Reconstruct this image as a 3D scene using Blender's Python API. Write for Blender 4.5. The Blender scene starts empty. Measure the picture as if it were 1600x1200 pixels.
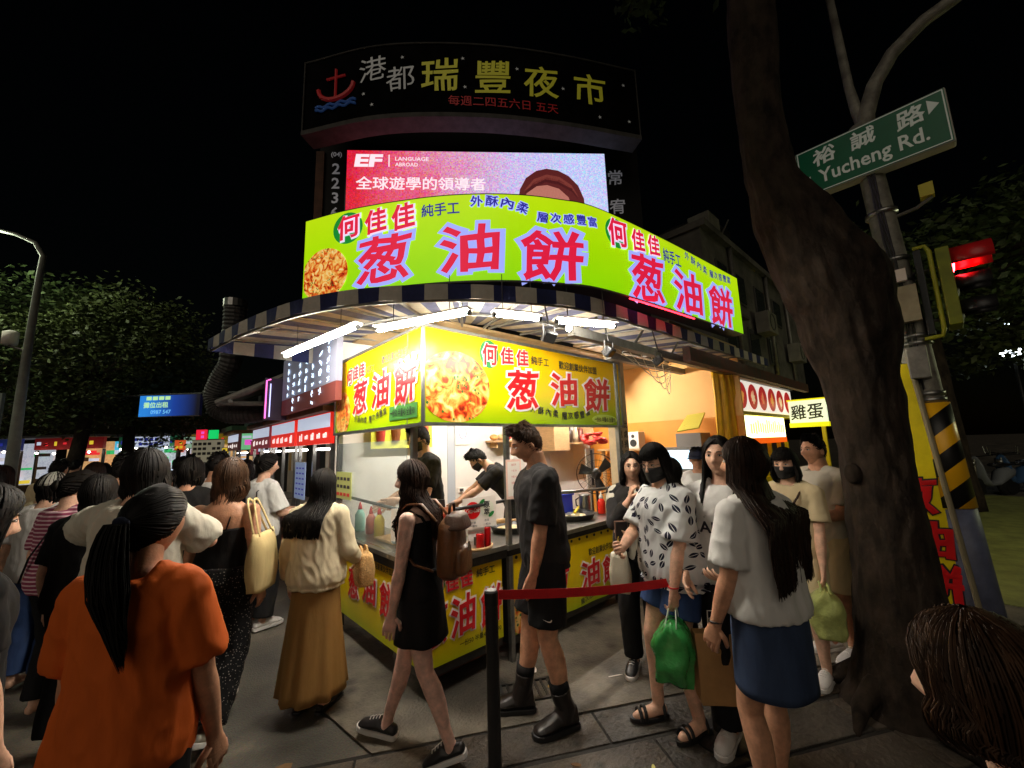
import bpy, bmesh, math, random
import numpy as np
from mathutils import Vector, Matrix, Euler, noise
random.seed(7)
SC = bpy.context.scene
COL = SC.collection
PI = math.pi
R = math.radians

# ---------------------------------------------------------------- camera
cam = bpy.data.cameras.new('camera')
cam.sensor_width = 36.0
cam.lens = 628.0 / 1600.0 * 36.0
cam.clip_start = 0.05
cam.clip_end = 500.0
camo = bpy.data.objects.new('camera', cam)
COL.objects.link(camo)
camo.matrix_world = Matrix(((0.73632, -0.07813, -0.67211, 0.0),
                            (-0.67585, -0.13278, -0.72498, 0.0),
                            (-0.03260, 0.98806, -0.15057, 1.71),
                            (0, 0, 0, 1)))
SC.camera = camo

# ---------------------------------------------------------------- night sky, faint sky-glow sun, exposure
wd = bpy.data.worlds.new('World')
SC.world = wd
wd.use_nodes = True
nt = wd.node_tree
sky = nt.nodes.new('ShaderNodeTexSky')
sky.sky_type = 'NISHITA'
sky.sun_disc = False
sky.sun_elevation = R(4)
sky.sun_rotation = R(200)
bg = nt.nodes['Background']
nt.links.new(sky.outputs[0], bg.inputs['Color'])
bg.inputs['Strength'].default_value = 0.0004
sl = bpy.data.lights.new('sun', 'SUN')
sl.energy = 0.38
sl.angle = R(50)
sl.color = (1.0, 0.86, 0.68)
slo = bpy.data.objects.new('sun', sl)
COL.objects.link(slo)
slo.rotation_euler = Vector((0.76, 0.42, -0.50)).to_track_quat('-Z', 'Y').to_euler()
SC.view_settings.view_transform = 'Standard'
SC.view_settings.look = 'None'
SC.view_settings.exposure = 0.0
SC.view_settings.gamma = 1.0
SC.view_settings.use_curve_mapping = False
SC.cycles.max_bounces = 6
SC.cycles.sample_clamp_indirect = 3.0


# ---------------------------------------------------------------- materials
MATS = {}


def srgb(r, g, b):
    f = lambda c: (c / 255 / 12.92) if c / 255 <= 0.04045 else ((c / 255 + 0.055) / 1.055) ** 2.4
    return (f(r), f(g), f(b), 1.0)


def mat(name, col, rough=0.6, metal=0.0, emit=None, es=1.0, var=0.0, vscale=6.0, bump=0.0, bscale=60.0,
        alpha=1.0, trans=0.0, stretch=None, spec=0.5, coords='Object', wear=None, spots=0.0):
    """Principled material whose colour wanders by `var`, with a fine bump; wear = second colour in blotches."""
    if name in MATS:
        return MATS[name]
    m = bpy.data.materials.new(name)
    m.use_nodes = True
    t = m.node_tree
    b = t.nodes['Principled BSDF']
    c = col if len(col) == 4 else (*col, 1.0)
    b.inputs['Base Color'].default_value = c
    b.inputs['Roughness'].default_value = rough
    b.inputs['Metallic'].default_value = metal
    b.inputs['Specular IOR Level'].default_value = spec
    b.inputs['Alpha'].default_value = alpha
    b.inputs['Transmission Weight'].default_value = trans
    if emit is not None:
        b.inputs['Emission Color'].default_value = emit if len(emit) == 4 else (*emit, 1.0)
        b.inputs['Emission Strength'].default_value = es
    if var or bump or wear:
        tc = t.nodes.new('ShaderNodeTexCoord')
        mp = t.nodes.new('ShaderNodeMapping')
        if stretch:
            mp.inputs['Scale'].default_value = stretch
        t.links.new(tc.outputs[coords], mp.inputs['Vector'])
    if var or wear:
        n = t.nodes.new('ShaderNodeTexNoise')
        n.inputs['Scale'].default_value = vscale
        n.inputs['Detail'].default_value = 6.0
        n.inputs['Roughness'].default_value = 0.65
        t.links.new(mp.outputs[0], n.inputs['Vector'])
        cr = t.nodes.new('ShaderNodeValToRGB')
        cr.color_ramp.elements[0].position = 0.36
        cr.color_ramp.elements[1].position = 0.66
        if wear:
            cr.color_ramp.elements[0].color = c
            cr.color_ramp.elements[1].color = wear if len(wear) == 4 else (*wear, 1.0)
        else:
            cr.color_ramp.elements[0].color = tuple(max(0, v * (1 - var)) for v in c[:3]) + (1,)
            cr.color_ramp.elements[1].color = tuple(min(1, v * (1 + var)) for v in c[:3]) + (1,)
        t.links.new(n.outputs['Fac'], cr.inputs['Fac'])
        t.links.new(cr.outputs['Color'], b.inputs['Base Color'])
    if spots:
        vn = t.nodes.new('ShaderNodeTexVoronoi'); vn.inputs['Scale'].default_value = spots
        geo = t.nodes.new('ShaderNodeNewGeometry')
        t.links.new(geo.outputs['Position'], vn.inputs['Vector'])
        r1 = t.nodes.new('ShaderNodeMapRange'); r1.inputs[1].default_value = 0.06; r1.inputs[2].default_value = 0.30; r1.inputs[3].default_value = 0.35; r1.inputs[4].default_value = 1.0
        t.links.new(vn.outputs['Distance'], r1.inputs[0])
        nb_ = t.nodes.new('ShaderNodeTexNoise'); nb_.inputs['Scale'].default_value = 1.3; nb_.inputs['Detail'].default_value = 8
        t.links.new(geo.outputs['Position'], nb_.inputs['Vector'])
        r2 = t.nodes.new('ShaderNodeMapRange'); r2.inputs[1].default_value = 0.38; r2.inputs[2].default_value = 0.62; r2.inputs[3].default_value = 0.45; r2.inputs[4].default_value = 1.15
        t.links.new(nb_.outputs['Fac'], r2.inputs[0])
        ml_ = t.nodes.new('ShaderNodeMath'); ml_.operation = 'MULTIPLY'
        t.links.new(r1.outputs[0], ml_.inputs[0]); t.links.new(r2.outputs[0], ml_.inputs[1])
        ms = t.nodes.new('ShaderNodeMix'); ms.data_type = 'RGBA'; ms.blend_type = 'MULTIPLY'; ms.inputs[0].default_value = 1.0
        src_ = b.inputs['Base Color'].links[0].from_socket if b.inputs['Base Color'].links else None
        if src_: t.links.new(src_, ms.inputs[6])
        else: ms.inputs[6].default_value = c
        t.links.new(ml_.outputs[0], ms.inputs[7]); t.links.new(ms.outputs[2], b.inputs['Base Color'])
    if bump:
        n2 = t.nodes.new('ShaderNodeTexNoise')
        n2.inputs['Scale'].default_value = bscale
        n2.inputs['Detail'].default_value = 5.0
        t.links.new(mp.outputs[0], n2.inputs['Vector'])
        bp = t.nodes.new('ShaderNodeBump')
        bp.inputs['Strength'].default_value = bump
        bp.inputs['Distance'].default_value = 0.02
        t.links.new(n2.outputs['Fac'], bp.inputs['Height'])
        t.links.new(bp.outputs[0], b.inputs['Normal'])
    if emit is not None and es < 1.25:
        m.cycles.emission_sampling = 'NONE'
    MATS[name] = m
    return m


# ---------------------------------------------------------------- mesh collector
class MB:
    def __init__(self):
        self.v, self.f = [], []

    def add(self, vs, fs):
        o = len(self.v)
        self.v += [tuple(p) for p in vs]
        self.f += [tuple(i + o for i in f) for f in fs]
        return self

    def box(self, c, s, rz=0.0, m=None):
        hx, hy, hz = s[0] / 2, s[1] / 2, s[2] / 2
        ca, sa = math.cos(rz), math.sin(rz)
        vs = []
        for z in (-hz, hz):
            for x, y in ((-hx, -hy), (hx, -hy), (hx, hy), (-hx, hy)):
                p = Vector((x * ca - y * sa, x * sa + y * ca, z))
                if m:
                    p = m @ p
                vs.append(p + Vector(c))
        return self.add(vs, [(3, 2, 1, 0), (4, 5, 6, 7), (0, 1, 5, 4), (1, 2, 6, 5), (2, 3, 7, 6), (3, 0, 4, 7)])

    def span(self, a, b):
        return self.box([(a[i] + b[i]) / 2 for i in range(3)], [abs(b[i] - a[i]) for i in range(3)])

    def rings(self, rings, closed=True, caps=True):
        n = len(rings[0])
        o = len(self.v)
        for r in rings:
            self.v += [tuple(p) for p in r]
        for i in range(len(rings) - 1):
            for j in range(n if closed else n - 1):
                k = (j + 1) % n
                self.f.append((o + i * n + j, o + i * n + k, o + (i + 1) * n + k, o + (i + 1) * n + j))
        if caps:
            self.f.append(tuple(o + j for j in range(n))[::-1])
            e = o + (len(rings) - 1) * n
            self.f.append(tuple(e + j for j in range(n)))
        return self

    def tube(self, pts, rad, n=8, flat=1.0, up=None, caps=True):
        pts = [Vector(p) for p in pts]
        if not isinstance(rad, (list, tuple)):
            rad = [rad] * len(pts)
        rs = []
        prev = None
        for i, p in enumerate(pts):
            d = (pts[min(i + 1, len(pts) - 1)] - pts[max(i - 1, 0)])
            d = d.normalized() if d.length > 1e-9 else Vector((0, 0, 1))
            if prev is None:
                h = Vector(up) if up else (Vector((0, 0, 1)) if abs(d.z) < 0.9 else Vector((0, 1, 0)))
                u = (h - d * h.dot(d)).normalized()
            else:
                u = (prev - d * prev.dot(d))
                u = u.normalized() if u.length > 1e-6 else prev
            prev = u
            w = d.cross(u)
            rs.append([p + (w * math.cos(2 * PI * k / n) + u * math.sin(2 * PI * k / n) * flat) * rad[i] for k in range(n)])
        return self.rings(rs, True, caps)

    def lathe(self, c, prof, n=16, ax=None):
        rs = []
        M = Vector((0, 0, 1)).rotation_difference(Vector(ax)).to_matrix() if ax else None
        for r, z in prof:
            ring = [Vector((r * math.cos(2 * PI * k / n), r * math.sin(2 * PI * k / n), z)) for k in range(n)]
            rs.append([(M @ p if M else p) + Vector(c) for p in ring])
        return self.rings(rs)

    def ball(self, c, r, nu=12, nv=8, m=None):
        if not isinstance(r, (list, tuple)):
            r = (r, r, r)
        rs = []
        for i in range(nv + 1):
            a = PI * (0.02 + 0.96 * i / nv)
            rs.append([(m @ Vector((r[0] * math.sin(a) * math.cos(2 * PI * k / nu), r[1] * math.sin(a) * math.sin(2 * PI * k / nu), -r[2] * math.cos(a))) if m else
                        Vector((r[0] * math.sin(a) * math.cos(2 * PI * k / nu), r[1] * math.sin(a) * math.sin(2 * PI * k / nu), -r[2] * math.cos(a)))) + Vector(c) for k in range(nu)])
        return self.rings(rs)

    def quad(self, a, b, c, d):
        return self.add([a, b, c, d], [(0, 1, 2, 3)])

    def slab(self, corners, thick):
        """flat polygon given by its front corners, with real thickness behind it"""
        vs = [Vector(p) for p in corners]
        nrm = (vs[1] - vs[0]).cross(vs[2] - vs[0]).normalized()
        n = len(vs)
        bk = [p - nrm * thick for p in vs]
        fs = [tuple(range(n)), tuple(range(2 * n - 1, n - 1, -1))]
        for i in range(n):
            j = (i + 1) % n
            fs.append((i, i + n, j + n, j))
        return self.add(vs + bk, fs)

    def mesh(self, name, off=None):
        me = bpy.data.meshes.new(name)
        vs = self.v if off is None else [(p[0] - off[0], p[1] - off[1], p[2] - off[2]) for p in self.v]
        me.from_pydata(vs, [], self.f)
        me.validate()
        bm = bmesh.new()
        bm.from_mesh(me)
        bmesh.ops.recalc_face_normals(bm, faces=bm.faces)
        bm.to_mesh(me)
        bm.free()
        return me

    def build(self, name, m, parent=None, smooth=False, bevel=0.0, local=False):
        """one mesh object; vertices are given in world space unless local"""
        off = None
        if parent is not None and not local:
            off = parent.location if parent.parent is None else parent['_at']
        me = self.mesh(name, off)
        o = bpy.data.objects.new(name, me)
        COL.objects.link(o)
        if m:
            me.materials.append(m)
        if parent is not None:
            o.parent = parent
        o['_at'] = list(off) if off is not None else [0.0, 0.0, 0.0]
        if smooth:
            me.polygons.foreach_set('use_smooth', [True] * len(me.polygons))
            me.update()
        if bevel:
            bv = o.modifiers.new('bevel', 'BEVEL')
            bv.width = bevel
            bv.segments = 2
            bv.limit_method = 'ANGLE'
        return o


def tag(o, label, cat, group=None):
    o['label'] = label
    o['category'] = cat
    if group:
        o['group'] = group
    return o


def thing(name, label, cat, loc=(0, 0, 0), rz=0.0, group=None):
    o = bpy.data.objects.new(name, None)
    COL.objects.link(o)
    o.empty_display_size = 0.1
    o.location = loc
    o.rotation_euler = (0, 0, rz)
    return tag(o, label, cat, group)


def one(mb, name, m, label, cat, group=None, smooth=False, bevel=0.0):
    """a thing that is a single mesh: origin moved to its base centre"""
    xs = [p[0] for p in mb.v]; ys = [p[1] for p in mb.v]; zs = [p[2] for p in mb.v]
    c = Vector(((min(xs) + max(xs)) / 2, (min(ys) + max(ys)) / 2, min(zs)))
    me = mb.mesh(name, c)
    o = bpy.data.objects.new(name, me)
    COL.objects.link(o)
    o.location = c
    me.materials.append(m)
    if smooth:
        me.polygons.foreach_set('use_smooth', [True] * len(me.polygons))
    if bevel:
        bv = o.modifiers.new('bevel', 'BEVEL'); bv.width = bevel; bv.segments = 2; bv.limit_method = 'ANGLE'
    return tag(o, label, cat, group)


def structure(o):
    o['kind'] = 'structure'
    return o


# ---------------------------------------------------------------- lettering
TXT = {}


def glyphs(s, bold=0.0):
    """outline mesh of a string, height about 1, centred on x, baseline-centred on y"""
    k = (s, bold)
    if k in TXT:
        return TXT[k]
    cu = bpy.data.curves.new('lettering', 'FONT')
    cu.body = s
    cu.size = 1.0
    cu.resolution_u = 2
    cu.bevel_depth = bold
    cu.bevel_resolution = 0
    cu.fill_mode = 'FRONT' if bold == 0 else 'BOTH'
    ob = bpy.data.objects.new('lettering', cu)
    COL.objects.link(ob)
    dg = bpy.context.evaluated_depsgraph_get()
    dg.update()
    me = bpy.data.meshes.new_from_object(ob.evaluated_get(dg))
    vs = [Vector(v.co) for v in me.vertices]
    fs = [tuple(p.vertices) for p in me.polygons]
    bpy.data.objects.remove(ob)
    bpy.data.meshes.remove(me)
    bpy.data.curves.remove(cu)
    if vs:
        x0 = min(v.x for v in vs); x1 = max(v.x for v in vs)
        y0 = min(v.y for v in vs); y1 = max(v.y for v in vs)
        vs = [(v.x - (x0 + x1) / 2, v.y - (y0 + y1) / 2, v.z) for v in vs]
    else:
        x0 = x1 = y0 = y1 = 0
    TXT[k] = (vs, fs, x1 - x0, y1 - y0)
    return TXT[k]


def write(mb, s, o, ux, uy, size, bold=0.02, width=None, rot=0.0, shear=0.0, fn=None, h=None):
    """lay string s round the point o in the plane (ux, uy); fn bends the flat (a, b) coordinates instead"""
    vs, fs, w, hh = glyphs(s, bold)
    if not vs:
        return mb
    sy = (h / hh) if h else size
    sx = (width / w) if width else sy
    ca, sa = math.cos(rot), math.sin(rot)
    out = []
    brush = len(s) == 1 and ord(s) > 0x3000 and hh * sy > 0.14
    for a, b, c in vs:
        if brush:
            q_ = Vector((a * 3.1, b * 3.1, ord(s) * 0.37))
            a, b = a + 0.035 * noise.noise(q_) + 0.04 * b, b + 0.035 * noise.noise(q_ + Vector((9, 4, 2))) + 0.07 * a
        c *= sy * 0.12
        a, b = a * sx + b * sy * shear, b * sy
        a, b = a * ca - b * sa, a * sa + b * ca
        out.append(fn(a, b) + Vector((0, 0, c)) if fn else Vector(o) + Vector(ux) * a + Vector(uy) * b + Vector(ux).cross(Vector(uy)) * c)
    return mb.add(out, fs)


def flat_build(mb, name, m, parent):
    """lettering keeps the winding it was written with"""
    off = parent.location if parent.parent is None else parent['_at']
    me = bpy.data.meshes.new(name)
    me.from_pydata([(p[0] - off[0], p[1] - off[1], p[2] - off[2]) for p in mb.v], [], mb.f)
    me.validate()
    o = bpy.data.objects.new(name, me)
    COL.objects.link(o)
    me.materials.append(m)
    o.parent = parent
    o['_at'] = list(off)
    return o
# ---------------------------------------------------------------- people
SKIN = {
    'light': mat('skin_light', srgb(226, 178, 150), 0.5, var=0.20, vscale=18, bump=0.12, bscale=110),
    'mid': mat('skin_mid', srgb(205, 150, 118), 0.5, var=0.20, vscale=18, bump=0.12, bscale=110),
    'pale': mat('skin_pale', srgb(228, 184, 166), 0.5, var=0.22, vscale=18, bump=0.12, bscale=110),
}
LIPS = mat('lips', srgb(178, 92, 86), 0.4)
EYEW = mat('eye_white', srgb(225, 220, 215), 0.25)
EYED = mat('eye_dark', srgb(26, 16, 12), 0.15)
BROW = mat('eyebrow_hair', srgb(30, 22, 18), 0.8)
HAIR = {
    'black': mat('hair_black', (0.006, 0.005, 0.0045), 0.60, var=0.6, vscale=40, stretch=(1, 1, 0.1), spec=0.15),
    'brown': mat('hair_brown', (0.045, 0.022, 0.011), 0.52, var=0.6, vscale=40, stretch=(1, 1, 0.1), spec=0.15),
    'darkbrown': mat('hair_dark_brown', (0.022, 0.011, 0.007), 0.52, var=0.6, vscale=40, stretch=(1, 1, 0.1), spec=0.15),
}


def cloth(name, col, rough=0.85, var=0.12, vs=5.0, bump=0.6, bs=9.0):
    return mat(name, col, rough, var=var, vscale=vs, bump=bump, bscale=bs, spec=0.2, stretch=(1, 1, 0.3))


def remesh(mb, voxel, smooth=3, fold=0.0, fscale=9.0, seed=0, fz=0.42, keep=None):
    """union of the collected solids as one continuous skin"""
    me = mb.mesh('tmp')
    ob = bpy.data.objects.new('tmp', me)
    COL.objects.link(ob)
    rm = ob.modifiers.new('r', 'REMESH'); rm.mode = 'VOXEL'; rm.voxel_size = voxel
    sm = ob.modifiers.new('s', 'SMOOTH'); sm.factor = 0.5; sm.iterations = smooth
    dg = bpy.context.evaluated_depsgraph_get(); dg.update()
    m2 = bpy.data.meshes.new_from_object(ob.evaluated_get(dg))
    bpy.data.objects.remove(ob); bpy.data.meshes.remove(me)
    if fold:
        n = len(m2.vertices)
        co = np.empty(n * 3, dtype=np.float32); m2.vertices.foreach_get('co', co); co = co.reshape(-1, 3)
        nm = np.empty(n * 3, dtype=np.float32); m2.vertex_normals.foreach_get('vector', nm); nm = nm.reshape(-1, 3)
        d = np.empty(n, dtype=np.float32)
        for i in range(n):
            p = Vector((co[i][0] * fscale, co[i][1] * fscale, co[i][2] * fscale * fz + seed))
            q = Vector((p.x, p.y, p.z * 1.6 + p.x * 0.8))
            d[i] = 0.9 * (0.45 - abs(noise.noise(p * 0.8))) + 0.9 * (0.35 - abs(noise.noise(q * 2.0 + Vector((5, 1, 2)))) ** 0.8) + 0.12 * noise.noise(q * 4.5)
        co += nm * (fold * d)[:, None]
        m2.vertices.foreach_set('co', co.ravel())
    m2.polygons.foreach_set('use_smooth', [True] * len(m2.polygons))
    m2.update()
    return m2


def ik(a, t, l1, l2, hint):
    """two-bone chain: middle joint and clamped end"""
    a, t = Vector(a), Vector(t)
    d = t - a
    L = min(d.length, (l1 + l2) * 0.9995)
    d = d.normalized()
    t = a + d * L
    x = (l1 * l1 - l2 * l2 + L * L) / (2 * L)
    h = math.sqrt(max(l1 * l1 - x * x, 0))
    hv = Vector(hint); hv = hv - d * hv.dot(d)
    hv = hv.normalized() if hv.length > 1e-6 else Vector((0, 1, 0))
    return a + d * x + hv * h, t


def ell(c, ax, ay, hw, hd, n=18, p=2.3):
    out = []
    for k in range(n):
        a = 2 * PI * k / n
        ca, sa = math.cos(a), math.sin(a)
        out.append(c + ax * (hw * math.copysign(abs(ca) ** (2 / p), ca)) + ay * (hd * math.copysign(abs(sa) ** (2 / p), sa)))
    return out


def head_mesh(male=False):
    """head with brow, eye sockets, nose, lips, chin; +y is the face, origin at the skull centre"""
    nu, nv = 56, 44
    g = lambda x, s: math.exp(-x * x / (2 * s * s))
    vs, fs, lips = [], [], []
    for i in range(nv + 1):
        th = PI * (0.012 + 0.976 * i / nv)
        for k in range(nu):
            a = 2 * PI * k / nu
            x = math.sin(th) * math.sin(a); y = math.sin(th) * math.cos(a); z = math.cos(th)
            wx, wy, wz = 0.073, 0.094, 0.117
            low = max(0.0, -z)
            fr = max(0.0, y)
            sx = 1 - (0.30 if not male else 0.22) * low ** 1.3
            sy = 1.0 if y > 0 else 1 - 0.42 * low ** 1.2
            if y > 0:
                sy = 1 - 0.10 * low
            px, py, pz = x * wx * sx, y * wy * sy, z * wz
            if y > 0.15:
                f = min(1.0, (y - 0.15) / 0.35)
                flat = -0.010 * f * g(px, 0.06)
                nose = 0.024 * g(px, 0.0085 + 0.004 * max(0, min(1, (0.012 - pz) / 0.04))) * (g(pz + 0.024, 0.012) + 0.55 * g(pz + 0.004, 0.016) + 0.25 * g(pz - 0.016, 0.012))
                nose += 0.007 * (g(px - 0.012, 0.006) + g(px + 0.012, 0.006)) * g(pz + 0.029, 0.007)
                sock = -0.010 * (g(px - 0.030, 0.013) + g(px + 0.030, 0.013)) * g(pz - 0.012, 0.010)
                brow = 0.005 * g(abs(px) - 0.028, 0.022) * g(pz - 0.032, 0.008) * (1.5 if male else 1.0)
                cheek = 0.005 * (g(px - 0.042, 0.016) + g(px + 0.042, 0.016)) * g(pz + 0.018, 0.018)
                lip = 0.008 * g(px, 0.017) * (g(pz + 0.052, 0.005) + g(pz + 0.063, 0.006))
                mid = -0.003 * g(px, 0.02) * g(pz + 0.0575, 0.003)
                under = -0.005 * g(px, 0.02) * g(pz + 0.076, 0.007)
                chin = 0.009 * g(px, 0.02) * g(pz + 0.096, 0.013)
                py += f * (flat + nose + sock + brow + cheek + lip + mid + under + chin) + 0.006 * f
            vs.append((px, py, pz))
    for i in range(nv):
        for k in range(nu):
            j = (k + 1) % nu
            f = (i * nu + k, (i + 1) * nu + k, (i + 1) * nu + j, i * nu + j)
            fs.append(f)
            c = [sum(vs[q][e] for q in f) / 4 for e in range(3)]
            lips.append(c[1] > 0.06 and abs(c[0]) < 0.024 * (1 - ((c[2] + 0.058) / 0.016) ** 2) and abs(c[2] + 0.058) < 0.013)
    fs.append(tuple(range(nu))); lips.append(False)
    fs.append(tuple(nv * nu + k for k in range(nu))[::-1]); lips.append(False)
    return vs, fs, lips


HEADS = {m: head_mesh(m) for m in (False, True)}


def skull(az, pol, off):
    """point just off the skull; az 0 = face, +90 = right side, pol 0 = crown"""
    a, p = R(az), R(pol)
    s = Vector((math.sin(p) * math.sin(a) * (0.073 + off), math.sin(p) * math.cos(a) * (0.095 + off), math.cos(p) * (0.117 + off)))
    if s.y < 0 and s.z < 0:
        s.y *= 1 - 0.25 * min(1, -s.z / 0.117)
    return s


def hairline(az):
    a = abs(((az + 180) % 360) - 180)
    if a < 40: return 48
    if a < 75: return 48 + (a - 40) / 35 * 34
    if a < 100: return 82 + (a - 75) / 25 * 26
    return 108 + min(1, (a - 100) / 60) * 16


def make_hair(style, rng, detail=1.0):
    """hair as overlapping tapered locks on a cap, in head space"""
    mb = MB()
    ln = style.get('len', 0.2)
    kind = style['kind']
    vol = style.get('vol', 0.012)
    # cap that follows the hairline
    nu, nv = 28, 8
    rows = []
    for i in range(nv + 1):
        row = []
        for k in range(nu):
            az = -180 + 360 * k / nu
            pl = hairline(az) * (0.02 + 0.98 * i / nv)
            if kind == 'short':
                pl *= 0.97
            o = vol * (0.75 if i < nv else -0.3) * (1 + 0.25 * noise.noise(Vector((az * 0.05, i * 0.7, 3))))
            row.append(skull(az, pl, o))
        rows.append(row)
    mb.rings(rows)
    fine_ = detail >= 0.95
    n = int(style.get('n', 340) * detail * (1.9 if fine_ else 1.2))
    wide = style.get('w', 0.0085) / max(0.35, detail) ** 0.5 * (0.60 if fine_ else 0.85)
    NS = 3
    part = style.get('part', 0.0)
    for i in range(n):
        az = rng.uniform(-180, 180)
        a0 = abs(az)
        hl = hairline(az)
        lay = rng.uniform(0.2, 1.0) * vol
        wob = rng.uniform(0, 6.28)
        jx = rng.uniform(-1, 1) * style.get('fan', 0.0)
        pts = []
        if kind == 'short':
            p0 = rng.uniform(2, hl)
            top = max(0.0, 1 - p0 / 85.0)
            L = style.get('len', 0.04) * (0.35 + 0.65 * top) * rng.uniform(0.7, 1.2) * (0.35 if p0 > 66 else 1.0)
            for j in range(4):
                t = j / 3
                q = skull(az + 10 * t, min(p0 + math.degrees(L * t / 0.1) * 0.8, hl + (2 if a0 < 80 else 6)), 0.003 + lay * 0.7 + t * L * (0.15 + 0.35 * top))
                q.y += t * L * 0.35 * top; q.z += t * L * 0.3 * top
                pts.append(q)
            w = wide * 0.8
            mb.tube(pts, [w, w, w * 0.8, w * 0.2], NS, caps=False)
            continue
        bangs = style.get('bangs', False)
        front = a0 < 62
        p0 = rng.uniform(2, 40) if rng.random() < 0.5 else rng.uniform(5, hl * 0.9)
        tied = kind in ('pony', 'bun')
        steps = 6
        if front and bangs and p0 < 50:
            for j in range(5):
                t = j / 4
                pts.append(skull(az * (1 - 0.12 * t), p0 + (66 + rng.uniform(-3, 5) - p0) * t, 0.002 + lay + 0.004 * math.sin(PI * t)))
            mb.tube(pts, [wide, wide, wide, wide * 0.8, wide * 0.25], NS, caps=False)
            continue
        tgt_az = az
        endp = max(hl, 92) if not tied else hl
        if front:
            sgn = 1 if az > part else -1
            tgt_az = sgn * rng.uniform(72, 98)
            endp = 98
        for j in range(steps):
            t = j / (steps - 1)
            if tied:
                # swept back to the tie point
                k2 = t
                src = skull(az, hl * rng.uniform(0.96, 1.0) if j == 0 else hl, 0.001 + lay)
                tie = Vector(style.get('tie', (0, -0.112, 0.0)))
                q = src.lerp(tie, k2)
                dn = Vector((q.x / (0.073 + lay), q.y / (0.095 + lay), q.z / (0.117 + lay)))
                if dn.length < 1.03 and t < 0.95:
                    dn = dn.normalized() * 1.04
                    q = Vector((dn.x * (0.073 + lay), dn.y * (0.095 + lay), dn.z * (0.117 + lay)))
                pts.append(q)
            else:
                e = t ** (0.75 if front else 1.0)
                pts.append(skull(az + (tgt_az - az) * e, p0 + (endp - p0) * t, 0.002 + lay))
        if not tied:
            last = pts[-1]
            L = ln * rng.uniform(0.88, 1.06) + last.z
            if L > 0.01:
                m = 6 if ln > 0.2 else 4
                back = abs(tgt_az) > 105
                for j in range(1, m + 1):
                    t = j / m
                    z = last.z - L * t
                    x = last.x * (1 + style.get('flare', 0.12) * math.sin(PI * min(1, t * 1.1)))
                    y = last.y
                    if z < -0.13:
                        k3 = min(1, (-0.13 - z) / 0.10)
                        if style.get('front') and not back and rng.random() < 1.0:
                            y = y + (0.105 - y) * k3 * 0.9
                            x = math.copysign(max(abs(x), 0.085), x)
                        else:
                            y = y + (style.get('back', -0.135) - y) * k3
                            x = x * (1 + style.get('spread', 0.25) * k3) + jx * k3
                    if kind == 'bob' and t > 0.6:
                        x *= 1 - 0.18 * (t - 0.6) / 0.4
                    amp = style.get('wave', 0.004)
                    x += amp * math.sin(wob + z * 28); y += amp * math.cos(wob * 1.3 + z * 24)
                    pts.append(Vector((x, y, z)))
        if rng.random() < 0.05 and not tied:
            pts = [p + Vector((rng.uniform(-1, 1), rng.uniform(-1, 1), rng.uniform(-0.3, 0.6))) * 0.010 * k / len(pts) for k, p in enumerate(pts)]
        r = [wide * (0.8 + 0.4 * math.sin(PI * min(1, q / len(pts) + 0.25))) for q in range(len(pts))]
        r[-1] = wide * 0.2
        if not tied:
            r[-2] = wide * 0.7
        mb.tube(pts, r, NS, caps=False)
    if kind in ('pony', 'bun'):
        tie = Vector(style.get('tie', (0, -0.112, 0.0)))
        for i in range(int(230 * max(0.5, detail))):
            a = rng.uniform(0, 2 * PI); rr = rng.uniform(0, 1) ** 0.5
            pts = []
            if kind == 'bun':
                for j in range(7):
                    t = j / 6
                    b = a + t * 3.5
                    pts.append(tie + Vector((0.036 * math.cos(b) * rr, -0.02 - 0.02 * (1 - rr), 0.036 * math.sin(b) * rr)))
                mb.tube(pts, 0.011, NS, caps=False)
                continue
            fat = style.get('fat', 0.036)
            lrnd = rng.uniform(0.80, 1.03)
            sway = style.get('sway', 0.0)
            for j in range(10):
                t = j / 9
                prof = fat * (0.45 + 0.9 * math.sin(PI * min(1, t * 0.75 + 0.12))) * (1 - 0.75 * max(0, t - 0.55) / 0.45)
                c = tie + Vector((sway * t * t, -0.022 - 0.028 * math.sin(PI * min(1, t * 1.6) * 0.5) + 0.01 * t, 0.012 * math.sin(PI * min(1, t * 3)) - ln * t * lrnd))
                pts.append(c + Vector((math.cos(a) * prof * rr, math.sin(a) * prof * rr * 0.6, 0)))
            mb.tube(pts, [wide * 0.9] * 8 + [wide * 0.6, wide * 0.15], NS, caps=False)
    return mb


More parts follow.
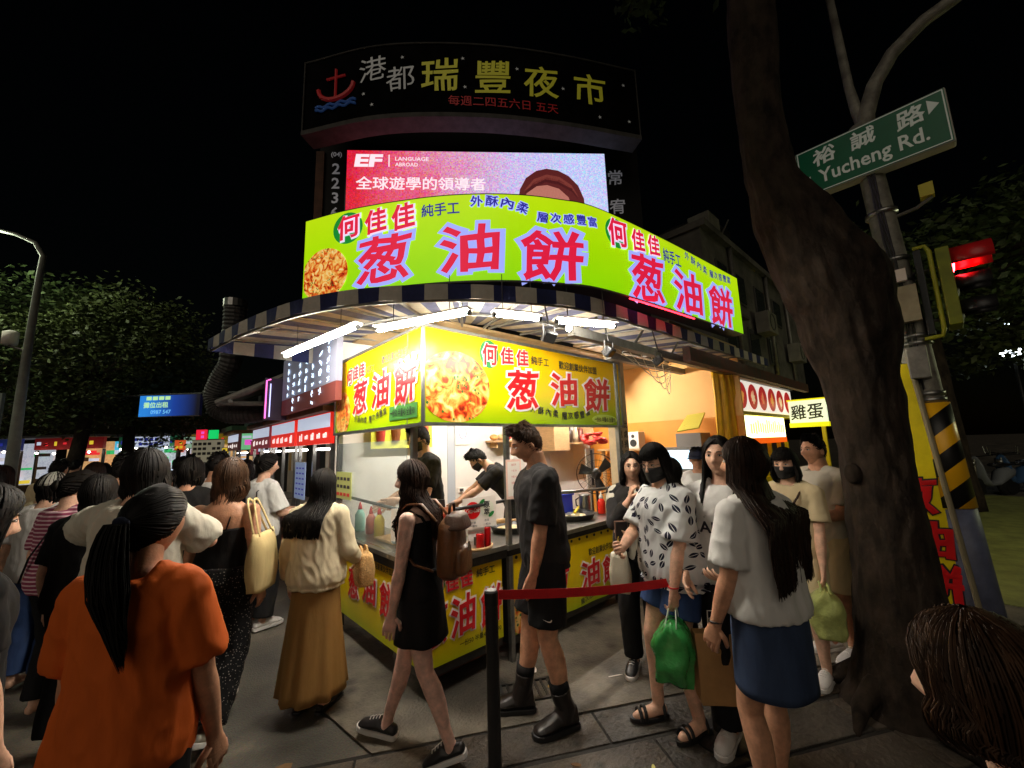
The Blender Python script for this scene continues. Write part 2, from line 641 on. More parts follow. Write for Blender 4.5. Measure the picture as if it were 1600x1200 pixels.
def make_hand(mb, w, d, nrm, side, s, curl, sc=1.0):
    """five separate fingers rooted in the palm"""
    d = Vector(d).normalized(); nrm = Vector(nrm)
    nrm = (nrm - d * nrm.dot(d)).normalized()
    lat = d.cross(nrm) * side
    base = w + d * 0.092 * s
    lens = (0.066, 0.076, 0.070, 0.055)
    for i in range(4):
        o = base + lat * (0.029 - 0.0195 * i) * s * sc - d * (0.004 * abs(i - 1.3)) * s
        pts = [o - d * 0.03 * s]
        p = o.copy(); ang = 0.0
        pts.append(p.copy())
        for j, fr in enumerate((0.45, 0.32, 0.23)):
            ang += curl * (0.9 + 0.12 * i) * (0.75 if j == 0 else 1.0)
            dd = d * math.cos(ang) + nrm * math.sin(ang)
            p = p + dd * lens[i] * fr * s
            pts.append(p.copy())
        mb.tube(pts, [0.0095 * s, 0.0095 * s, 0.0088 * s, 0.008 * s, 0.0055 * s], 7)
    o = w + d * 0.025 * s + lat * 0.022 * s
    t1 = o + (d * 0.6 + lat * 0.75 + nrm * 0.25).normalized() * 0.038 * s
    t2 = t1 + (d * 0.85 + lat * 0.25 + nrm * (0.3 + curl * 0.5)).normalized() * 0.032 * s
    t3 = t2 + (d * 0.85 - lat * 0.05 + nrm * (0.3 + curl * 0.8)).normalized() * 0.024 * s
    mb.tube([o, t1, t2, t3], [0.013 * s, 0.0125 * s, 0.0105 * s, 0.007 * s], 7)


class Fig:
    """joints of one posed figure, in its own space (x right, y forward, z up)"""

    def __init__(self, height=1.65, male=False, lean=0.0, side=0.0, pelvis=(0, 0), drop=0.0, twist=0.0, hands=None, feet=None,
                 elbow=None, head=(0, 0, 0), build=1.0, handdir=None, shrug=0.0):
        s = self.s = height / 1.70
        self.male = male; self.build = build
        self.P = Vector((pelvis[0], pelvis[1], 0.93 * s - drop))
        self.lean, self.sidel, self.tw = R(lean), R(side), R(twist)
        sw = (0.192 if male else 0.163) * s * (0.75 + 0.25 * build)
        self.sh = {1: self.tp(sw, -0.005 * s, 0.425 + shrug), -1: self.tp(-sw, -0.005 * s, 0.425 + shrug)}
        self.el, self.wr, self.hip, self.kn, self.an = {}, {}, {}, {}, {}
        la, lf, lt, lc = 0.27 * s, 0.245 * s, 0.405 * s, 0.41 * s
        self.la, self.lf = la, lf
        hands = hands or {}; feet = feet or {}; elbow = elbow or {}
        self.hd = handdir or {}
        for q in (1, -1):
            t = hands.get(q)
            if t is None:
                t = self.sh[q] + Vector((0.06 * q, 0.03, -0.50)) * s
            else:
                t = Vector(t) * s
            self.el[q], self.wr[q] = ik(self.sh[q], t, la, lf, elbow.get(q, (0.35 * q, -1, 0)))
            self.hip[q] = self.P + Matrix.Rotation(self.tw * 0.4, 3, 'Z') @ Vector((0.085 * s * q, 0, -0.05 * s))
            fz = feet.get(q, (0.09 * q, 0.0, 0.075, 0.0, 0.0))
            self.kn[q], self.an[q] = ik(self.hip[q], Vector(fz[:3]) * s, lt, lc, (0.12 * q, 1, 0.0))
        self.feet = {q: feet.get(q, (0.09 * q, 0.0, 0.075, 8.0 * q, 0.0)) for q in (1, -1)}
        self.hc = self.tp(0, 0.018 * s, 0.53)
        up = (self.tp(0, 0, 0.53) - self.tp(0, 0, 0.45)).normalized()
        H = Matrix.Rotation(self.tw, 3, 'Z') @ Matrix.Rotation(R(head[0]), 3, 'Z') @ Matrix.Rotation(R(head[1]), 3, 'X') @ Matrix.Rotation(R(head[2]), 3, 'Y')
        self.H = H
        self.hc = self.hc + up * 0.035 * s + (H @ Vector((0, 0.006, 0.087))) * s

    def tp(self, x, y, t):
        """a point of the trunk at height t above the pelvis, following the lean"""
        s = self.s
        n = 8
        p = self.P.copy()
        a0 = 0.0
        for i in range(n):
            u = t * (i + 0.5) / n
            k = min(1, max(0, (u + 0.05) / 0.25))
            p += Vector((math.sin(self.sidel * k), math.sin(self.lean * k), math.cos(self.lean * k) * math.cos(self.sidel * k))) * (t * s / n)
        k = min(1, max(0, (t + 0.05) / 0.25))
        M = Matrix.Rotation(self.tw * (0.4 + 0.6 * min(1, max(0, t / 0.4))), 3, 'Z') @ Matrix.Rotation(-self.lean * k, 3, 'X') @ Matrix.Rotation(self.sidel * k, 3, 'Y')
        return p + M @ Vector((x, y, 0))

    def torso_rings(self, ts=None, grow=0.0, b=None):
        m, s = self.male, self.s
        b = b or self.build
        tab = [(-0.115, 0.085, 0.080, -0.005), (-0.06, 0.152 if m else 0.158, 0.108, -0.012), (0.0, 0.160 if m else 0.170, 0.116, -0.012), (0.08, 0.152 if m else 0.156, 0.104, -0.003),
               (0.17, 0.145 if m else 0.130, 0.100 if m else 0.092, 0.0), (0.27, 0.158 if m else 0.140, 0.106 if m else 0.100, 0.004), (0.35, 0.172 if m else 0.148, 0.117 if m else 0.113, 0.010),
               (0.41, 0.178 if m else 0.152, 0.112 if m else 0.102, 0.004), (0.455, 0.150 if m else 0.124, 0.092 if m else 0.082, -0.004), (0.49, 0.100 if m else 0.082, 0.072 if m else 0.064, -0.008),
               (0.52, 0.066 if m else 0.056, 0.064 if m else 0.056, -0.006), (0.60, 0.060 if m else 0.050, 0.062 if m else 0.053, 0.008)]
        rs = []
        for t, hw, hd, yo in tab:
            if ts and not (ts[0] <= t <= ts[1]):
                continue
            ax = self.tp(1, 0, t) - self.tp(0, 0, t); ay = self.tp(0, 1, t) - self.tp(0, 0, t)
            rs.append(ell(self.tp(0, yo * s, t), ax, ay, (hw * b + grow) * s, (hd * b + grow) * s))
        return rs

    def body(self, mb):
        s = self.s
        k = 1.12 if self.male else 1.0
        k *= 0.5 + 0.5 * self.build
        mb.rings(self.torso_rings())
        for q in (1, -1):
            S, E, W = self.sh[q], self.el[q], self.wr[q]
            mb.ball(S, (0.052 * k * s,) * 3, 14, 10)
            u = S.lerp(self.tp(0, 0, 0.43), 0.25)
            mb.tube([u, S, S.lerp(E, 0.35), S.lerp(E, 0.7), E], [0.046 * k * s, 0.050 * k * s, 0.047 * k * s, 0.042 * k * s, 0.037 * k * s], 14)
            mb.ball(E, (0.037 * k * s,) * 3, 12, 8)
            mb.tube([E, E.lerp(W, 0.25), E.lerp(W, 0.6), E.lerp(W, 0.9), W], [0.036 * k * s, 0.040 * k * s, 0.034 * k * s, 0.026 * k * s, 0.025 * k * s], 14)
            d, nrm, _ = self.hand_frame(q)
            lat = d.cross(nrm)
            mb.rings([ell(W + d * t * s, lat, nrm, hw * s * (1.1 if self.male else 1), hdp * s, 12) for t, hw, hdp in
                      ((-0.02, 0.025, 0.021), (0.015, 0.030, 0.018), (0.05, 0.040, 0.016), (0.09, 0.040, 0.014), (0.1, 0.034, 0.011))])
            Hp, K, A = self.hip[q], self.kn[q], self.an[q]
            mb.tube([Hp + Vector((0, 0, 0.03 * s)), Hp, Hp.lerp(K, 0.3), Hp.lerp(K, 0.7), K], [0.078 * k * s, 0.084 * k * s, 0.080 * k * s, 0.063 * k * s, 0.052 * k * s], 16)
            mb.ball(K, (0.052 * k * s,) * 3, 12, 8)
            bk = Vector((0, -0.012 * s, 0))
            mb.tube([K, K.lerp(A, 0.25) + bk, K.lerp(A, 0.45) + bk, K.lerp(A, 0.75), A], [0.050 * k * s, 0.055 * k * s, 0.050 * k * s, 0.037 * k * s, 0.033 * k * s], 16)
            fd, fn = self.foot_frame(q)
            mb.tube([A - fd * 0.045 * s - fn * 0.03 * s, A - fn * 0.02 * s, A + fd * 0.07 * s - fn * 0.035 * s, A + fd * 0.14 * s - fn * 0.048 * s, A + fd * 0.17 * s - fn * 0.052 * s],
                    [0.028 * s, 0.036 * s, 0.034 * s, 0.028 * s, 0.016 * s], 12)

    def foot_frame(self, q):
        yaw, pit = R(-self.feet[q][3]), R(self.feet[q][4])
        M = Matrix.Rotation(yaw, 3, 'Z') @ Matrix.Rotation(pit, 3, 'X')
        return M @ Vector((0, 1, 0)), M @ Vector((0, 0, 1))

    def hand_frame(self, q):
        d = (self.wr[q] - self.el[q]).normalized()
        h = self.hd.get(q)
        nrm = Vector((-q, 0.25, 0))
        curl = 0.35
        if h:
            if h[0] is not None:
                d = Vector(h[0]).normalized()
            if h[1] is not None:
                nrm = Vector(h[1])
            curl = h[2]
        nrm = nrm - d * nrm.dot(d)
        nrm = nrm.normalized() if nrm.length > 1e-4 else Vector((0, 1, 0))
        return d, nrm, curl


NP = [0]


def person(label, loc, heading, fig, hair, skin='light', group=None, voxel=0.0095, detail=1.0, face=True, hairmat='black', mask=None,
           glasses=False, seedo=None, eyes_down=False):
    """Empty at the feet; body, hair and clothes are its parts. heading = world angle of the facing direction, degrees"""
    NP[0] += 1
    rng = random.Random(100 + NP[0] if seedo is None else seedo)
    root = thing('person', label, 'person', (loc[0], loc[1], loc[2] if len(loc) > 2 else 0.0), R(heading - 90), group)
    s = fig.s
    mb = MB()
    fig.body(mb)
    me = remesh(mb, voxel, 4)
    # fingers and head join the same mesh
    ex = MB()
    for q in (1, -1):
        d, nrm, curl = fig.hand_frame(q)
        make_hand(ex, fig.wr[q], d, nrm, -q, s * (1.08 if fig.male else 1.0), curl)
    nf = len(ex.f)
    hv, hf, hl = HEADS[fig.male]
    ex.add([fig.hc + fig.H @ (Vector(p) * s) for p in hv], hf)
    for q in (1, -1):
        M = fig.H @ Matrix.Rotation(R(20 * q), 3, 'Z')
        rs = []
        for i in range(9):
            a = PI * i / 8
            rs.append([fig.hc + fig.H @ (Vector((0.071 * q, -0.008, -0.006)) * s) + M @ Vector(((0.003 + 0.010 * math.sin(b) * math.sin(a)) * q * s, 0.017 * math.cos(b) * math.sin(a) * s - 0.006 * s * math.cos(a), 0.031 * -math.cos(a) * s)) for b in [2 * PI * k / 10 for k in range(10)]])
        ex.rings(rs)
    bm = bmesh.new()
    bm.from_mesh(me)
    n0 = len(bm.faces)
    vs = [bm.verts.new(p) for p in ex.v]
    for i, f in enumerate(ex.f):
        try:
            nfz = bm.faces.new([vs[k] for k in f])
        except ValueError:
            continue
        nfz.smooth = True
        j = i - nf
        if 0 <= j < len(hl) and hl[j]:
            nfz.material_index = 1
    bmesh.ops.recalc_face_normals(bm, faces=bm.faces[n0:] if False else list(bm.faces)[n0:])
    bm.to_mesh(me)
    bm.free()
    me.name = 'body'
    me.materials.clear()
    me.materials.append(SKIN[skin]); me.materials.append(LIPS)
    body = bpy.data.objects.new('body', me)
    COL.objects.link(body); body.parent = root
    HM = HAIR[hairmat]

    def onhead(mbx, name, m, parent=root, smooth=True):
        mbx.v = [tuple(fig.hc + fig.H @ (Vector(p) * s)) for p in mbx.v]
        o = mbx.build(name, m, parent, smooth=smooth, local=True)
        return o
    if hair:
        onhead(make_hair(hair, rng, detail), 'hair', HM)
    if face:
        dn = -0.003 if eyes_down else 0.0
        for q in (1, -1):
            e = onhead(MB().ball((0.030 * q, 0.0775, 0.011 + dn), (0.0135, 0.009, 0.0052 if not eyes_down else 0.003), 12, 8), 'eye', EYEW)
            onhead(MB().ball((0.030 * q, 0.0845, 0.0105 + dn), (0.0058, 0.0035, 0.0050 if not eyes_down else 0.003), 10, 6), 'iris', EYED, e)
            onhead(MB().tube([(0.014 * q, 0.0905, 0.030), (0.028 * q, 0.0880, 0.0345), (0.046 * q, 0.0740, 0.0305)], [0.0028, 0.0036, 0.0015], 6), 'eyebrow', BROW)
            onhead(MB().tube([(0.015 * q, 0.0842, 0.0125), (0.030 * q, 0.0872, 0.0175 + dn * 1.3), (0.045 * q, 0.0752, 0.0125)], [0.001, 0.0019, 0.001], 6), 'eyelash', BROW)
    if mask:
        mk = MB()
        rows = []
        for i in range(9):
            z = -0.105 + 0.104 * i / 8
            row = []
            for k in range(13):
                a = R(-78 + 156 * k / 12)
                lw = 0.074 * (1 - 0.30 * max(0, -z / 0.117) ** 1.3) + 0.006
                yy = math.cos(a) * (0.094 + 0.018 * math.exp(-(z + 0.035) ** 2 / 0.0018) * math.exp(-(a / 0.5) ** 2)) * (1 - 0.05 * max(0, -z / 0.117))
                row.append(Vector((math.sin(a) * lw, yy, z + 0.012 * abs(a) * (1 if i < 4 else -0.5))))
            rows.append(row)
        mk.rings(rows, closed=False, caps=False)
        o = onhead(mk, 'face_mask', mask)
        so = o.modifiers.new('thick', 'SOLIDIFY'); so.thickness = 0.003
        for q in (1, -1):
            onhead(MB().tube([(0.070 * q, 0.03, -0.02), (0.079 * q, 0.005, -0.004), (0.078 * q, -0.018, -0.002)], 0.0015, 5), 'mask_loop', mask, o)
    if glasses:
        gl = MB()
        for q in (1, -1):
            gl.tube([(0.031 * q + 0.021 * math.cos(a), 0.098 - 0.06 * abs(0.031 * q + 0.021 * math.cos(a)) ** 1.3, 0.010 + 0.018 * math.sin(a)) for a in [2 * PI * k / 14 for k in range(15)]], 0.0013, 5, caps=False)
            gl.tube([(0.052 * q, 0.088, 0.014), (0.074 * q, 0.05, 0.012), (0.077 * q, -0.01, 0.008)], 0.0013, 5)
        gl.tube([(-0.010, 0.099, 0.013), (0, 0.101, 0.015), (0.010, 0.099, 0.013)], 0.0013, 5)
        onhead(gl, 'glasses', mat('glasses_frame', srgb(70, 55, 45), 0.3, 0.6))
    root['_fig'] = 0
    FIGS[root.name] = fig
    return root, fig


FIGS = {}


def put(root, me, name, m):
    me.name = name
    me.materials.clear()
    for q in (m if isinstance(m, (list, tuple)) else [m]):
        me.materials.append(q)
    o = bpy.data.objects.new(name, me)
    COL.objects.link(o)
    o.parent = root
    return o


def shirt(root, fig, m, hem=-0.06, sleeve=0.55, loose=0.016, name='shirt', fold=0.010, neck=0.487, flare=0.0, voxel=0.010, sl_r=None, strap=False):
    s = fig.s
    mb = MB()
    rs = []
    src = []
    n = 12
    tab_t = [hem + (neck - hem) * i / n for i in range(n + 1)]
    base = fig.torso_rings(grow=loose)
    tt = [-0.115, -0.06, 0.0, 0.08, 0.17, 0.27, 0.35, 0.41, 0.455, 0.49, 0.52, 0.60]
    for t in tab_t:
        for i in range(len(tt) - 1):
            if tt[i] <= t <= tt[i + 1]:
                k = (t - tt[i]) / (tt[i + 1] - tt[i])
                ring = [a.lerp(b, k) for a, b in zip(base[i], base[i + 1])]
                break
        else:
            ring = [Vector(p) + Vector((0, 0, (t - tt[0]) * s)) for p in base[1]]
        c = sum(ring, Vector()) / len(ring)
        # loose cloth hangs from chest and hips instead of following the waist
        wmin = (0.150 if not fig.male else 0.168) * s * fig.build
        if loose > 0.012 and t < 0.34:
            out = []
            for p in ring:
                d = p - c
                hx = max(abs(d.x), 1e-6)
                out.append(c + d * (1 + flare * max(0, (0.34 - t)) + 0.10 * math.exp(-((t - 0.17) / 0.09) ** 2)))
            ring = out
        rs.append(ring)
    mb.rings(rs)
    if not strap:
        for q in (1, -1):
            S, E, W = fig.sh[q], fig.el[q], fig.wr[q]
            r0 = (0.066 if not fig.male else 0.074) * s * (0.6 + 0.4 * fig.build)
            r1 = sl_r * s if sl_r else r0 * 0.98
            u = S.lerp(fig.tp(0, 0, 0.42), 0.35)
            mb.ball(S + Vector((0, 0, 0.004 * s)), (r0 * 1.02,) * 3, 14, 10)
            mb.tube([fig.tp(0.05 * q * s, -0.008 * s, 0.475), S + Vector((0, 0, 0.006 * s))], [0.062 * s, r0 * 0.98], 14)
            if sleeve <= 1:
                e = S.lerp(E, sleeve)
                mb.tube([u, S, S.lerp(e, 0.5), e], [r0 * 0.95, r0, (r0 + r1) / 2, r1], 16)
            else:
                e = E.lerp(W, sleeve - 1)
                mb.tube([u, S, S.lerp(E, 0.5), E], [r0 * 0.95, r0, r0 * 0.92, r0 * 0.88], 16)
                mb.ball(E, (r0 * 0.88,) * 3, 12, 8)
                mb.tube([E, E.lerp(e, 0.5), e], [r0 * 0.88, r0 * 0.82, r1 * 0.72], 16)
    me = remesh(mb, voxel, 3, fold * s, 8.0, seed=NP[0] * 3.1)
    return put(root, me, name, m)


def legs_cloth(root, fig, m, to=0.5, name='shorts', r_hem=0.1, waist=0.13, loose=0.014, fold=0.008, voxel=0.011):
    """shorts or trousers; `to` runs 0 hip .. 1 knee .. 2 ankle"""
    s = fig.s
    mb = MB()
    rs = [r for r in fig.torso_rings((-0.12, waist), grow=loose)]
    mb.rings(rs)
    k = (1.1 if fig.male else 1.0) * (0.5 + 0.5 * fig.build)
    for q in (1, -1):
        H, K, A = fig.hip[q], fig.kn[q], fig.an[q]
        r0 = 0.094 * s * k + loose * 0.6
        if to <= 1:
            e = H.lerp(K, to)
            mb.tube([H + Vector((0, 0, 0.04 * s)), H, H.lerp(e, 0.5), e], [r0 * 0.9, r0, (r0 + r_hem * s) / 2, r_hem * s], 18)
        else:
            e = K.lerp(A, to - 1)
            rk = max(0.064 * s, (r0 + r_hem * s) / 2.2)
            mb.tube([H + Vector((0, 0, 0.04 * s)), H, H.lerp(K, 0.5), K], [r0 * 0.9, r0, (r0 + rk) / 2, rk], 18)
            mb.ball(K, (rk,) * 3, 12, 8)
            mb.tube([K, K.lerp(e, 0.5), e], [rk, (rk + r_hem * s) / 2, r_hem * s], 18)
    me = remesh(mb, voxel, 3, fold * s, 7.0, seed=NP[0] * 1.7)
    return put(root, me, name, m)


def skirt(root, fig, m, hem_z, hw, hd, waist=0.12, folds=9, amp=0.012, name='skirt', lean=(0, 0)):
    """loft from the waist to a wide hem with soft vertical folds"""
    s = fig.s
    mb = MB()
    top = fig.tp(0, 0, waist)
    n = 60
    rings = []
    m_ = 16
    rg = random.Random(NP[0])
    ph = [rg.uniform(0, 6) for _ in range(4)]
    for i in range(m_ + 1):
        t = i / m_
        z = top.z + (hem_z - top.z) * t
        hip = min(1, t / 0.3) if hem_z < 0.5 else min(1, t / 0.5)
        w = (0.142 + (0.178 - 0.142) * math.sin(hip * PI / 2)) * s * fig.build
        d = (0.108 + (0.130 - 0.108) * math.sin(hip * PI / 2)) * s * fig.build
        e = max(0, (t - 0.3) / 0.7)
        w = w + (hw - w) * e if t > 0.3 else w
        d = d + (hd - d) * e if t > 0.3 else d
        c = Vector((top.x + (fig.P.x - top.x) * min(1, t * 3) + lean[0] * e, top.y + (fig.P.y - top.y) * min(1, t * 3) + lean[1] * e - 0.01 * s, z))
        ring = []
        for k in range(n):
            a = 2 * PI * k / n
            f = 1 + (amp / 0.17) * e * (math.sin(folds * a + ph[0]) + 0.6 * math.sin((folds * 1.7) * a + ph[1] + t))
            ring.append(c + Vector((math.cos(a) * w * f, math.sin(a) * d * f, 0.006 * math.sin(2 * a + ph[2]) * e)))
        rings.append(ring)
    rings2 = rings + [[p.lerp(sum(r, Vector()) / n, 0.05) for p in r] for r in rings[::-1]]
    mb.rings(rings, caps=False)
    o = mb.build(name, m, root, smooth=True, local=True)
    so = o.modifiers.new('thick', 'SOLIDIFY'); so.thickness = 0.005; so.offset = -1
    return o


def shoe(root, fig, q, m, sole, style='sneaker', wide=1.0):
    s = fig.s
    A = fig.an[q]
    fd, fn = fig.foot_frame(q)
    lat = fd.cross(fn)
    base = A - fn * 0.075 * s

    def P(y, x, z):
        return base + fd * y * s + lat * x * s + fn * z * s
    if style == 'sandal':
        o = MB()
        ring = []
        for k in range(20):
            a = 2 * PI * k / 20
            ring.append((0.062 + 0.128 * math.sin(a), (0.040 + 0.008 * math.sin(a)) * math.cos(a)))
        o.rings([[P(y, x, z) for y, x in ring] for z in (0.0, 0.022)])
        so = o.build('shoe', sole, root, smooth=False, local=True)
        for y, hh in ((0.13, 0.055), (0.10, 0.066), (-0.02, 0.085)):
            st = MB()
            st.tube([P(y, 0.046 * math.cos(a), 0.015 + hh * math.sin(a)) for a in [PI * k / 8 for k in range(9)]], 0.007 * s, 6, flat=1.6)
            st.build('strap', m, so, smooth=True, local=True)
        return so
    high = {'sneaker': 0.075, 'boot': 0.12, 'flat': 0.05}[style]
    up = MB()
    prof = [(-0.072, 0.022, 0.03, 0.06), (-0.062, 0.034, 0.02, high), (-0.03, 0.038, 0.02, high + 0.01), (0.01, 0.038, 0.02, high), (0.05, 0.043, 0.02, 0.103), (0.10, 0.050, 0.02, 0.084),
            (0.15, 0.047, 0.02, 0.066), (0.18, 0.038, 0.022, 0.052), (0.197, 0.018, 0.025, 0.034)]
    rings = []
    for y, w, z0, z1 in prof:
        ring = []
        for k in range(14):
            a = 2 * PI * k / 14
            cx = math.copysign(abs(math.cos(a)) ** 0.8, math.cos(a)) * w * wide
            cz = z0 + (z1 - z0) * (0.5 + 0.5 * math.sin(a)) if math.sin(a) > 0 else z0 + (z1 - z0) * (0.5 + 0.5 * math.sin(a))
            if math.sin(a) > 0.3:
                cx *= 0.86
            ring.append(P(y, cx, cz))
        rings.append(ring)
    up.rings(rings)
    if style == 'boot':
        r = 0.048 * s
        up.tube([P(0.02, 0, 0.05), P(0.0, 0, 0.12), A.lerp(fig.kn[q], 0.20), A.lerp(fig.kn[q], 0.33)], [0.056 * s, 0.056 * s, 0.054 * s, 0.060 * s], 14)
    me = remesh(up, 0.006, 2)
    sh = put(root, me, 'shoe', m)
    so = MB()
    prof2 = [(-0.078, 0.020), (-0.066, 0.034), (-0.02, 0.039), (0.05, 0.042), (0.11, 0.049), (0.16, 0.046), (0.19, 0.034), (0.207, 0.014)]
    pts = [(y, w * wide) for y, w in prof2] + [(y, -w * wide) for y, w in prof2[::-1]]
    hs = 0.030 if style != 'flat' else 0.018
    so.rings([[P(y, x, z) for y, x in pts] for z in (0.0, hs)])
    b = so.build('sole', sole, sh, local=True)
    bv = b.modifiers.new('bevel', 'BEVEL'); bv.width = 0.006; bv.segments = 2; bv.limit_method = 'ANGLE'
    if style == 'sneaker':
        la = MB()
        for k in range(4):
            y = 0.045 + 0.022 * k
            z = 0.106 - 0.008 * k
            la.tube([P(y, -0.02, z - 0.004), P(y + 0.004, 0, z + 0.003), P(y, 0.02, z - 0.004)], 0.0028 * s, 5)
        la.build('laces', sole, sh, smooth=True, local=True)
    return sh


def shoes(root, fig, m, sole, style='sneaker', wide=1.0):
    for q in (1, -1):
        shoe(root, fig, q, m, sole, style, wide)


def world_of(root, p):
    """point of a posed figure in world space"""
    return Matrix.Translation(root.location) @ Matrix.Rotation(root.rotation_euler.z, 4, 'Z') @ Vector(p)
# ================================================================ the setting
UP = Vector((0, 0, 1))


def catmull(P, n=12):
    P = [Vector((p[0], p[1], 0)) for p in P]
    Q = [2 * P[0] - P[1]] + P + [2 * P[-1] - P[-2]]
    out = []
    for i in range(1, len(Q) - 2):
        a, b, c, d = Q[i - 1:i + 3]
        for k in range(n):
            t = k / n
            out.append(0.5 * (2 * b + (c - a) * t + (2 * a - 5 * b + 4 * c - d) * t * t + (3 * b - a - 3 * c + d) * t ** 3))
    out.append(P[-1])
    return out


class Path:
    """plan curve with arc length; the outward side is to the right of the direction of travel reversed"""

    def __init__(self, pts, n=12):
        self.p = catmull(pts, n)
        self.L = [0.0]
        for a, b in zip(self.p, self.p[1:]):
            self.L.append(self.L[-1] + (b - a).length)
        self.len = self.L[-1]

    def at(self, s):
        s = max(0.0, min(self.len - 1e-6, s))
        lo, hi = 0, len(self.L) - 1
        while hi - lo > 1:
            m = (lo + hi) // 2
            if self.L[m] <= s: lo = m
            else: hi = m
        k = (s - self.L[lo]) / max(1e-9, self.L[hi] - self.L[lo])
        q = self.p[lo].lerp(self.p[hi], k)
        return q, self.tan(s)

    def tan(self, s):
        def q(u):
            u = max(0.0, min(self.len - 1e-6, u))
            lo = 0
            for i in range(len(self.L) - 1):
                if self.L[i] <= u: lo = i
            k = (u - self.L[lo]) / max(1e-9, self.L[lo + 1] - self.L[lo])
            return self.p[lo].lerp(self.p[lo + 1], k)
        return (q(s + 0.06) - q(s - 0.06)).normalized()

    def point(self, s, z, out=0.0):
        q, t = self.at(s)
        return Vector((q.x + t.y * out, q.y - t.x * out, z))


# ---- common materials
M_STEEL = mat('brushed_steel', srgb(150, 150, 148), 0.32, 0.9, var=0.18, vscale=12, bump=0.05)
M_DSTEEL = mat('dark_steel', srgb(70, 70, 70), 0.45, 0.7, var=0.25, vscale=9)
M_GALV = mat('galvanised_frame', srgb(128, 126, 120), 0.5, 0.6, var=0.2, vscale=14)
M_BLACK = mat('black_plastic', (0.012, 0.012, 0.013), 0.4, var=0.2)
M_WHITE = mat('white_board', srgb(228, 222, 214), 0.55, var=0.05, vscale=3)
M_WOOD = mat('pale_wood', srgb(205, 164, 116), 0.55, var=0.18, vscale=10, stretch=(1, 1, 8), bump=0.1)
M_DARK = mat('soot_dark_metal', (0.02, 0.02, 0.02), 0.6, var=0.4, vscale=5)
M_RED = mat('print_red', srgb(214, 22, 30), 0.35, var=0.06, vscale=2)
M_OUTW = mat('print_white', srgb(245, 235, 225), 0.4)
M_INK = mat('print_black', srgb(28, 24, 34), 0.45)
M_GREENP = mat('print_green', srgb(30, 130, 60), 0.4)
M_TUBE = mat('fluorescent_tube', (1, 1, 1), 0.4, emit=(1.0, 0.93, 0.80), es=300.0)
M_WARMTUBE = mat('warm_tube', (1, 1, 1), 0.4, emit=(1.0, 0.93, 0.84), es=470.0)


def grad(name, stops, z0, z1, rough=0.3, emit=0.0, var=0.04, axis=2, bump=0.0):
    """printed vertical colour blend on a real surface, in object space"""
    m = bpy.data.materials.new(name)
    m.use_nodes = True
    t = m.node_tree
    b = t.nodes['Principled BSDF']
    tc = t.nodes.new('ShaderNodeTexCoord')
    sp = t.nodes.new('ShaderNodeSeparateXYZ')
    mr = t.nodes.new('ShaderNodeMapRange')
    mr.inputs[1].default_value = z0; mr.inputs[2].default_value = z1
    cr = t.nodes.new('ShaderNodeValToRGB')
    el = cr.color_ramp.elements
    while len(el) > 1:
        el.remove(el[0])
    el[0].position = stops[0][0]; el[0].color = stops[0][1]
    for p, c in stops[1:]:
        e = el.new(p); e.color = c
    t.links.new(tc.outputs['Object'], sp.inputs[0])
    t.links.new(sp.outputs[axis], mr.inputs[0])
    t.links.new(mr.outputs[0], cr.inputs[0])
    n = t.nodes.new('ShaderNodeTexNoise'); n.inputs['Scale'].default_value = 4.0; n.inputs['Detail'].default_value = 5
    t.links.new(tc.outputs['Object'], n.inputs['Vector'])
    mx = t.nodes.new('ShaderNodeMix'); mx.data_type = 'RGBA'; mx.blend_type = 'MULTIPLY'
    mx.inputs[0].default_value = 1.0
    r2 = t.nodes.new('ShaderNodeMapRange'); r2.inputs[3].default_value = 1 - var * 2; r2.inputs[4].default_value = 1 + var
    t.links.new(n.outputs['Fac'], r2.inputs[0])
    t.links.new(cr.outputs[0], mx.inputs[6])
    t.links.new(r2.outputs[0], mx.inputs[7])
    t.links.new(mx.outputs[2], b.inputs['Base Color'])
    b.inputs['Roughness'].default_value = rough
    if bump:
        n3 = t.nodes.new('ShaderNodeTexNoise'); n3.inputs['Scale'].default_value = 3.0; n3.inputs['Detail'].default_value = 2
        t.links.new(tc.outputs['Object'], n3.inputs['Vector'])
        bp = t.nodes.new('ShaderNodeBump'); bp.inputs['Strength'].default_value = bump; bp.inputs['Distance'].default_value = 0.05
        t.links.new(n3.outputs['Fac'], bp.inputs['Height']); t.links.new(bp.outputs[0], b.inputs['Normal'])
    if emit:
        t.links.new(mx.outputs[2], b.inputs['Emission Color'])
        b.inputs['Emission Strength'].default_value = emit
    return m


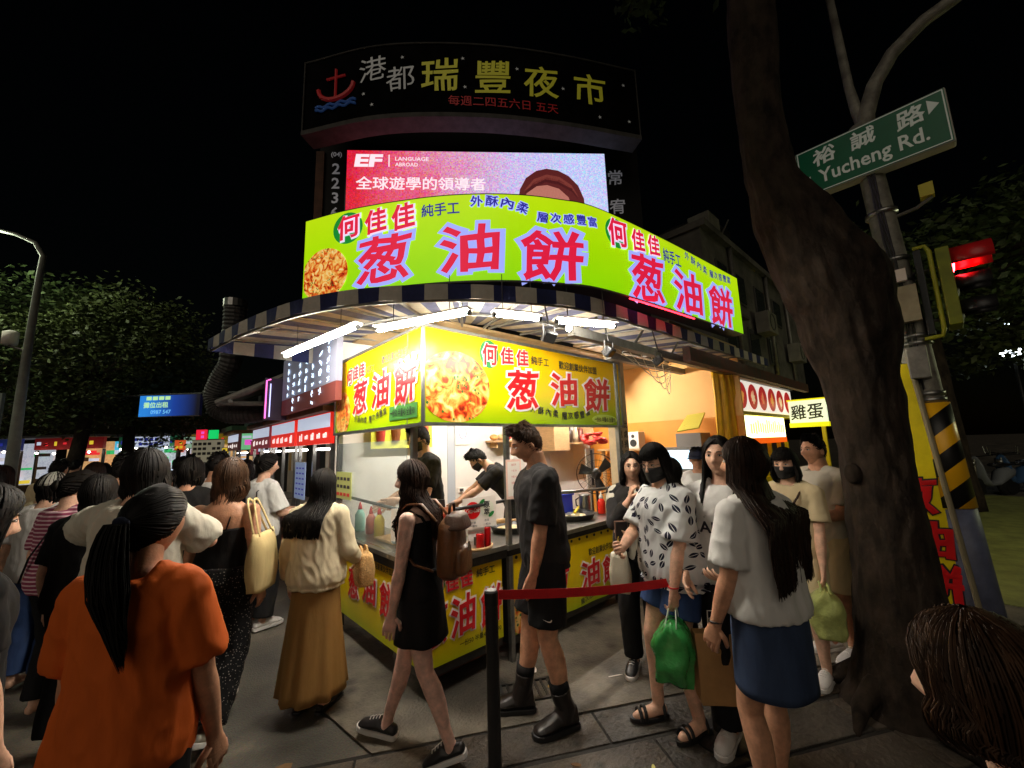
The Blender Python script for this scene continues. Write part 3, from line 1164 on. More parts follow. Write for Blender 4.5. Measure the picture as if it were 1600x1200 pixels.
def food(name, emit=0.0, scale=13.0, seed=0.0):
    """photo print of a browned pancake with chilli sauce and spring onion"""
    m = bpy.data.materials.new(name)
    m.use_nodes = True
    t = m.node_tree
    b = t.nodes['Principled BSDF']
    tc = t.nodes.new('ShaderNodeTexCoord')
    mp = t.nodes.new('ShaderNodeMapping'); mp.inputs['Location'].default_value = (seed, seed * 0.7, seed * 0.3)
    t.links.new(tc.outputs['Object'], mp.inputs[0])
    n1 = t.nodes.new('ShaderNodeTexNoise'); n1.inputs['Scale'].default_value = scale * 0.55; n1.inputs['Detail'].default_value = 8; n1.inputs['Distortion'].default_value = 1.4
    t.links.new(mp.outputs[0], n1.inputs['Vector'])
    cr = t.nodes.new('ShaderNodeValToRGB')
    el = cr.color_ramp.elements
    el[0].position = 0.30; el[0].color = srgb(122, 20, 8)
    el[1].position = 0.70; el[1].color = srgb(244, 226, 168)
    for p, c in ((0.40, srgb(206, 62, 18)), (0.47, srgb(226, 132, 48)), (0.55, srgb(238, 186, 92))):
        e = el.new(p); e.color = c
    t.links.new(n1.outputs['Fac'], cr.inputs[0])
    vo = t.nodes.new('ShaderNodeTexVoronoi'); vo.inputs['Scale'].default_value = scale * 1.5
    t.links.new(mp.outputs[0], vo.inputs['Vector'])
    n2 = t.nodes.new('ShaderNodeTexNoise'); n2.inputs['Scale'].default_value = scale * 0.35; n2.inputs['Detail'].default_value = 3
    t.links.new(mp.outputs[0], n2.inputs['Vector'])
    lt = t.nodes.new('ShaderNodeMath'); lt.operation = 'LESS_THAN'; lt.inputs[1].default_value = 0.30
    t.links.new(vo.outputs['Distance'], lt.inputs[0])
    gt = t.nodes.new('ShaderNodeMath'); gt.operation = 'GREATER_THAN'; gt.inputs[1].default_value = 0.54
    t.links.new(n2.outputs['Fac'], gt.inputs[0])
    mu = t.nodes.new('ShaderNodeMath'); mu.operation = 'MULTIPLY'
    t.links.new(lt.outputs[0], mu.inputs[0]); t.links.new(gt.outputs[0], mu.inputs[1])
    mx = t.nodes.new('ShaderNodeMix'); mx.data_type = 'RGBA'
    t.links.new(mu.outputs[0], mx.inputs[0]); t.links.new(cr.outputs[0], mx.inputs[6])
    mx.inputs[7].default_value = srgb(58, 104, 40)
    t.links.new(mx.outputs[2], b.inputs['Base Color'])
    b.inputs['Roughness'].default_value = 0.3
    if emit:
        t.links.new(mx.outputs[2], b.inputs['Emission Color'])
        b.inputs['Emission Strength'].default_value = emit
    return m


# ---- ground
def road_mat():
    m = bpy.data.materials.new('worn_asphalt')
    m.use_nodes = True
    t = m.node_tree; b = t.nodes['Principled BSDF']
    tc = t.nodes.new('ShaderNodeTexCoord')
    a = t.nodes.new('ShaderNodeTexNoise'); a.inputs['Scale'].default_value = 0.9; a.inputs['Detail'].default_value = 9; a.inputs['Roughness'].default_value = 0.62
    t.links.new(tc.outputs['Object'], a.inputs['Vector'])
    cr = t.nodes.new('ShaderNodeValToRGB')
    el = cr.color_ramp.elements
    el[0].position = 0.34; el[0].color = (0.040, 0.038, 0.034, 1); el[1].position = 0.70; el[1].color = (0.24, 0.205, 0.15, 1)
    e = el.new(0.52); e.color = (0.095, 0.086, 0.070, 1)
    t.links.new(a.outputs['Fac'], cr.inputs[0])
    f = t.nodes.new('ShaderNodeTexNoise'); f.inputs['Scale'].default_value = 90; f.inputs['Detail'].default_value = 4
    t.links.new(tc.outputs['Object'], f.inputs['Vector'])
    mx = t.nodes.new('ShaderNodeMix'); mx.data_type = 'RGBA'; mx.blend_type = 'MULTIPLY'; mx.inputs[0].default_value = 0.7
    t.links.new(cr.outputs[0], mx.inputs[6]); t.links.new(f.outputs['Color'], mx.inputs[7])
    g = t.nodes.new('ShaderNodeMix'); g.data_type = 'RGBA'; g.blend_type = 'MULTIPLY'; g.inputs[0].default_value = 1.0; g.inputs[7].default_value = (1.7, 1.7, 1.7, 1)
    t.links.new(mx.outputs[2], g.inputs[6])
    t.links.new(g.outputs[2], b.inputs['Base Color'])
    rr = t.nodes.new('ShaderNodeMapRange'); rr.inputs[3].default_value = 0.42; rr.inputs[4].default_value = 0.85
    t.links.new(a.outputs['Fac'], rr.inputs[0]); t.links.new(rr.outputs[0], b.inputs['Roughness'])
    bp = t.nodes.new('ShaderNodeBump'); bp.inputs['Strength'].default_value = 0.5; bp.inputs['Distance'].default_value = 0.012
    t.links.new(f.outputs['Fac'], bp.inputs['Height']); t.links.new(bp.outputs[0], b.inputs['Normal'])
    return m


M_ROAD = road_mat()
road = structure(MB().add([(-220, -220, -0.014), (220, -220, -0.014), (220, 220, -0.014), (-220, 220, -0.014)], [(0, 1, 2, 3)]).build('road', M_ROAD))
M_CONC = mat('stained_concrete', (0.22, 0.19, 0.145), 0.75, var=0.45, vscale=1.7, bump=0.6, bscale=50, wear=(0.085, 0.074, 0.060), spots=4.0)
M_SLAB = [mat('paving_slab_%s' % n, c, 0.6, bump=0.9, bscale=34, vscale=4.5, wear=tuple(v * 0.45 for v in c), spots=7.0) for n, c in
          (('warm', (0.130, 0.103, 0.076)), ('grey', (0.098, 0.086, 0.072)), ('brown', (0.155, 0.118, 0.082)))]
jd = Vector((math.cos(R(-29.5)), math.sin(R(-29.5)), 0)); jn = Vector((-jd.y, jd.x, 0))


def uv(u, n, z=0.0):
    p = jd * u + jn * n
    return Vector((p.x, p.y, z))


pave = structure(MB().slab([uv(-1.5, -3, -0.006), uv(16, -3, -0.006), uv(16, 2.72, -0.006), uv(-1.5, 2.72, -0.006)], 0.004).build('pavement', mat('joint_dirt', (0.022, 0.019, 0.016), 0.9, bump=0.3)))
apron = MB().slab([uv(-0.25, 2.705, 0.004), uv(9.0, 2.705, 0.004), uv(9.0, 6.3, 0.004), uv(-1.5, 6.3, 0.004), uv(-0.9, 3.6, 0.004)], 0.008).build('concrete_apron', M_CONC, pave)
rows = [(-1.2, 0.5), (-0.68, 0.5), (-0.16, 0.5), (0.36, 0.5), (0.88, 0.42), (1.32, 0.42), (1.76, 0.30), (2.08, 0.30), (2.405, 0.285)]
rg = random.Random(3)
for n0, wd_ in rows:
    u = -1.5 + rg.uniform(0, 0.6)
    while u < 8.5:
        ln = rg.uniform(0.80, 1.05) if wd_ > 0.35 else rg.uniform(1.1, 1.5)
        c = uv(u + ln / 2, n0 + wd_ / 2, -0.004 + rg.uniform(-0.002, 0.003))
        MB().box(c, (ln - 0.014, wd_ - 0.014, 0.012), R(-29.5) + rg.uniform(-0.004, 0.004)).build('paving_slab', rg.choice(M_SLAB), pave, bevel=0.004)
        u += ln
# drain grating in the concrete by the counter
gr = thing('drain_grating', 'small iron drain grating in the pavement behind the man in boots', 'drain', (2.16, 2.24, 0.004))
fr = MB()
for dx in (-0.2, 0.2):
    fr.box(uv(2.16 * jd.x + 2.24 * jd.y + dx, 2.16 * jn.x + 2.24 * jn.y, 0.010), (0.02, 0.2, 0.012), R(-29.5))
for dn in (-0.11, 0.11):
    fr.box(uv(2.16 * jd.x + 2.24 * jd.y, 2.16 * jn.x + 2.24 * jn.y + dn, 0.010), (0.42, 0.02, 0.012), R(-29.5))
fr.build('frame', M_DSTEEL, gr)
for k in range(7):
    MB().box(uv(2.16 * jd.x + 2.24 * jd.y - 0.15 + 0.05 * k, 2.16 * jn.x + 2.24 * jn.y, 0.009), (0.018, 0.2, 0.009), R(-29.5)).build('bar', M_DSTEEL, gr)
# litter
for i, (x, y, a, lab, nm, ct, mm, sz) in enumerate([
        (2.13, 1.30, 0.6, 'small yellow fallen leaf lying flat on the dark paving slab', 'fallen_leaf', 'leaf', mat('dry_leaf', srgb(206, 196, 110), 0.7, var=0.2), (0.05, 0.02)),
        (2.72, 1.92, -0.5, 'thin white drinking straw dropped by the black trainers', 'drinking_straw', 'straw', M_OUTW, (0.12, 0.006)),
        (2.29, 2.18, 0.2, 'crumpled yellowish food scrap near the tall man in boots', 'food_scrap', 'litter', mat('crumbs', srgb(220, 180, 90), 0.8, var=0.2), (0.04, 0.025)),
        (1.12, 1.98, 0.9, 'crumpled white paper napkin on the pavement by the walking woman', 'napkin', 'litter', M_OUTW, (0.07, 0.05)),
        (1.86, 1.60, 2.2, 'small brown dry leaf near the black barrier post', 'fallen_leaf', 'leaf', mat('brown_leaf', srgb(110, 76, 40), 0.8, var=0.2), (0.06, 0.025)),
        (2.36, 2.42, 1.2, 'torn white receipt lying under the counter banner', 'receipt', 'litter', M_OUTW, (0.11, 0.06)),
        (0.70, 2.70, 0.3, 'flattened brown cardboard scrap on the road left of the stall', 'cardboard_scrap', 'litter', mat('cardboard', srgb(140, 104, 66), 0.8, var=0.2), (0.14, 0.09))]):
    lf = MB()
    n_ = 9
    ring = [(math.cos(2 * PI * k / n_) * sz[0] / 2 * (0.8 + 0.2 * math.cos(4 * PI * k / n_)), math.sin(2 * PI * k / n_) * sz[1] / 2) for k in range(n_)]
    ca, sa = math.cos(a), math.sin(a)
    lf.rings([[(x + p * ca - q * sa, y + p * sa + q * ca, 0.0055 + dz + 0.1 * abs(q)) for p, q in ring] for dz in (0.0, 0.003)])
    one(lf, nm, mm, lab, ct)

# ---- striped awning round the corner
AW = Path([(0.424, 4.784), (0.56, 3.98), (0.75, 3.25), (0.955, 2.81), (1.23, 2.46), (1.53, 2.19), (1.87, 1.975), (2.23, 1.82), (2.60, 1.745), (3.61, 1.715), (6.60, 1.675)])
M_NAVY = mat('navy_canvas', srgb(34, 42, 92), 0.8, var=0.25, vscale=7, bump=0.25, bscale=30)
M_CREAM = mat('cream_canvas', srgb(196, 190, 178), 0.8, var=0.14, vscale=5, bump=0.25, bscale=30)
awn = thing('striped_awning', 'navy and cream striped canvas awning curving round the corner stall', 'awning', (1.5, 2.2, 2.7))


def striped(name, fn, length, step, parent, rows=4, thick=0.004, mats=None):
    """canvas with woven stripes: fn(s, v) gives the surface; alternate strips take the second material"""
    mb = MB(); mi = []
    n = int(length / step)
    st = length / n
    sub = 3
    for i in range(n):
        for j in range(sub):
            a, b = (i + j / sub) * st, (i + (j + 1) / sub) * st
            for r in range(rows):
                v0, v1 = r / rows, (r + 1) / rows
                mb.quad(fn(a, v0), fn(b, v0), fn(b, v1), fn(a, v1)); mi.append(i % 2)
    off = parent.location
    me = bpy.data.meshes.new(name)
    me.from_pydata([(p[0] - off[0], p[1] - off[1], p[2] - off[2]) for p in mb.v], [], mb.f)
    mats = mats or (M_NAVY, M_CREAM)
    me.materials.append(mats[0]); me.materials.append(mats[1])
    me.polygons.foreach_set('material_index', mi)
    o = bpy.data.objects.new(name, me)
    COL.objects.link(o); o.parent = parent
    wl = o.modifiers.new('weld', 'WELD'); wl.merge_threshold = 0.0005
    so = o.modifiers.new('thick', 'SOLIDIFY'); so.thickness = thick
    return o


def val(s, v):
    return AW.point(s, 2.825 - 0.110 * v + 0.006 * math.sin(s * 9) * v, 0.010 * v * math.sin(s * 19))


def roof(s, v):
    return AW.point(s, 2.828 + 0.20 * v - 0.03 * math.sin(PI * v) + 0.008 * math.sin(s * 11) * math.sin(PI * v), -0.02 - 1.55 * v)


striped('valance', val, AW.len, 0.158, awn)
striped('canopy', roof, AW.len, 0.158, awn, rows=5, mats=(mat('lamplit_navy_canvas', srgb(92, 96, 128), 0.85, var=0.3, vscale=6, bump=0.3, bscale=20), mat('lamplit_cream_canvas', srgb(214, 204, 182), 0.85, var=0.15, vscale=5, bump=0.3, bscale=20)))  # canvas colours lightened as if tube light shines through
e0 = AW.point(0.0, 0, 0); t0 = AW.tan(0.02); inn = Vector((-t0.y, t0.x, 0))
striped('end_valance', lambda s, v: Vector((e0.x + inn.x * s + 0.02, e0.y + inn.y * s, 2.83 + 0.12 * s - (0.12 + 0.10 * s) * v)), 1.7, 0.17, awn)
for z in (2.715, 2.818):
    MB().tube([AW.point(s, z, -0.018) for s in [AW.len * k / 60 for k in range(61)]], 0.012, 6).build('edge_rail', M_GALV, awn, smooth=True)
for k in range(15):
    s = 0.15 + (AW.len - 0.3) * k / 14
    MB().tube([AW.point(s, 2.81, -0.03), AW.point(s, 2.97, -1.5)], 0.014, 6).build('rib', M_GALV, awn)
for s in (0.75, 1.6, 2.6, 3.5, 4.9, 6.2):
    MB().tube([AW.point(s, 2.72, -0.03), AW.point(s + 0.10, 2.96, -0.55)], 0.011, 6).build('brace', M_GALV, awn)
MB().tube([AW.point(s, 2.885, -0.82) for s in [0.2 + (AW.len - 0.4) * k / 40 for k in range(41)]], 0.016, 6).build('middle_rail', M_GALV, awn)

# ---- lime light-box fascia bent round the corner
LS = Path([(0.866, 3.349), (1.04, 3.02), (1.26, 2.69), (1.56, 2.32), (1.90, 2.02), (2.24, 1.82), (2.60, 1.69), (3.64, 1.58), (5.056, 1.485)])
M_LIME = grad('lime_lightbox', [(0.0, srgb(140, 214, 6)), (0.5, srgb(166, 222, 4)), (1.0, srgb(188, 226, 14))], 2.87, 3.59, 0.35, emit=0.92, var=0.05)
Z0, Z1 = 2.885, 3.585
fas = thing('fascia_sign', 'long curved lime green light box sign with red brush characters above awning', 'sign', (1.9, 2.0, 2.885))
n = 64
rings = []
for k in range(n + 1):
    s = LS.len * k / n
    rings.append([LS.point(s, Z0, 0), LS.point(s, Z1, 0), LS.point(s, Z1, -0.16), LS.point(s, Z0, -0.16)])
body_m = mat('sign_casing', srgb(60, 60, 58), 0.5, 0.4, var=0.2)
MB().rings([[LS.point(LS.len * k / n, z, o) for z, o in ((Z0, -0.006), (Z1, -0.006), (Z1, -0.17), (Z0, -0.17))] for k in range(n + 1)]).build('casing', body_m, fas)
face = MB()
face.rings([[LS.point(LS.len * k / n, Z0 + 0.012 + (Z1 - Z0 - 0.024) * j / 4, 0.0) for j in range(5)] for k in range(n + 1)], closed=False, caps=False)
ml = face.build('light_panel', None, fas)
ml.data.materials.append(M_LIME)
# the print is in object space of the sign: shift the blend to it
for nd in M_LIME.node_tree.nodes:
    if nd.type == 'MAP_RANGE' and abs(nd.inputs[1].default_value - 2.87) < 0.01:
        nd.inputs[1].default_value = 0.0; nd.inputs[2].default_value = 0.70
ET = lambda nm, c, e=0.9: mat(nm, c, 0.4, emit=c, es=e)
L_RED, L_HALO, L_BLUE, L_PALE, L_GREEN = ET('lit_red', srgb(222, 30, 66)), ET('lit_halo', srgb(160, 172, 255), 0.95), ET('lit_blue', srgb(44, 40, 150), 0.8), ET('lit_pale', srgb(226, 226, 255), 0.9), ET('lit_green', srgb(20, 140, 50), 0.8)


def cut(mb, step=0.05):
    """split wide lettering faces so they follow the bent sign; works on the flat (a, b) coordinates"""
    me = bpy.data.meshes.new('t')
    me.from_pydata(mb.v, [], mb.f)
    bm = bmesh.new(); bm.from_mesh(me)
    xs = [v.co.x for v in bm.verts]
    a = math.floor(min(xs) / step) * step
    while a < max(xs):
        bmesh.ops.bisect_plane(bm, geom=bm.verts[:] + bm.edges[:] + bm.faces[:], plane_co=(a, 0, 0), plane_no=(1, 0, 0))
        a += step
    bm.to_mesh(me); bm.free()
    out = MB()
    out.v = [tuple(v.co) for v in me.vertices]; out.f = [tuple(p.vertices) for p in me.polygons]
    bpy.data.meshes.remove(me)
    return out


def bent(name, m, out, items, parent=fas, path=LS):
    """items: (text, s_centre, z_centre, width, height, bold, rotation)"""
    fl = MB()
    for tx, s, z, w, h, bold, rot in items:
        write(fl, tx, None, None, None, 1, bold, width=w, h=h, rot=rot, fn=lambda a, b, s=s, z=z: Vector((s + a, z + b, 0)))
    fl = cut(fl)
    fl.v = [tuple(path.point(p[0], p[1], out + p[2])) for p in fl.v]
    return flat_build(fl, name, m, parent)


def disc_items(fl, s, z, rx, rz, n=28):
    fl.add([(s + rx * math.cos(2 * PI * k / n), z + rz * math.sin(2 * PI * k / n), 0) for k in range(n)], [tuple(range(n))])
    return fl


BIG = [('葱', 0.742, 3.125, 0.45, 0.385), ('油', 1.400, 3.145, 0.46, 0.385), ('餅', 2.020, 3.105, 0.52, 0.42),
       ('葱', 3.045, 3.110, 0.50, 0.44), ('油', 3.715, 3.125, 0.55, 0.44), ('餅', 4.415, 3.120, 0.58, 0.47)]
for tx, s, z, w, h in BIG:
    bent('character_halo', L_HALO, 0.004, [(tx, s, z, w * 1.15, h * 1.15, 0.085, 0.0)])
    bent('character', L_RED, 0.009, [(tx, s, z, w * 0.97, h * 0.97, 0.022, 0.0)])
SM = [('何', 0.437, 3.432, 0.20, 0.205), ('佳', 0.675, 3.438, 0.185, 0.20), ('佳', 0.900, 3.443, 0.19, 0.21), ('何', 2.668, 3.425, 0.24, 0.25), ('佳', 2.940, 3.435, 0.19, 0.20), ('佳', 3.172, 3.455, 0.19, 0.195)]
for tx, s, z, w, h in SM:
    if tx == '何':
        dsk = cut(disc_items(MB(), s - 0.01, z - 0.01, 0.135, 0.13)); dsk.v = [tuple(LS.point(p[0], p[1], 0.003)) for p in dsk.v]
        flat_build(dsk, 'green_disc', L_GREEN, fas)
    bent('small_character_halo', L_PALE, 0.006, [(tx, s + 0.004, z - 0.003, w * 1.10, h * 1.10, 0.07, 0.05)])
    bent('small_character', L_RED, 0.010, [(tx, s, z, w, h, 0.03, 0.05)])
for it in (('純手工', 1.187, 3.466, 0.29, 0.105, 0.02, 0.02), ('純手工', 3.475, 3.418, 0.31, 0.14, 0.02, 0.03)):
    bent('handmade_lettering', L_BLUE, 0.006, [it])
arc1 = [(c, 1.46 + 0.115 * i, 3.515 - (0.0, 0.0, 0.016, 0.048)[i], 0.092, 0.085, 0.02, -0.12 * i) for i, c in enumerate('外酥內柔')]
arc2 = [(c, 1.955 + 0.107 * i, 3.402 + 0.008 * i, 0.088, 0.08, 0.02, -0.06 + 0.05 * i) for i, c in enumerate('層次感豐富')]
arc3 = [(c, 3.76 + 0.12 * i, 3.515 - 0.018 * i, 0.09, 0.085, 0.02, -0.12) for i, c in enumerate('外酥內柔')]
arc4 = [(c, 4.26 + 0.108 * i, 3.452 + 0.01 * i, 0.09, 0.085, 0.02, 0.03) for i, c in enumerate('層次感豐富')]
bent('slogan_halo', L_HALO, 0.004, [(c, s, z, w * 1.2, h * 1.2, 0.075, r) for c, s, z, w, h, b, r in arc1 + arc2])
for it in arc1 + arc2 + arc3 + arc4:
    bent('slogan_character', L_BLUE, 0.007, [it])
fd = MB()
ring = []
for k in range(36):
    a = 2 * PI * k / 36
    ring.append((max(0.012, 0.215 + 0.225 * math.cos(a)), max(Z0 + 0.016, 3.075 + 0.215 * math.sin(a)), 0))
fd.add(ring, [tuple(range(36))])
fd = cut(fd); fd.v = [tuple(LS.point(p[0], p[1], 0.004)) for p in fd.v]
flat_build(fd, 'pancake_photo', food('lit_pancake_print', 0.85, 34, 2.0), fas)
MB().tube([LS.point(LS.len * k / n, Z0 - 0.004, 0.012) for k in range(n + 1)], 0.007, 6).build('lower_trim', M_GALV, fas)

# ---- LED screen and market name board on their tower
A0, B0 = Vector((1.95, 5.60, 0)), Vector((5.03, 3.10, 0))
lx = (B0 - A0).normalized(); lnr = Vector((lx.y, -lx.x, 0))
LW = (B0 - A0).length


def led(a, z, out=0.0):
    return Vector((A0.x + lx.x * a + lnr.x * out, A0.y + lx.y * a + lnr.y * out, z))


def led_mat():
    m = bpy.data.materials.new('led_wall')
    m.use_nodes = True
    t = m.node_tree; b = t.nodes['Principled BSDF']
    tc = t.nodes.new('ShaderNodeTexCoord')
    dt = t.nodes.new('ShaderNodeVectorMath'); dt.operation = 'DOT_PRODUCT'; dt.inputs[1].default_value = lx
    t.links.new(tc.outputs['Object'], dt.inputs[0])
    mr = t.nodes.new('ShaderNodeMapRange'); mr.inputs[1].default_value = -2.0; mr.inputs[2].default_value = 2.0
    t.links.new(dt.outputs['Value'], mr.inputs[0])
    n0 = t.nodes.new('ShaderNodeTexNoise'); n0.inputs['Scale'].default_value = 1.2
    t.links.new(tc.outputs['Object'], n0.inputs['Vector'])
    ad = t.nodes.new('ShaderNodeMath'); ad.operation = 'MULTIPLY_ADD'; ad.inputs[1].default_value = 0.35; ad.inputs[2].default_value = -0.175
    t.links.new(n0.outputs['Fac'], ad.inputs[0])
    a2 = t.nodes.new('ShaderNodeMath'); a2.operation = 'ADD'
    t.links.new(ad.outputs[0], a2.inputs[0]); t.links.new(mr.outputs[0], a2.inputs[1])
    cr = t.nodes.new('ShaderNodeValToRGB'); el = cr.color_ramp.elements
    el[0].position = 0.02; el[0].color = srgb(222, 34, 60); el[1].position = 0.8; el[1].color = srgb(196, 206, 248)
    for p, c in ((0.2, srgb(230, 90, 120)), (0.42, srgb(222, 160, 196)), (0.62, srgb(206, 190, 236))):
        e = el.new(p); e.color = c
    t.links.new(a2.outputs[0], cr.inputs[0])
    sn = t.nodes.new('ShaderNodeVectorMath'); sn.operation = 'SNAP'; sn.inputs[1].default_value = (0.016, 0.016, 0.016)
    t.links.new(tc.outputs['Object'], sn.inputs[0])
    wn = t.nodes.new('ShaderNodeTexWhiteNoise'); t.links.new(sn.outputs[0], wn.inputs['Vector'])
    mx = t.nodes.new('ShaderNodeMix'); mx.data_type = 'RGBA'; mx.blend_type = 'SOFT_LIGHT'; mx.inputs[0].default_value = 0.85
    t.links.new(cr.outputs[0], mx.inputs[6]); t.links.new(wn.outputs['Color'], mx.inputs[7])
    t.links.new(mx.outputs[2], b.inputs['Emission Color'])
    b.inputs['Emission Strength'].default_value = 1.0
    b.inputs['Base Color'].default_value = (0.02, 0.02, 0.02, 1)
    return m


twr = thing('sign_tower', 'dark steel tower with phone numbers carrying the lit video screen', 'tower', (3.6, 4.5, 0))
M_TWR = mat('tower_cladding', (0.006, 0.0055, 0.0055), 0.85, var=0.4, vscale=3)
MB().slab([led(-0.42, 3.0, -0.10), led(LW + 0.55, 3.0, -0.10), led(LW + 0.55, 6.9, -0.10), led(-0.42, 6.9, -0.10)], 0.9).build('cladding', M_TWR, twr)
MB().slab([led(-0.46, 4.6, -0.06), led(-0.34, 4.6, -0.06), led(-0.34, 6.2, -0.06), led(-0.46, 6.2, -0.06)], 0.05).build('pilaster', mat('rusty_pilaster', srgb(86, 56, 40), 0.8, var=0.3), twr)
M_NUM = mat('vinyl_letter_glow', srgb(214, 214, 220), 0.5, emit=srgb(200, 200, 210), es=0.10)  # vinyl letters given a weak glow of their own
for tx, a, z, h in (('(04)', -0.17, 6.16, 0.10), ('2', -0.17, 5.93, 0.18), ('2', -0.17, 5.69, 0.18), ('3', -0.17, 5.45, 0.18), ('6', -0.17, 5.21, 0.18)):
    flat_build(write(MB(), tx, led(a, z, -0.085), lx, UP, 1, 0.02, h=h), 'number', M_NUM, twr)
for tx, a, z in (('常', LW + 0.16, 5.83), ('宥', LW + 0.16, 5.34)):
    flat_build(write(MB(), tx, led(a, z, -0.085), lx, UP, 1, 0.012, h=0.25), 'character', M_NUM, twr)
scr = thing('video_screen', 'bright pink and white LED video screen showing a travel advertisement', 'screen', (A0.x + lx.x * LW / 2, A0.y + lx.y * LW / 2, 4.7))
MB().slab([led(0, 4.7, 0.0), led(LW, 4.7, 0.0), led(LW, 6.19, 0.0), led(0, 6.19, 0.0)], 0.09).build('cabinet', M_BLACK, scr)
MB().slab([led(0.02, 4.72, 0.006), led(LW - 0.02, 4.72, 0.006), led(LW - 0.02, 6.17, 0.006), led(0.02, 6.17, 0.006)], 0.003).build('led_face', led_mat(), scr)
S_W = ET('screen_white', srgb(255, 236, 244), 1.0)
flat_build(write(MB(), 'EF', led(0.34, 6.00, 0.012), lx, UP, 1, 0.045, h=0.21, width=0.40, shear=0.12), 'logo', S_W, scr)
flat_build(write(write(write(MB(), '|', led(0.64, 6.0, 0.012), lx, UP, 1, 0.0, h=0.2), 'LANGUAGE', led(0.98, 6.035, 0.012), lx, UP, 1, 0.01, h=0.062, width=0.50), 'ABROAD', led(0.90, 5.94, 0.012), lx, UP, 1, 0.01, h=0.062, width=0.34), 'small_print', S_W, scr)
flat_build(write(MB(), '全球遊學的領導者', led(1.12, 5.63, 0.012), lx, UP, 1, 0.012, h=0.215, width=1.92), 'headline', S_W, scr)


def blob(name, m, pts, out):
    q = MB().add([led(a, z, out) for a, z in pts], [tuple(range(len(pts)))])
    return flat_build(q, name, m, scr)


def oval(ca, cz, ra, rz, n=26, a0=0, a1=2 * PI):
    return [(ca + ra * math.cos(a0 + (a1 - a0) * k / n), cz + rz * math.sin(a0 + (a1 - a0) * k / n)) for k in range(n)]


SP = lambda nm, c: mat(nm, c, 0.5, emit=c, es=0.6, var=0.4, vscale=40)
hairpts = [(2.58, 4.9), (2.55, 5.25), (2.60, 5.55), (2.70, 5.74), (2.86, 5.86), (3.02, 5.90), (3.20, 5.87), (3.36, 5.78), (3.50, 5.62), (3.58, 5.40), (3.60, 4.9)]
blob('pictured_hair', SP('screen_hair', srgb(112, 44, 44)), hairpts, 0.010)
for dz, c in ((0.0, srgb(150, 70, 62)), (-0.05, srgb(92, 34, 36))):
    blob('pictured_hair_lock', SP('screen_hair_%d' % int(-dz * 100), c), [(2.66, 5.52 + dz), (2.82, 5.72 + dz), (3.02, 5.80 + dz), (3.22, 5.76 + dz), (3.40, 5.62 + dz), (3.50, 5.42 + dz), (3.40, 5.56 + dz), (3.20, 5.68 + dz), (3.0, 5.72 + dz), (2.84, 5.64 + dz)], 0.012)
blob('pictured_face', SP('screen_skin', srgb(222, 140, 124)), [(2.62, 4.9), (2.62, 5.28), (2.70, 5.48), (2.86, 5.60), (3.02, 5.62), (3.20, 5.56), (3.34, 5.42), (3.40, 5.2), (3.40, 4.9)], 0.014)
blob('pictured_glasses', SP('screen_shade', srgb(86, 30, 34)), oval(3.16, 5.30, 0.17, 0.09), 0.018)
blob('pictured_glasses', SP('screen_shade', srgb(86, 30, 34)), oval(2.78, 5.27, 0.13, 0.09), 0.018)

TB = Path([(1.31, 5.45), (2.00, 4.56), (2.97, 3.72), (3.93, 3.06), (4.95, 2.46)])
nb = thing('market_name_board', 'unlit dark arched board with yellow neon characters high above the screen', 'sign', (3.0, 3.8, 6.0))


def tb(s, z, o=0.0):
    bow = 0.06 * math.sin(PI * s / TB.len)
    return TB.point(s, z + bow, o)


M_NB = mat('board_black', (0.003, 0.003, 0.0035), 0.9, spec=0.05, var=0.5, vscale=5)
nn = 40
MB().rings([[tb(TB.len * k / nn, z, o) for z, o in ((6.02, 0.0), (7.08, 0.0), (7.08, -0.22), (6.02, -0.22))] for k in range(nn + 1)]).build('panel', M_NB, nb)
M_TRIM = mat('board_trim', srgb(70, 68, 66), 0.8, var=0.3)
MB().rings([[tb(TB.len * k / nn, z, o) for z, o in ((5.95, 0.03), (6.015, 0.03), (6.015, -0.24), (5.95, -0.24))] for k in range(nn + 1)]).build('bottom_band', M_TRIM, nb)
MB().tube([tb(TB.len * k / nn, 7.09, 0.01) for k in range(nn + 1)], 0.012, 6).build('top_edge', M_TRIM, nb)
for s in (0.01, TB.len - 0.01):
    MB().tube([tb(s, 6.0, 0.02), tb(s, 7.09, 0.02)], 0.010, 6).build('side_edge', M_TRIM, nb)
N_Y, N_W, N_R, N_B = (mat('neon_unlit_glow_' + a, c, 0.5, emit=c, es=e) for a, c, e in (('yellow', srgb(190, 184, 50), 0.12), ('white', srgb(190, 190, 186), 0.09), ('red', srgb(190, 40, 44), 0.06), ('blue', srgb(60, 100, 170), 0.06)))  # unlit letters; weak glow stands in for light falling on them


def nbw(name, m, items):
    fl = MB()
    for tx, s, z, h, bold, rot in items:
        write(fl, tx, None, None, None, 1, bold, h=h, rot=rot, fn=lambda a, b, s=s, z=z: Vector((s + a, z + b, 0)))
    fl = cut(fl, 0.12)
    fl.v = [tuple(tb(p[0], p[1], 0.012 + p[2])) for p in fl.v]
    return flat_build(fl, name, m, nb)


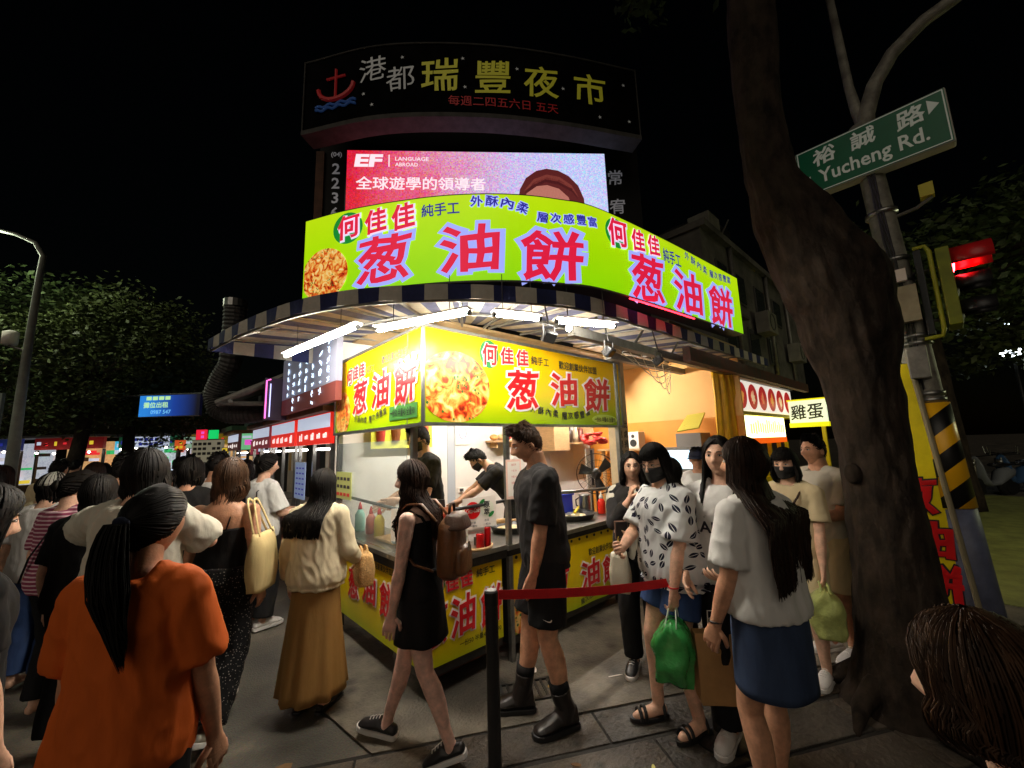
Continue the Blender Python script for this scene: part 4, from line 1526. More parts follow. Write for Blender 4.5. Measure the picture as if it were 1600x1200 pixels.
TL = TB.len
pxs = lambda px: TL * (px - 476) / (1000 - 476)   # share of the board's length
for tx, fx, z, h in (('瑞', 0.405, 6.60, 0.50), ('豐', 0.555, 6.60, 0.50), ('夜', 0.695, 6.60, 0.49), ('市', 0.845, 6.62, 0.50)):
    nbw('neon_character', N_Y, [(tx, TL * fx, z, h, 0.012, 0.0)])
nbw('neon_character', N_W, [('港', TL * 0.215, 6.74, 0.36, 0.0, 0.05)])
nbw('neon_character', N_W, [('都', TL * 0.295, 6.56, 0.36, 0.0, 0.05)])
nbw('neon_subtitle', N_R, [('每週二四五六日 五天', TL * 0.585, 6.21, 0.15, 0.0, 0.0)])
nbw('neon_star', N_W, [('★', TL * f, z, 0.055, 0.0, 0.2) for f, z in ((0.19, 6.38), (0.215, 6.2), (0.47, 6.86), (0.625, 6.76), (0.475, 6.42), (0.76, 6.55), (0.955, 6.80), (0.965, 6.22), (0.87, 6.2), (0.30, 6.88))])
an = MB()
a0 = TL * 0.105
for pth, r in (([(a0, 6.40), (a0, 6.84)], 0.018), ([(a0 - 0.14, 6.72), (a0 + 0.14, 6.72)], 0.016), ([(a0 + 0.26 * math.cos(t), 6.58 + 0.19 * math.sin(t)) for t in [PI + PI * k / 12 for k in range(13)]], 0.030)):
    an.tube([tb(s, z, 0.02) for s, z in pth], r, 6)
an.build('neon_anchor', N_R, nb)
for k in range(2):
    MB().tube([tb(a0 - 0.30 + 0.6 * i / 16, 6.32 - 0.050 * k + 0.018 * math.sin(i * 1.4 + k), 0.02) for i in range(17)], 0.016, 6).build('neon_wave', N_B, nb)

rl = thing('red_led_strip', 'red glowing LED strip under the right half of the lime sign', 'light strip', tuple(LS.point(3.3, 2.86, 0.03)))
MB().tube([LS.point(2.72 + 1.0 * k / 12, 2.852, 0.035) for k in range(13)], 0.006, 6).build('strip', mat('red_led', (1, 0.05, 0.05), 0.4, emit=(1.0, 0.02, 0.04), es=9.0), rl)
for k in range(4):
    MB().tube([LS.point(2.85 + 0.25 * k, 2.858, 0.035), LS.point(2.85 + 0.25 * k, 2.90, 0.002)], 0.004, 5).build('clip', M_STEEL, rl)
# ================================================================ the pancake stall
CX, CY = 1.536, 2.636
EX, EY = Vector((1, 0, 0)), Vector((0, 1, 0))
stall = thing('food_stall', 'corner pancake stall with yellow printed panels, steel counter and posts', 'stall', (2.8, 3.2, 0))
Y_TOP, Y_BOT = srgb(250, 206, 0), srgb(150, 196, 10)
M_PRINT = grad('yellow_print', [(0.0, srgb(150, 190, 12)), (0.18, srgb(186, 200, 8)), (0.45, srgb(242, 202, 2)), (1.0, srgb(252, 198, 0))], 1.9, 2.64, 0.27, var=0.05, bump=0.10)
M_PRINTL = grad('yellow_banner', [(0.0, srgb(168, 190, 16)), (0.22, srgb(220, 206, 6)), (0.5, srgb(252, 214, 0)), (1.0, srgb(252, 214, 0))], 0.15, 0.82, 0.28, var=0.08, bump=0.15)
M_PANCAKE = food('pancake_print', 0.0, 17, 5.0)


def text_on(parent, face, items, m, name, out):
    """items: (text, u, z, w, h, bold, rot) on a flat face: 'R' looks to -Y, 'L' looks to -X"""
    mb = MB()
    for tx, u, z, w, h, bold, rot in items:
        if face == 'R':
            write(mb, tx, (CX + u, CY - out, z), EX, UP, 1, bold, width=w, h=h, rot=rot)
        else:
            write(mb, tx, (CX - out, CY + u, z), -EY, UP, 1, bold, width=w, h=h, rot=rot)
    return flat_build(mb, name, m, parent)


def disc_on(parent, face, u, z, ru, rz, lim, m, name, out, n=40):
    u0, u1, z0, z1 = lim
    mb = MB()
    pts = []
    for k in range(n):
        a = 2 * PI * k / n
        uu = min(u1, max(u0, u + ru * math.cos(a))); zz = min(z1, max(z0, z + rz * math.sin(a)))
        pts.append((CX + uu, CY - out, zz) if face == 'R' else (CX - out, CY + u - (uu - u), zz))
    mb.add(pts, [tuple(range(n))])
    return flat_build(mb, name, m, parent)


def big_chars(parent, face, items, out=0.010):
    for tx, u, z, w, h in items:
        text_on(parent, face, [(tx, u, z, w * 1.10, h * 1.10, 0.068, 0.0)], M_OUTW, 'character_outline', out - 0.004)
        text_on(parent, face, [(tx, u, z, w * 0.98, h * 0.98, 0.024, 0.0)], M_RED, 'character', out + 0.002)


def small_name(parent, face, items, out=0.010):
    for tx, u, z, w, h in items:
        if tx == '何':
            disc_on(parent, face, u, z, 0.62 * w, 0.62 * h, (-9, 9, 0, 9), M_GREENP, 'green_disc', out - 0.007, 24)
        text_on(parent, face, [(tx, u, z, w * 1.10, h * 1.10, 0.07, 0.0)], M_OUTW, 'small_character_outline', out - 0.004)
        text_on(parent, face, [(tx, u, z, w, h, 0.03, 0.0)], M_RED, 'small_character', out + 0.002)


# upper sign boards
for nm, a, b in (('sign_board', (CX, CY + 0.002, 1.90), (4.20, CY + 0.05, 2.635)), ('sign_board', (CX + 0.002, CY + 0.055, 1.885), (CX + 0.05, 4.46, 2.635))):
    MB().span(a, b).build(nm, M_PRINT, stall)
R1 = [((CX, 2.650), (4.22, 2.65)), ((CX, 1.886), (4.22, 1.886))]
for z in (2.648, 1.888):
    MB().span((CX - 0.012, CY - 0.012, z - 0.012), (4.215, CY + 0.055, z + 0.012)).build('sign_frame', M_STEEL, stall)
    MB().span((CX - 0.012, CY + 0.058, z - 0.014), (CX + 0.055, 4.475, z + 0.010)).build('sign_frame', M_STEEL, stall)
for x, y in ((CX - 0.014, CY - 0.014), (4.202, CY - 0.012), (CX - 0.012, 4.462)):
    MB().span((x, y, 1.872), (x + 0.022, y + 0.022, 2.664)).build('sign_frame', M_STEEL, stall)
# a folded seam line in the left board
MB().span((CX - 0.002, CY + 0.24, 1.90), (CX + 0.003, CY + 0.245, 2.636)).build('seam', M_GALV, stall)
big_chars(stall, 'R', [('葱', 1.035, 2.215, 0.42, 0.375), ('油', 1.622, 2.255, 0.43, 0.355), ('餅', 2.185, 2.235, 0.49, 0.38)])
small_name(stall, 'R', [('何', 0.647, 2.500, 0.17, 0.20), ('佳', 0.850, 2.510, 0.16, 0.155), ('佳', 1.042, 2.515, 0.16, 0.155)])
text_on(stall, 'R', [('純手工', 1.288, 2.510, 0.25, 0.085, 0.015, 0)], M_INK, 'handmade_lettering', 0.006)
text_on(stall, 'R', [('歡迎創業伙伴加盟', 1.888, 2.508, 0.65, 0.085, 0.018, 0)], M_INK, 'welcome_lettering', 0.006)
ML = mat('print_outline_ink', srgb(60, 66, 60), 0.4)
for i, c in enumerate('外酥內柔'):
    text_on(stall, 'R', [(c, 1.165 + 0.105 * i, 2.040 - 0.012 * i, 0.08, 0.075, 0.015, -0.12)], M_INK, 'slogan_character', 0.006)
for i, c in enumerate('層次感豐富'):
    text_on(stall, 'R', [(c, 1.61 + 0.098 * i, 1.985 + 0.008 * i + (0.02 if i == 4 else 0), 0.08, 0.075, 0.015, 0.03 + 0.06 * i)], M_INK, 'slogan_character', 0.006)
disc_on(stall, 'R', 0.30, 2.19, 0.345, 0.287, (0.022, 1, 1.905, 2.62), M_PANCAKE, 'pancake_photo', 0.002)
disc_on(stall, 'R', 2.318, 1.962, 0.24, 0.055, (0, 9, 0, 9), mat('price_patch', srgb(206, 226, 90), 0.3), 'price_patch', 0.0025)
text_on(stall, 'R', [('一份50 半量45 全量90', 2.318, 1.962, 0.40, 0.06, 0.01, 0)], M_INK, 'price_lettering', 0.006)
big_chars(stall, 'L', [('葱', 1.160, 2.215, 0.34, 0.32), ('油', 0.722, 2.235, 0.36, 0.33), ('餅', 0.275, 2.250, 0.37, 0.375)])
small_name(stall, 'L', [('何', 1.430, 2.450, 0.15, 0.16), ('佳', 1.278, 2.470, 0.14, 0.14), ('佳', 1.128, 2.475, 0.14, 0.14)])
text_on(stall, 'L', [('純手工', 0.94, 2.452, 0.19, 0.075, 0.015, 0), ], M_INK, 'handmade_lettering', 0.006)
text_on(stall, 'L', [('歡迎創業伙伴加盟', 0.47, 2.492, 0.47, 0.075, 0.018, 0)], M_INK, 'welcome_lettering', 0.006)
for i, c in enumerate('外酥內柔'):
    text_on(stall, 'L', [(c, 1.26 - 0.075 * i, 2.01 - 0.008 * i, 0.06, 0.062, 0.015, -0.1)], M_INK, 'slogan_character', 0.006)
for i, c in enumerate('層次感豐富'):
    text_on(stall, 'L', [(c, 0.93 - 0.075 * i, 1.985 + 0.012 * i, 0.062, 0.062, 0.015, 0.05 + 0.05 * i)], M_INK, 'slogan_character', 0.006)
disc_on(stall, 'L', 1.62, 2.09, 0.20, 0.225, (1.45, 1.83, 1.905, 2.62), M_PANCAKE, 'pancake_photo', 0.002)
MB().span((CX - 0.0055, CY + 0.085, 1.945), (CX, CY + 0.545, 2.06)).build('price_patch', mat('price_patch_green', srgb(70, 130, 60), 0.35), stall)
text_on(stall, 'L', [('一份50 半量45 全量90', 0.315, 2.003, 0.41, 0.068, 0.012, 0)], M_INK, 'price_lettering', 0.011)

# counter: lower banners, steel carcass, top
MB().span((CX + 0.012, CY + 0.012, 0.14), (2.262, 3.10, 0.80)).build('counter_carcass', M_DSTEEL, stall)
MB().span((2.362, CY + 0.012, 0.10), (4.06, 3.10, 0.79)).build('counter_carcass', M_DSTEEL, stall)
MB().span((CX + 0.012, 3.105, 0.20), (1.96, 4.44, 0.80)).build('counter_carcass', M_DSTEEL, stall)
MB().span((CX, CY, 0.205), (2.262, CY + 0.01, 0.80)).build('banner', M_PRINTL, stall)
MB().span((CX, CY + 0.0125, 0.205), (CX + 0.010, 4.44, 0.80)).build('banner', M_PRINTL, stall)
bq = MB()
nx = 24
for i in range(nx):
    x0, x1 = 2.365 + 1.70 * i / nx, 2.365 + 1.70 * (i + 1) / nx
    w0, w1 = 0.006 * math.sin(i * 0.9), 0.006 * math.sin((i + 1) * 0.9)
    bq.quad((x0, CY - 0.004 + w0, 0.175 - 0.03 * i / nx), (x1, CY - 0.004 + w1, 0.175 - 0.03 * (i + 1) / nx), (x1, CY - 0.003, 0.805), (x0, CY - 0.003, 0.805))
bo = bq.build('banner', M_PRINTL, stall)
bo.modifiers.new('weld', 'WELD'); so = bo.modifiers.new('t', 'SOLIDIFY'); so.thickness = 0.003
for k in range(14):
    MB().lathe((2.42 + 0.122 * k, CY - 0.0075, 0.775), [(0.014, -0.003), (0.014, 0.003)], 12, ax=(0, 1, 0)).build('eyelet', M_BLACK, stall)
big_chars(stall, 'R', [('葱', 0.085, 0.475, 0.21, 0.27), ('油', 0.330, 0.487, 0.23, 0.285), ('餅', 0.600, 0.480, 0.22, 0.29)])
small_name(stall, 'R', [('何', 0.11, 0.735, 0.11, 0.12), ('佳', 0.236, 0.735, 0.115, 0.125), ('佳', 0.364, 0.735, 0.115, 0.125)])
text_on(stall, 'R', [('純手工', 0.555, 0.740, 0.185, 0.062, 0.015, 0)], M_INK, 'handmade_lettering', 0.006)
text_on(stall, 'R', [('一份50 半量45 全量90', 0.50, 0.288, 0.40, 0.042, 0.012, 0)], M_INK, 'price_lettering', 0.006)
big_chars(stall, 'R', [('葱', 1.40, 0.43, 0.29, 0.27), ('油', 1.870, 0.432, 0.31, 0.26), ('餅', 2.225, 0.412, 0.31, 0.27)], 0.018)
small_name(stall, 'R', [('何', 1.135, 0.660, 0.15, 0.14), ('佳', 1.31, 0.655, 0.14, 0.13), ('佳', 1.47, 0.65, 0.14, 0.13)], 0.018)
text_on(stall, 'R', [('歡迎創業伙伴加盟', 2.10, 0.625, 0.47, 0.07, 0.018, 0)], M_INK, 'welcome_lettering', 0.014)
text_on(stall, 'R', [('層次感豐富', 1.86, 0.222, 0.32, 0.055, 0.015, 0.12)], ML, 'slogan_lettering', 0.014)
text_on(stall, 'R', [('一份50 半量45 全量90', 2.265, 0.195, 0.38, 0.04, 0.012, 0)], ML, 'price_lettering', 0.014)
disc_on(stall, 'R', 0.985, 0.335, 0.20, 0.185, (0.835, 2, 0.18, 1), M_PANCAKE, 'pancake_photo', 0.012)
big_chars(stall, 'L', [('葱', 1.20, 0.53, 0.25, 0.27), ('油', 0.876, 0.560, 0.28, 0.26), ('餅', 0.535, 0.540, 0.27, 0.27)])
text_on(stall, 'L', [('純手工', 1.06, 0.762, 0.19, 0.055, 0.015, 0)], M_INK, 'handmade_lettering', 0.006)
text_on(stall, 'L', [('歡迎創業伙伴加盟', 0.62, 0.760, 0.40, 0.055, 0.018, 0)], M_INK, 'welcome_lettering', 0.006)
small_name(stall, 'L', [('佳', 1.25, 0.755, 0.09, 0.10), ('佳', 1.36, 0.755, 0.09, 0.10)])
M_TOP = mat('worn_steel_top', srgb(150, 146, 138), 0.3, 0.85, var=0.2, vscale=6, bump=0.08, bscale=40)
M_EDGE = mat('blackened_steel_edge', srgb(52, 48, 44), 0.35, 0.75, var=0.4, vscale=10)
MB().span((CX - 0.035, CY - 0.035, 0.865), (2.30, 3.12, 0.902)).build('counter_top', M_TOP, stall, bevel=0.004)
MB().span((2.305, CY - 0.045, 0.855), (4.075, 3.42, 0.895)).build('counter_top', M_TOP, stall, bevel=0.004)
MB().span((CX - 0.035, 3.125, 0.865), (1.98, 4.455, 0.902)).build('counter_top', M_TOP, stall, bevel=0.004)
MB().span((CX - 0.028, CY - 0.030, 0.803), (2.298, CY - 0.004, 0.863)).build('counter_edge', M_EDGE, stall)
MB().span((2.305, CY - 0.040, 0.808), (4.075, CY - 0.008, 0.853)).build('counter_edge', M_EDGE, stall)
MB().span((CX - 0.030, CY + 0.001, 0.803), (CX - 0.003, 4.45, 0.863)).build('counter_edge', M_EDGE, stall)
for x, y in ((1.62, 2.72), (2.2, 2.72), (1.62, 4.36), (2.05, 4.36), (2.42, 2.72), (4.0, 2.72)):
    MB().span((x - 0.02, y - 0.02, 0.0), (x + 0.02, y + 0.02, 0.138)).build('counter_leg', M_DSTEEL, stall)
MB().span((CX + 0.15, CY + 0.22, 0.0), (4.0, CY + 0.3, 0.13)).build('plinth', mat('plinth_brick', srgb(96, 58, 40), 0.85, var=0.35, vscale=12, bump=0.4), stall)
# posts and rails
for x, y, z0, z1, w in ((1.585, 2.86, 0.903, 1.88, 0.045), (2.334, CY - 0.018, 0.004, 1.885, 0.042), (4.12, CY + 0.01, 0.004, 2.64, 0.05), (1.575, 4.42, 0.903, 1.88, 0.05)):
    MB().span((x - w / 2, y - w / 2, z0), (x + w / 2, y + w / 2, z1)).build('post', M_STEEL, stall, bevel=0.004)
MB().tube([(2.34, CY + 0.02, 1.262), (4.11, CY + 0.02, 1.20)], 0.016, 8).build('rail', M_STEEL, stall, smooth=True)
MB().tube([(1.59, CY + 0.02, 1.235), (2.325, CY + 0.02, 1.245)], 0.014, 8).build('rail', M_DSTEEL, stall, smooth=True)
MB().tube([(1.575, 2.86, 1.225), (1.575, 4.41, 1.262)], 0.014, 8).build('rail', M_DSTEEL, stall, smooth=True)


def glass_mat(name, tint, a):
    m = bpy.data.materials.new(name); m.use_nodes = True
    t = m.node_tree
    t.nodes.remove(t.nodes['Principled BSDF'])
    tr = t.nodes.new('ShaderNodeBsdfTransparent'); tr.inputs[0].default_value = (*tint, 1)
    gl = t.nodes.new('ShaderNodeBsdfGlossy'); gl.inputs['Roughness'].default_value = 0.12
    df = t.nodes.new('ShaderNodeBsdfDiffuse'); df.inputs[0].default_value = (0.75, 0.82, 0.82, 1)
    m1 = t.nodes.new('ShaderNodeMixShader'); m1.inputs[0].default_value = a
    m2 = t.nodes.new('ShaderNodeMixShader')
    lw = t.nodes.new('ShaderNodeLayerWeight'); lw.inputs[0].default_value = 0.06
    t.links.new(tr.outputs[0], m1.inputs[1]); t.links.new(df.outputs[0], m1.inputs[2])
    t.links.new(lw.outputs['Fresnel'], m2.inputs[0])
    t.links.new(m1.outputs[0], m2.inputs[1]); t.links.new(gl.outputs[0], m2.inputs[2])
    t.links.new(m2.outputs[0], t.nodes['Material Output'].inputs[0])
    return m


M_GLASS = glass_mat('steamy_acrylic', (0.93, 0.97, 0.97), 0.10)
MB().span((CX + 0.010, 2.90, 0.906), (CX + 0.016, 4.40, 1.78)).build('screen_pane', M_GLASS, stall)

# ---- interior of the shop behind
shop = thing('shop_interior', 'lit shop interior behind the stall with white board wall and orange side wall', 'shop', (3.9, 4.0, 0))
M_ORANGE = mat('orange_wall', srgb(240, 158, 62), 0.6, var=0.06, vscale=1.5)
M_ORANGE2 = mat('pale_orange_wall', srgb(250, 192, 112), 0.6, var=0.05, vscale=1.5)
x = 1.60
for w in (0.85, 0.60, 0.12, 0.95, 0.95, 0.62, 0.50):
    mm = mat('grey_strip', srgb(176, 182, 190), 0.5) if w == 0.12 else M_WHITE
    MB().span((x, 4.60, 0.0), (x + w - 0.005, 4.63, 2.95)).build('wall_panel', mm, shop)
    x += w
MB().span((1.60, 4.635, 0.0), (6.24, 4.66, 2.95)).build('wall_backing', M_DARK, shop)
MB().span((6.20, 1.95, 0.0), (6.24, 4.598, 2.02)).build('side_wall_lower', M_ORANGE, shop)
MB().span((6.205, 1.95, 2.022), (6.24, 4.598, 2.98)).build('side_wall_upper', M_ORANGE2, shop)
MB().span((1.75, 3.30, 2.952), (6.2, 4.62, 2.98)).build('ceiling', mat('ceiling_board', srgb(196, 170, 130), 0.8, var=0.15), shop)
MB().span((4.2, 1.95, 2.99), (6.24, 3.298, 3.02)).build('ceiling', MATS['ceiling_board'], shop)
MB().span((CX + 0.3, 3.30, 2.70), (4.2, 3.36, 2.80)).build('lintel', M_GALV, shop)
for k in range(3):
    MB().span((4.5, 2.1 + 0.42 * k, 2.93), (6.19, 2.16 + 0.42 * k, 2.988)).build('ceiling_batten', M_GALV, shop)
MB().span((4.17, 2.70, 2.72), (6.6, 2.78, 2.80)).build('lintel', M_GALV, shop)
pm = mat('pale_post', srgb(198, 176, 140), 0.6, var=0.12, vscale=8)
for (x, y) in ((4.34, 2.80), (4.56, 2.86)):
    pp = MB().span((x, y, 0), (x + 0.13, y + 0.13, 2.98)).build('column', pm, shop, bevel=0.006)
    for i, c in enumerate(('此', '處', '掃', 'QR', '碼')):
        flat_build(write(MB(), c, (x + 0.065, y - 0.003, 1.93 - 0.125 * i), EX, UP, 1, 0.015, h=0.095, width=0.095), 'column_lettering', M_INK, shop)
# tube lights
def tube_light(a, b, label, m=None, r=0.013, group='tube lights under the awning'):
    a, b = Vector(a), Vector(b)
    t = thing('tube_light', label, 'lamp', tuple((a + b) / 2), 0, group)
    d = (b - a).normalized()
    MB().tube([a + d * 0.02, b - d * 0.02], r, 10).build('tube', m or M_TUBE, t, smooth=True)
    w_ = Vector((-d.y, d.x, 0)) * 0.042
    MB().slab([a - w_ + UP * 0.034, b - w_ + UP * 0.034, b + w_ + UP * 0.034, a + w_ + UP * 0.034], 0.012).build('batten_shade', M_OUTW, t)  # widened to block tube light going up to the canvas
    for p, q in ((a, a + d * 0.022), (b - d * 0.022, b)):
        MB().tube([p, q], r * 1.35, 10).build('end_cap', M_BLACK, t)
    for k in (0.2, 0.8):
        p = a.lerp(b, k)
        MB().tube([p + UP * 0.035, p + UP * 0.30], 0.003, 5).build('hanger', M_DSTEEL, t)
    return t


tube_light((0.942, 4.129, 2.60), (1.109, 2.817, 2.60), 'leftmost glowing tube light under the left end of the awning')
tube_light((1.259, 2.85, 2.60), (1.569, 2.079, 2.60), 'glowing tube light directly above the corner of the yellow stall sign')
tube_light((1.714, 2.019, 2.60), (2.064, 1.899, 2.60), 'shorter glowing tube light third from the left under the awning')
tube_light((2.185, 1.865, 2.60), (2.669, 1.667, 2.60), 'rightmost glowing tube light under the awning beside a black floodlight')
tube_light((2.2, 3.55, 2.62), (3.5, 3.55, 2.62), 'tube light inside the shop hidden behind the yellow sign, nearest the corner', M_WARMTUBE, group='tube lights inside the shop')
tube_light((4.5, 3.75, 2.62), (5.7, 3.75, 2.62), 'tube light inside the shop in front of the orange wall', M_WARMTUBE, group='tube lights inside the shop')


def flood(p, aim, label):
    t = thing('floodlight', label, 'floodlight', p, 0, 'black floodlights under the awning')
    P_ = Vector(p)
    q = Vector((0, -1, 0)).rotation_difference(Vector(aim).normalized()).to_matrix()
    h = MB().box((0, 0, 0), (0.105, 0.05, 0.085), m=None)
    h.v = [tuple(P_ + q @ Vector(v)) for v in h.v]
    h.build('housing', M_BLACK, t, bevel=0.008)
    g = MB().box((0, -0.0275, 0), (0.085, 0.004, 0.066)); g.v = [tuple(P_ + q @ Vector(v)) for v in g.v]
    g.build('lens', mat('dark_glass', (0.03, 0.035, 0.04), 0.1), t)
    for k in range(4):
        f = MB().box((-0.036 + 0.024 * k, 0.034, 0), (0.006, 0.02, 0.07)); f.v = [tuple(P_ + q @ Vector(v)) for v in f.v]
        f.build('cooling_fin', M_BLACK, t)
    MB().tube([P_ + Vector((-0.06, 0, -0.01)), P_ + Vector((-0.06, 0, 0.09)), P_ + Vector((0.06, 0, 0.09)), P_ + Vector((0.06, 0, -0.01))], 0.006, 6).build('bracket', M_BLACK, t)
    MB().tube([P_ + Vector((0, 0, 0.09)), P_ + Vector((0, 0.05, 0.36))], 0.006, 6).build('stem', M_BLACK, t)


flood((2.187, 1.936, 2.50), (-0.3, -0.6, -0.7), 'black floodlight hanging left of the other two under the awning')
flood((2.822, 1.842, 2.45), (0.2, -0.6, -0.7), 'black floodlight hanging above the right end of the yellow sign')
flood((3.424, 1.719, 2.42), (0.3, -0.5, -0.8), 'black floodlight hanging in front of the orange wall')
# steel beams and cables under the right of the awning
bm_ = thing('awning_beam', 'long weathered steel beam running right below the awning edge', 'beam', (4.6, 1.9, 2.5))
MB().span((2.6, 2.02, 2.60), (8.6, 2.09, 2.68)).build('channel', M_GALV, bm_)
MB().span((4.3, 1.80, 2.55), (9.6, 1.88, 2.70)).build('flange', mat('rust_red_beam', srgb(96, 44, 34), 0.7, var=0.35, vscale=6, wear=srgb(60, 50, 44)), bm_)
for k in range(7):
    MB().tube([(2.8 + 0.8 * k, 2.05, 2.68), (3.1 + 0.8 * k, 2.05, 2.95)], 0.012, 6).build('strut', M_GALV, bm_)
rgc = random.Random(5)
for k in range(6):
    a = Vector((3.3 + 0.25 * k, 2.25, 2.70)); b = Vector((4.9 + 0.2 * k, 2.3 + 0.1 * k, 2.66))
    pts = [a.lerp(b, i / 12) + Vector((0, 0, -math.sin(PI * i / 12) * (0.10 + 0.05 * k))) for i in range(13)]
    one(MB().tube(pts, 0.005, 5), 'cable', mat('cable_white', srgb(206, 196, 170), 0.5), ('first', 'second', 'third', 'fourth', 'fifth', 'lowest')[k] + ' drooping pale cable from the top before the orange wall', 'cable', 'drooping cables', smooth=True)

# ---- things in the shop
sh = thing('wall_shelf', 'short pale wooden shelf on the white wall above the bending cook', 'shelf', (3.95, 4.5, 1.76))
MB().span((3.70, 4.40, 1.76), (4.25, 4.598, 1.785)).build('board', M_WOOD, sh)
for k in range(2):
    MB().span((3.78 + 0.34 * k, 4.44, 1.68), (3.80 + 0.34 * k, 4.598, 1.758)).build('bracket', M_WOOD, sh)
for k in range(3):
    one(MB().ball((3.78 + 0.13 * k, 4.50, 1.83), (0.07, 0.05, 0.045), 12, 8), 'snack_packet', mat('packet_%d' % k, (srgb(222, 160, 90), srgb(206, 170, 120), srgb(196, 70, 60))[k], 0.5, bump=0.6, bscale=20),
        ('orange snack packet leftmost on the small wall shelf', 'tan snack packet in the middle of the small wall shelf', 'red snack packet rightmost on the small wall shelf')[k], 'packet', smooth=True)
cab = thing('wall_cabinet', 'pale wooden wall cabinet with an open compartment over the tall man', 'cabinet', (5.3, 4.4, 1.62))
MB().span((4.75, 4.20, 1.60), (5.12, 4.598, 2.35)).build('door', M_WOOD, cab, bevel=0.004)
for a, b in (((5.13, 4.25, 1.70), (5.15, 4.598, 2.3)), ((5.83, 4.25, 1.70), (5.85, 4.598, 2.3)), ((5.151, 4.25, 1.70), (5.829, 4.598, 1.72)), ((5.151, 4.25, 2.28), (5.829, 4.598, 2.3))):
    MB().span(a, b).build('panel', M_WOOD, cab)
for k in range(4):
    one(MB().lathe((5.25 + 0.15 * k, 4.42, 1.722), [(0.045, 0), (0.05, 0.1), (0.045, 0.2 + 0.03 * (k % 2)), (0.02, 0.24), (0.02, 0.28)], 12), 'bottle', mat('bottle_%d' % k, (srgb(90, 40, 30), srgb(60, 50, 44), srgb(200, 180, 150), srgb(120, 70, 60))[k], 0.3),
        ('dark red bottle leftmost in the open wall cabinet', 'near black bottle second in the open wall cabinet', 'cream bottle third in the open wall cabinet', 'brown bottle rightmost in the open wall cabinet')[k], 'bottle', smooth=True)
# red cloth flower, tall notice, posters
fl = MB()
rgf = random.Random(9)
for k in range(26):
    a = rgf.uniform(0, 6.28); e = rgf.uniform(-0.6, 0.9)
    d = Vector((math.cos(a) * math.cos(e), math.sin(a) * math.cos(e), math.sin(e)))
    c = Vector((5.10, 3.70, 1.76)) + Vector((d.x * 0.20, d.y * 0.12, d.z * 0.10))
    fl.ball(c, (0.075, 0.06, 0.022), 8, 6, m=Matrix.Rotation(a, 3, 'Z') @ Matrix.Rotation(rgf.uniform(-0.7, 0.7), 3, 'X'))
one(fl, 'red_bow', mat('red_ribbon', srgb(226, 60, 52), 0.6, bump=0.4), 'crumpled red ribbon decoration hanging beside the wooden wall cabinet', 'ribbon', smooth=True)
MB_ = MB().span((4.90, 3.72, 1.0), (5.10, 3.74, 1.62))
nc = thing('notice_board', 'tall white board with a black stripe below the red ribbon', 'board', (5.0, 3.73, 0.9))
MB_.build('panel', M_WHITE, nc)
MB().span((5.0, 3.712, 1.08), (5.05, 3.719, 1.60)).build('stripe', M_INK, nc)
MB().span((4.985, 3.73, 0.0), (5.015, 3.75, 0.998)).build('stand', M_STEEL, nc)
ps = thing('poster', 'small white drawing sheet pinned on the wall below the pancake print', 'poster', (3.28, 4.59, 1.76))
MB().span((3.17, 4.585, 1.74), (3.40, 4.598, 2.05)).build('sheet', M_OUTW, ps)
MB().tube([(3.29 + 0.06 * math.cos(a), 4.582, 1.90 + 0.08 * math.sin(a)) for a in [2 * PI * k / 16 for k in range(17)]], 0.004, 5).build('drawn_line', mat('purple_line', srgb(150, 110, 170), 0.6), ps)
pl2 = thing('drink_menu_banner', 'yellow menu banner with pictures of drinks hanging on the wall behind glass', 'menu', (2.2, 4.5, 1.72))
MB().span((1.95, 4.50, 1.72), (2.75, 4.51, 2.08)).build('sheet', mat('menu_yellow', srgb(214, 214, 70), 0.4), pl2)
for k, c in enumerate((srgb(170, 60, 50), srgb(120, 70, 40), srgb(50, 40, 40), srgb(190, 80, 60))):
    MB().lathe((2.06 + 0.19 * k, 4.492, 1.80), [(0.045, 0), (0.06, 0.17), (0.062, 0.18)], 14).build('pictured_cup', mat('cup_print_%d' % k, c, 0.4), pl2)
sk = thing('wall_socket', 'white double wall socket with a black plug on the board wall', 'socket', (3.3, 4.59, 1.1))
MB().span((3.20, 4.588, 1.10), (3.44, 4.598, 1.17)).build('plate', M_OUTW, sk, bevel=0.003)
MB().span((3.23, 4.57, 1.115), (3.28, 4.587, 1.155)).build('plug', M_BLACK, sk)
MB().tube([(3.255, 4.565, 1.12), (3.30, 4.55, 1.05), (3.26, 4.56, 0.95)], 0.006, 6).build('lead', M_OUTW, sk)
ws = thing('wall_switch_box', 'thin white switch box on the wall behind the masked cook', 'switch', (2.75, 4.59, 1.35))
MB().span((2.60, 4.575, 1.36), (2.76, 4.598, 1.68)).build('box', M_OUTW, ws, bevel=0.004)
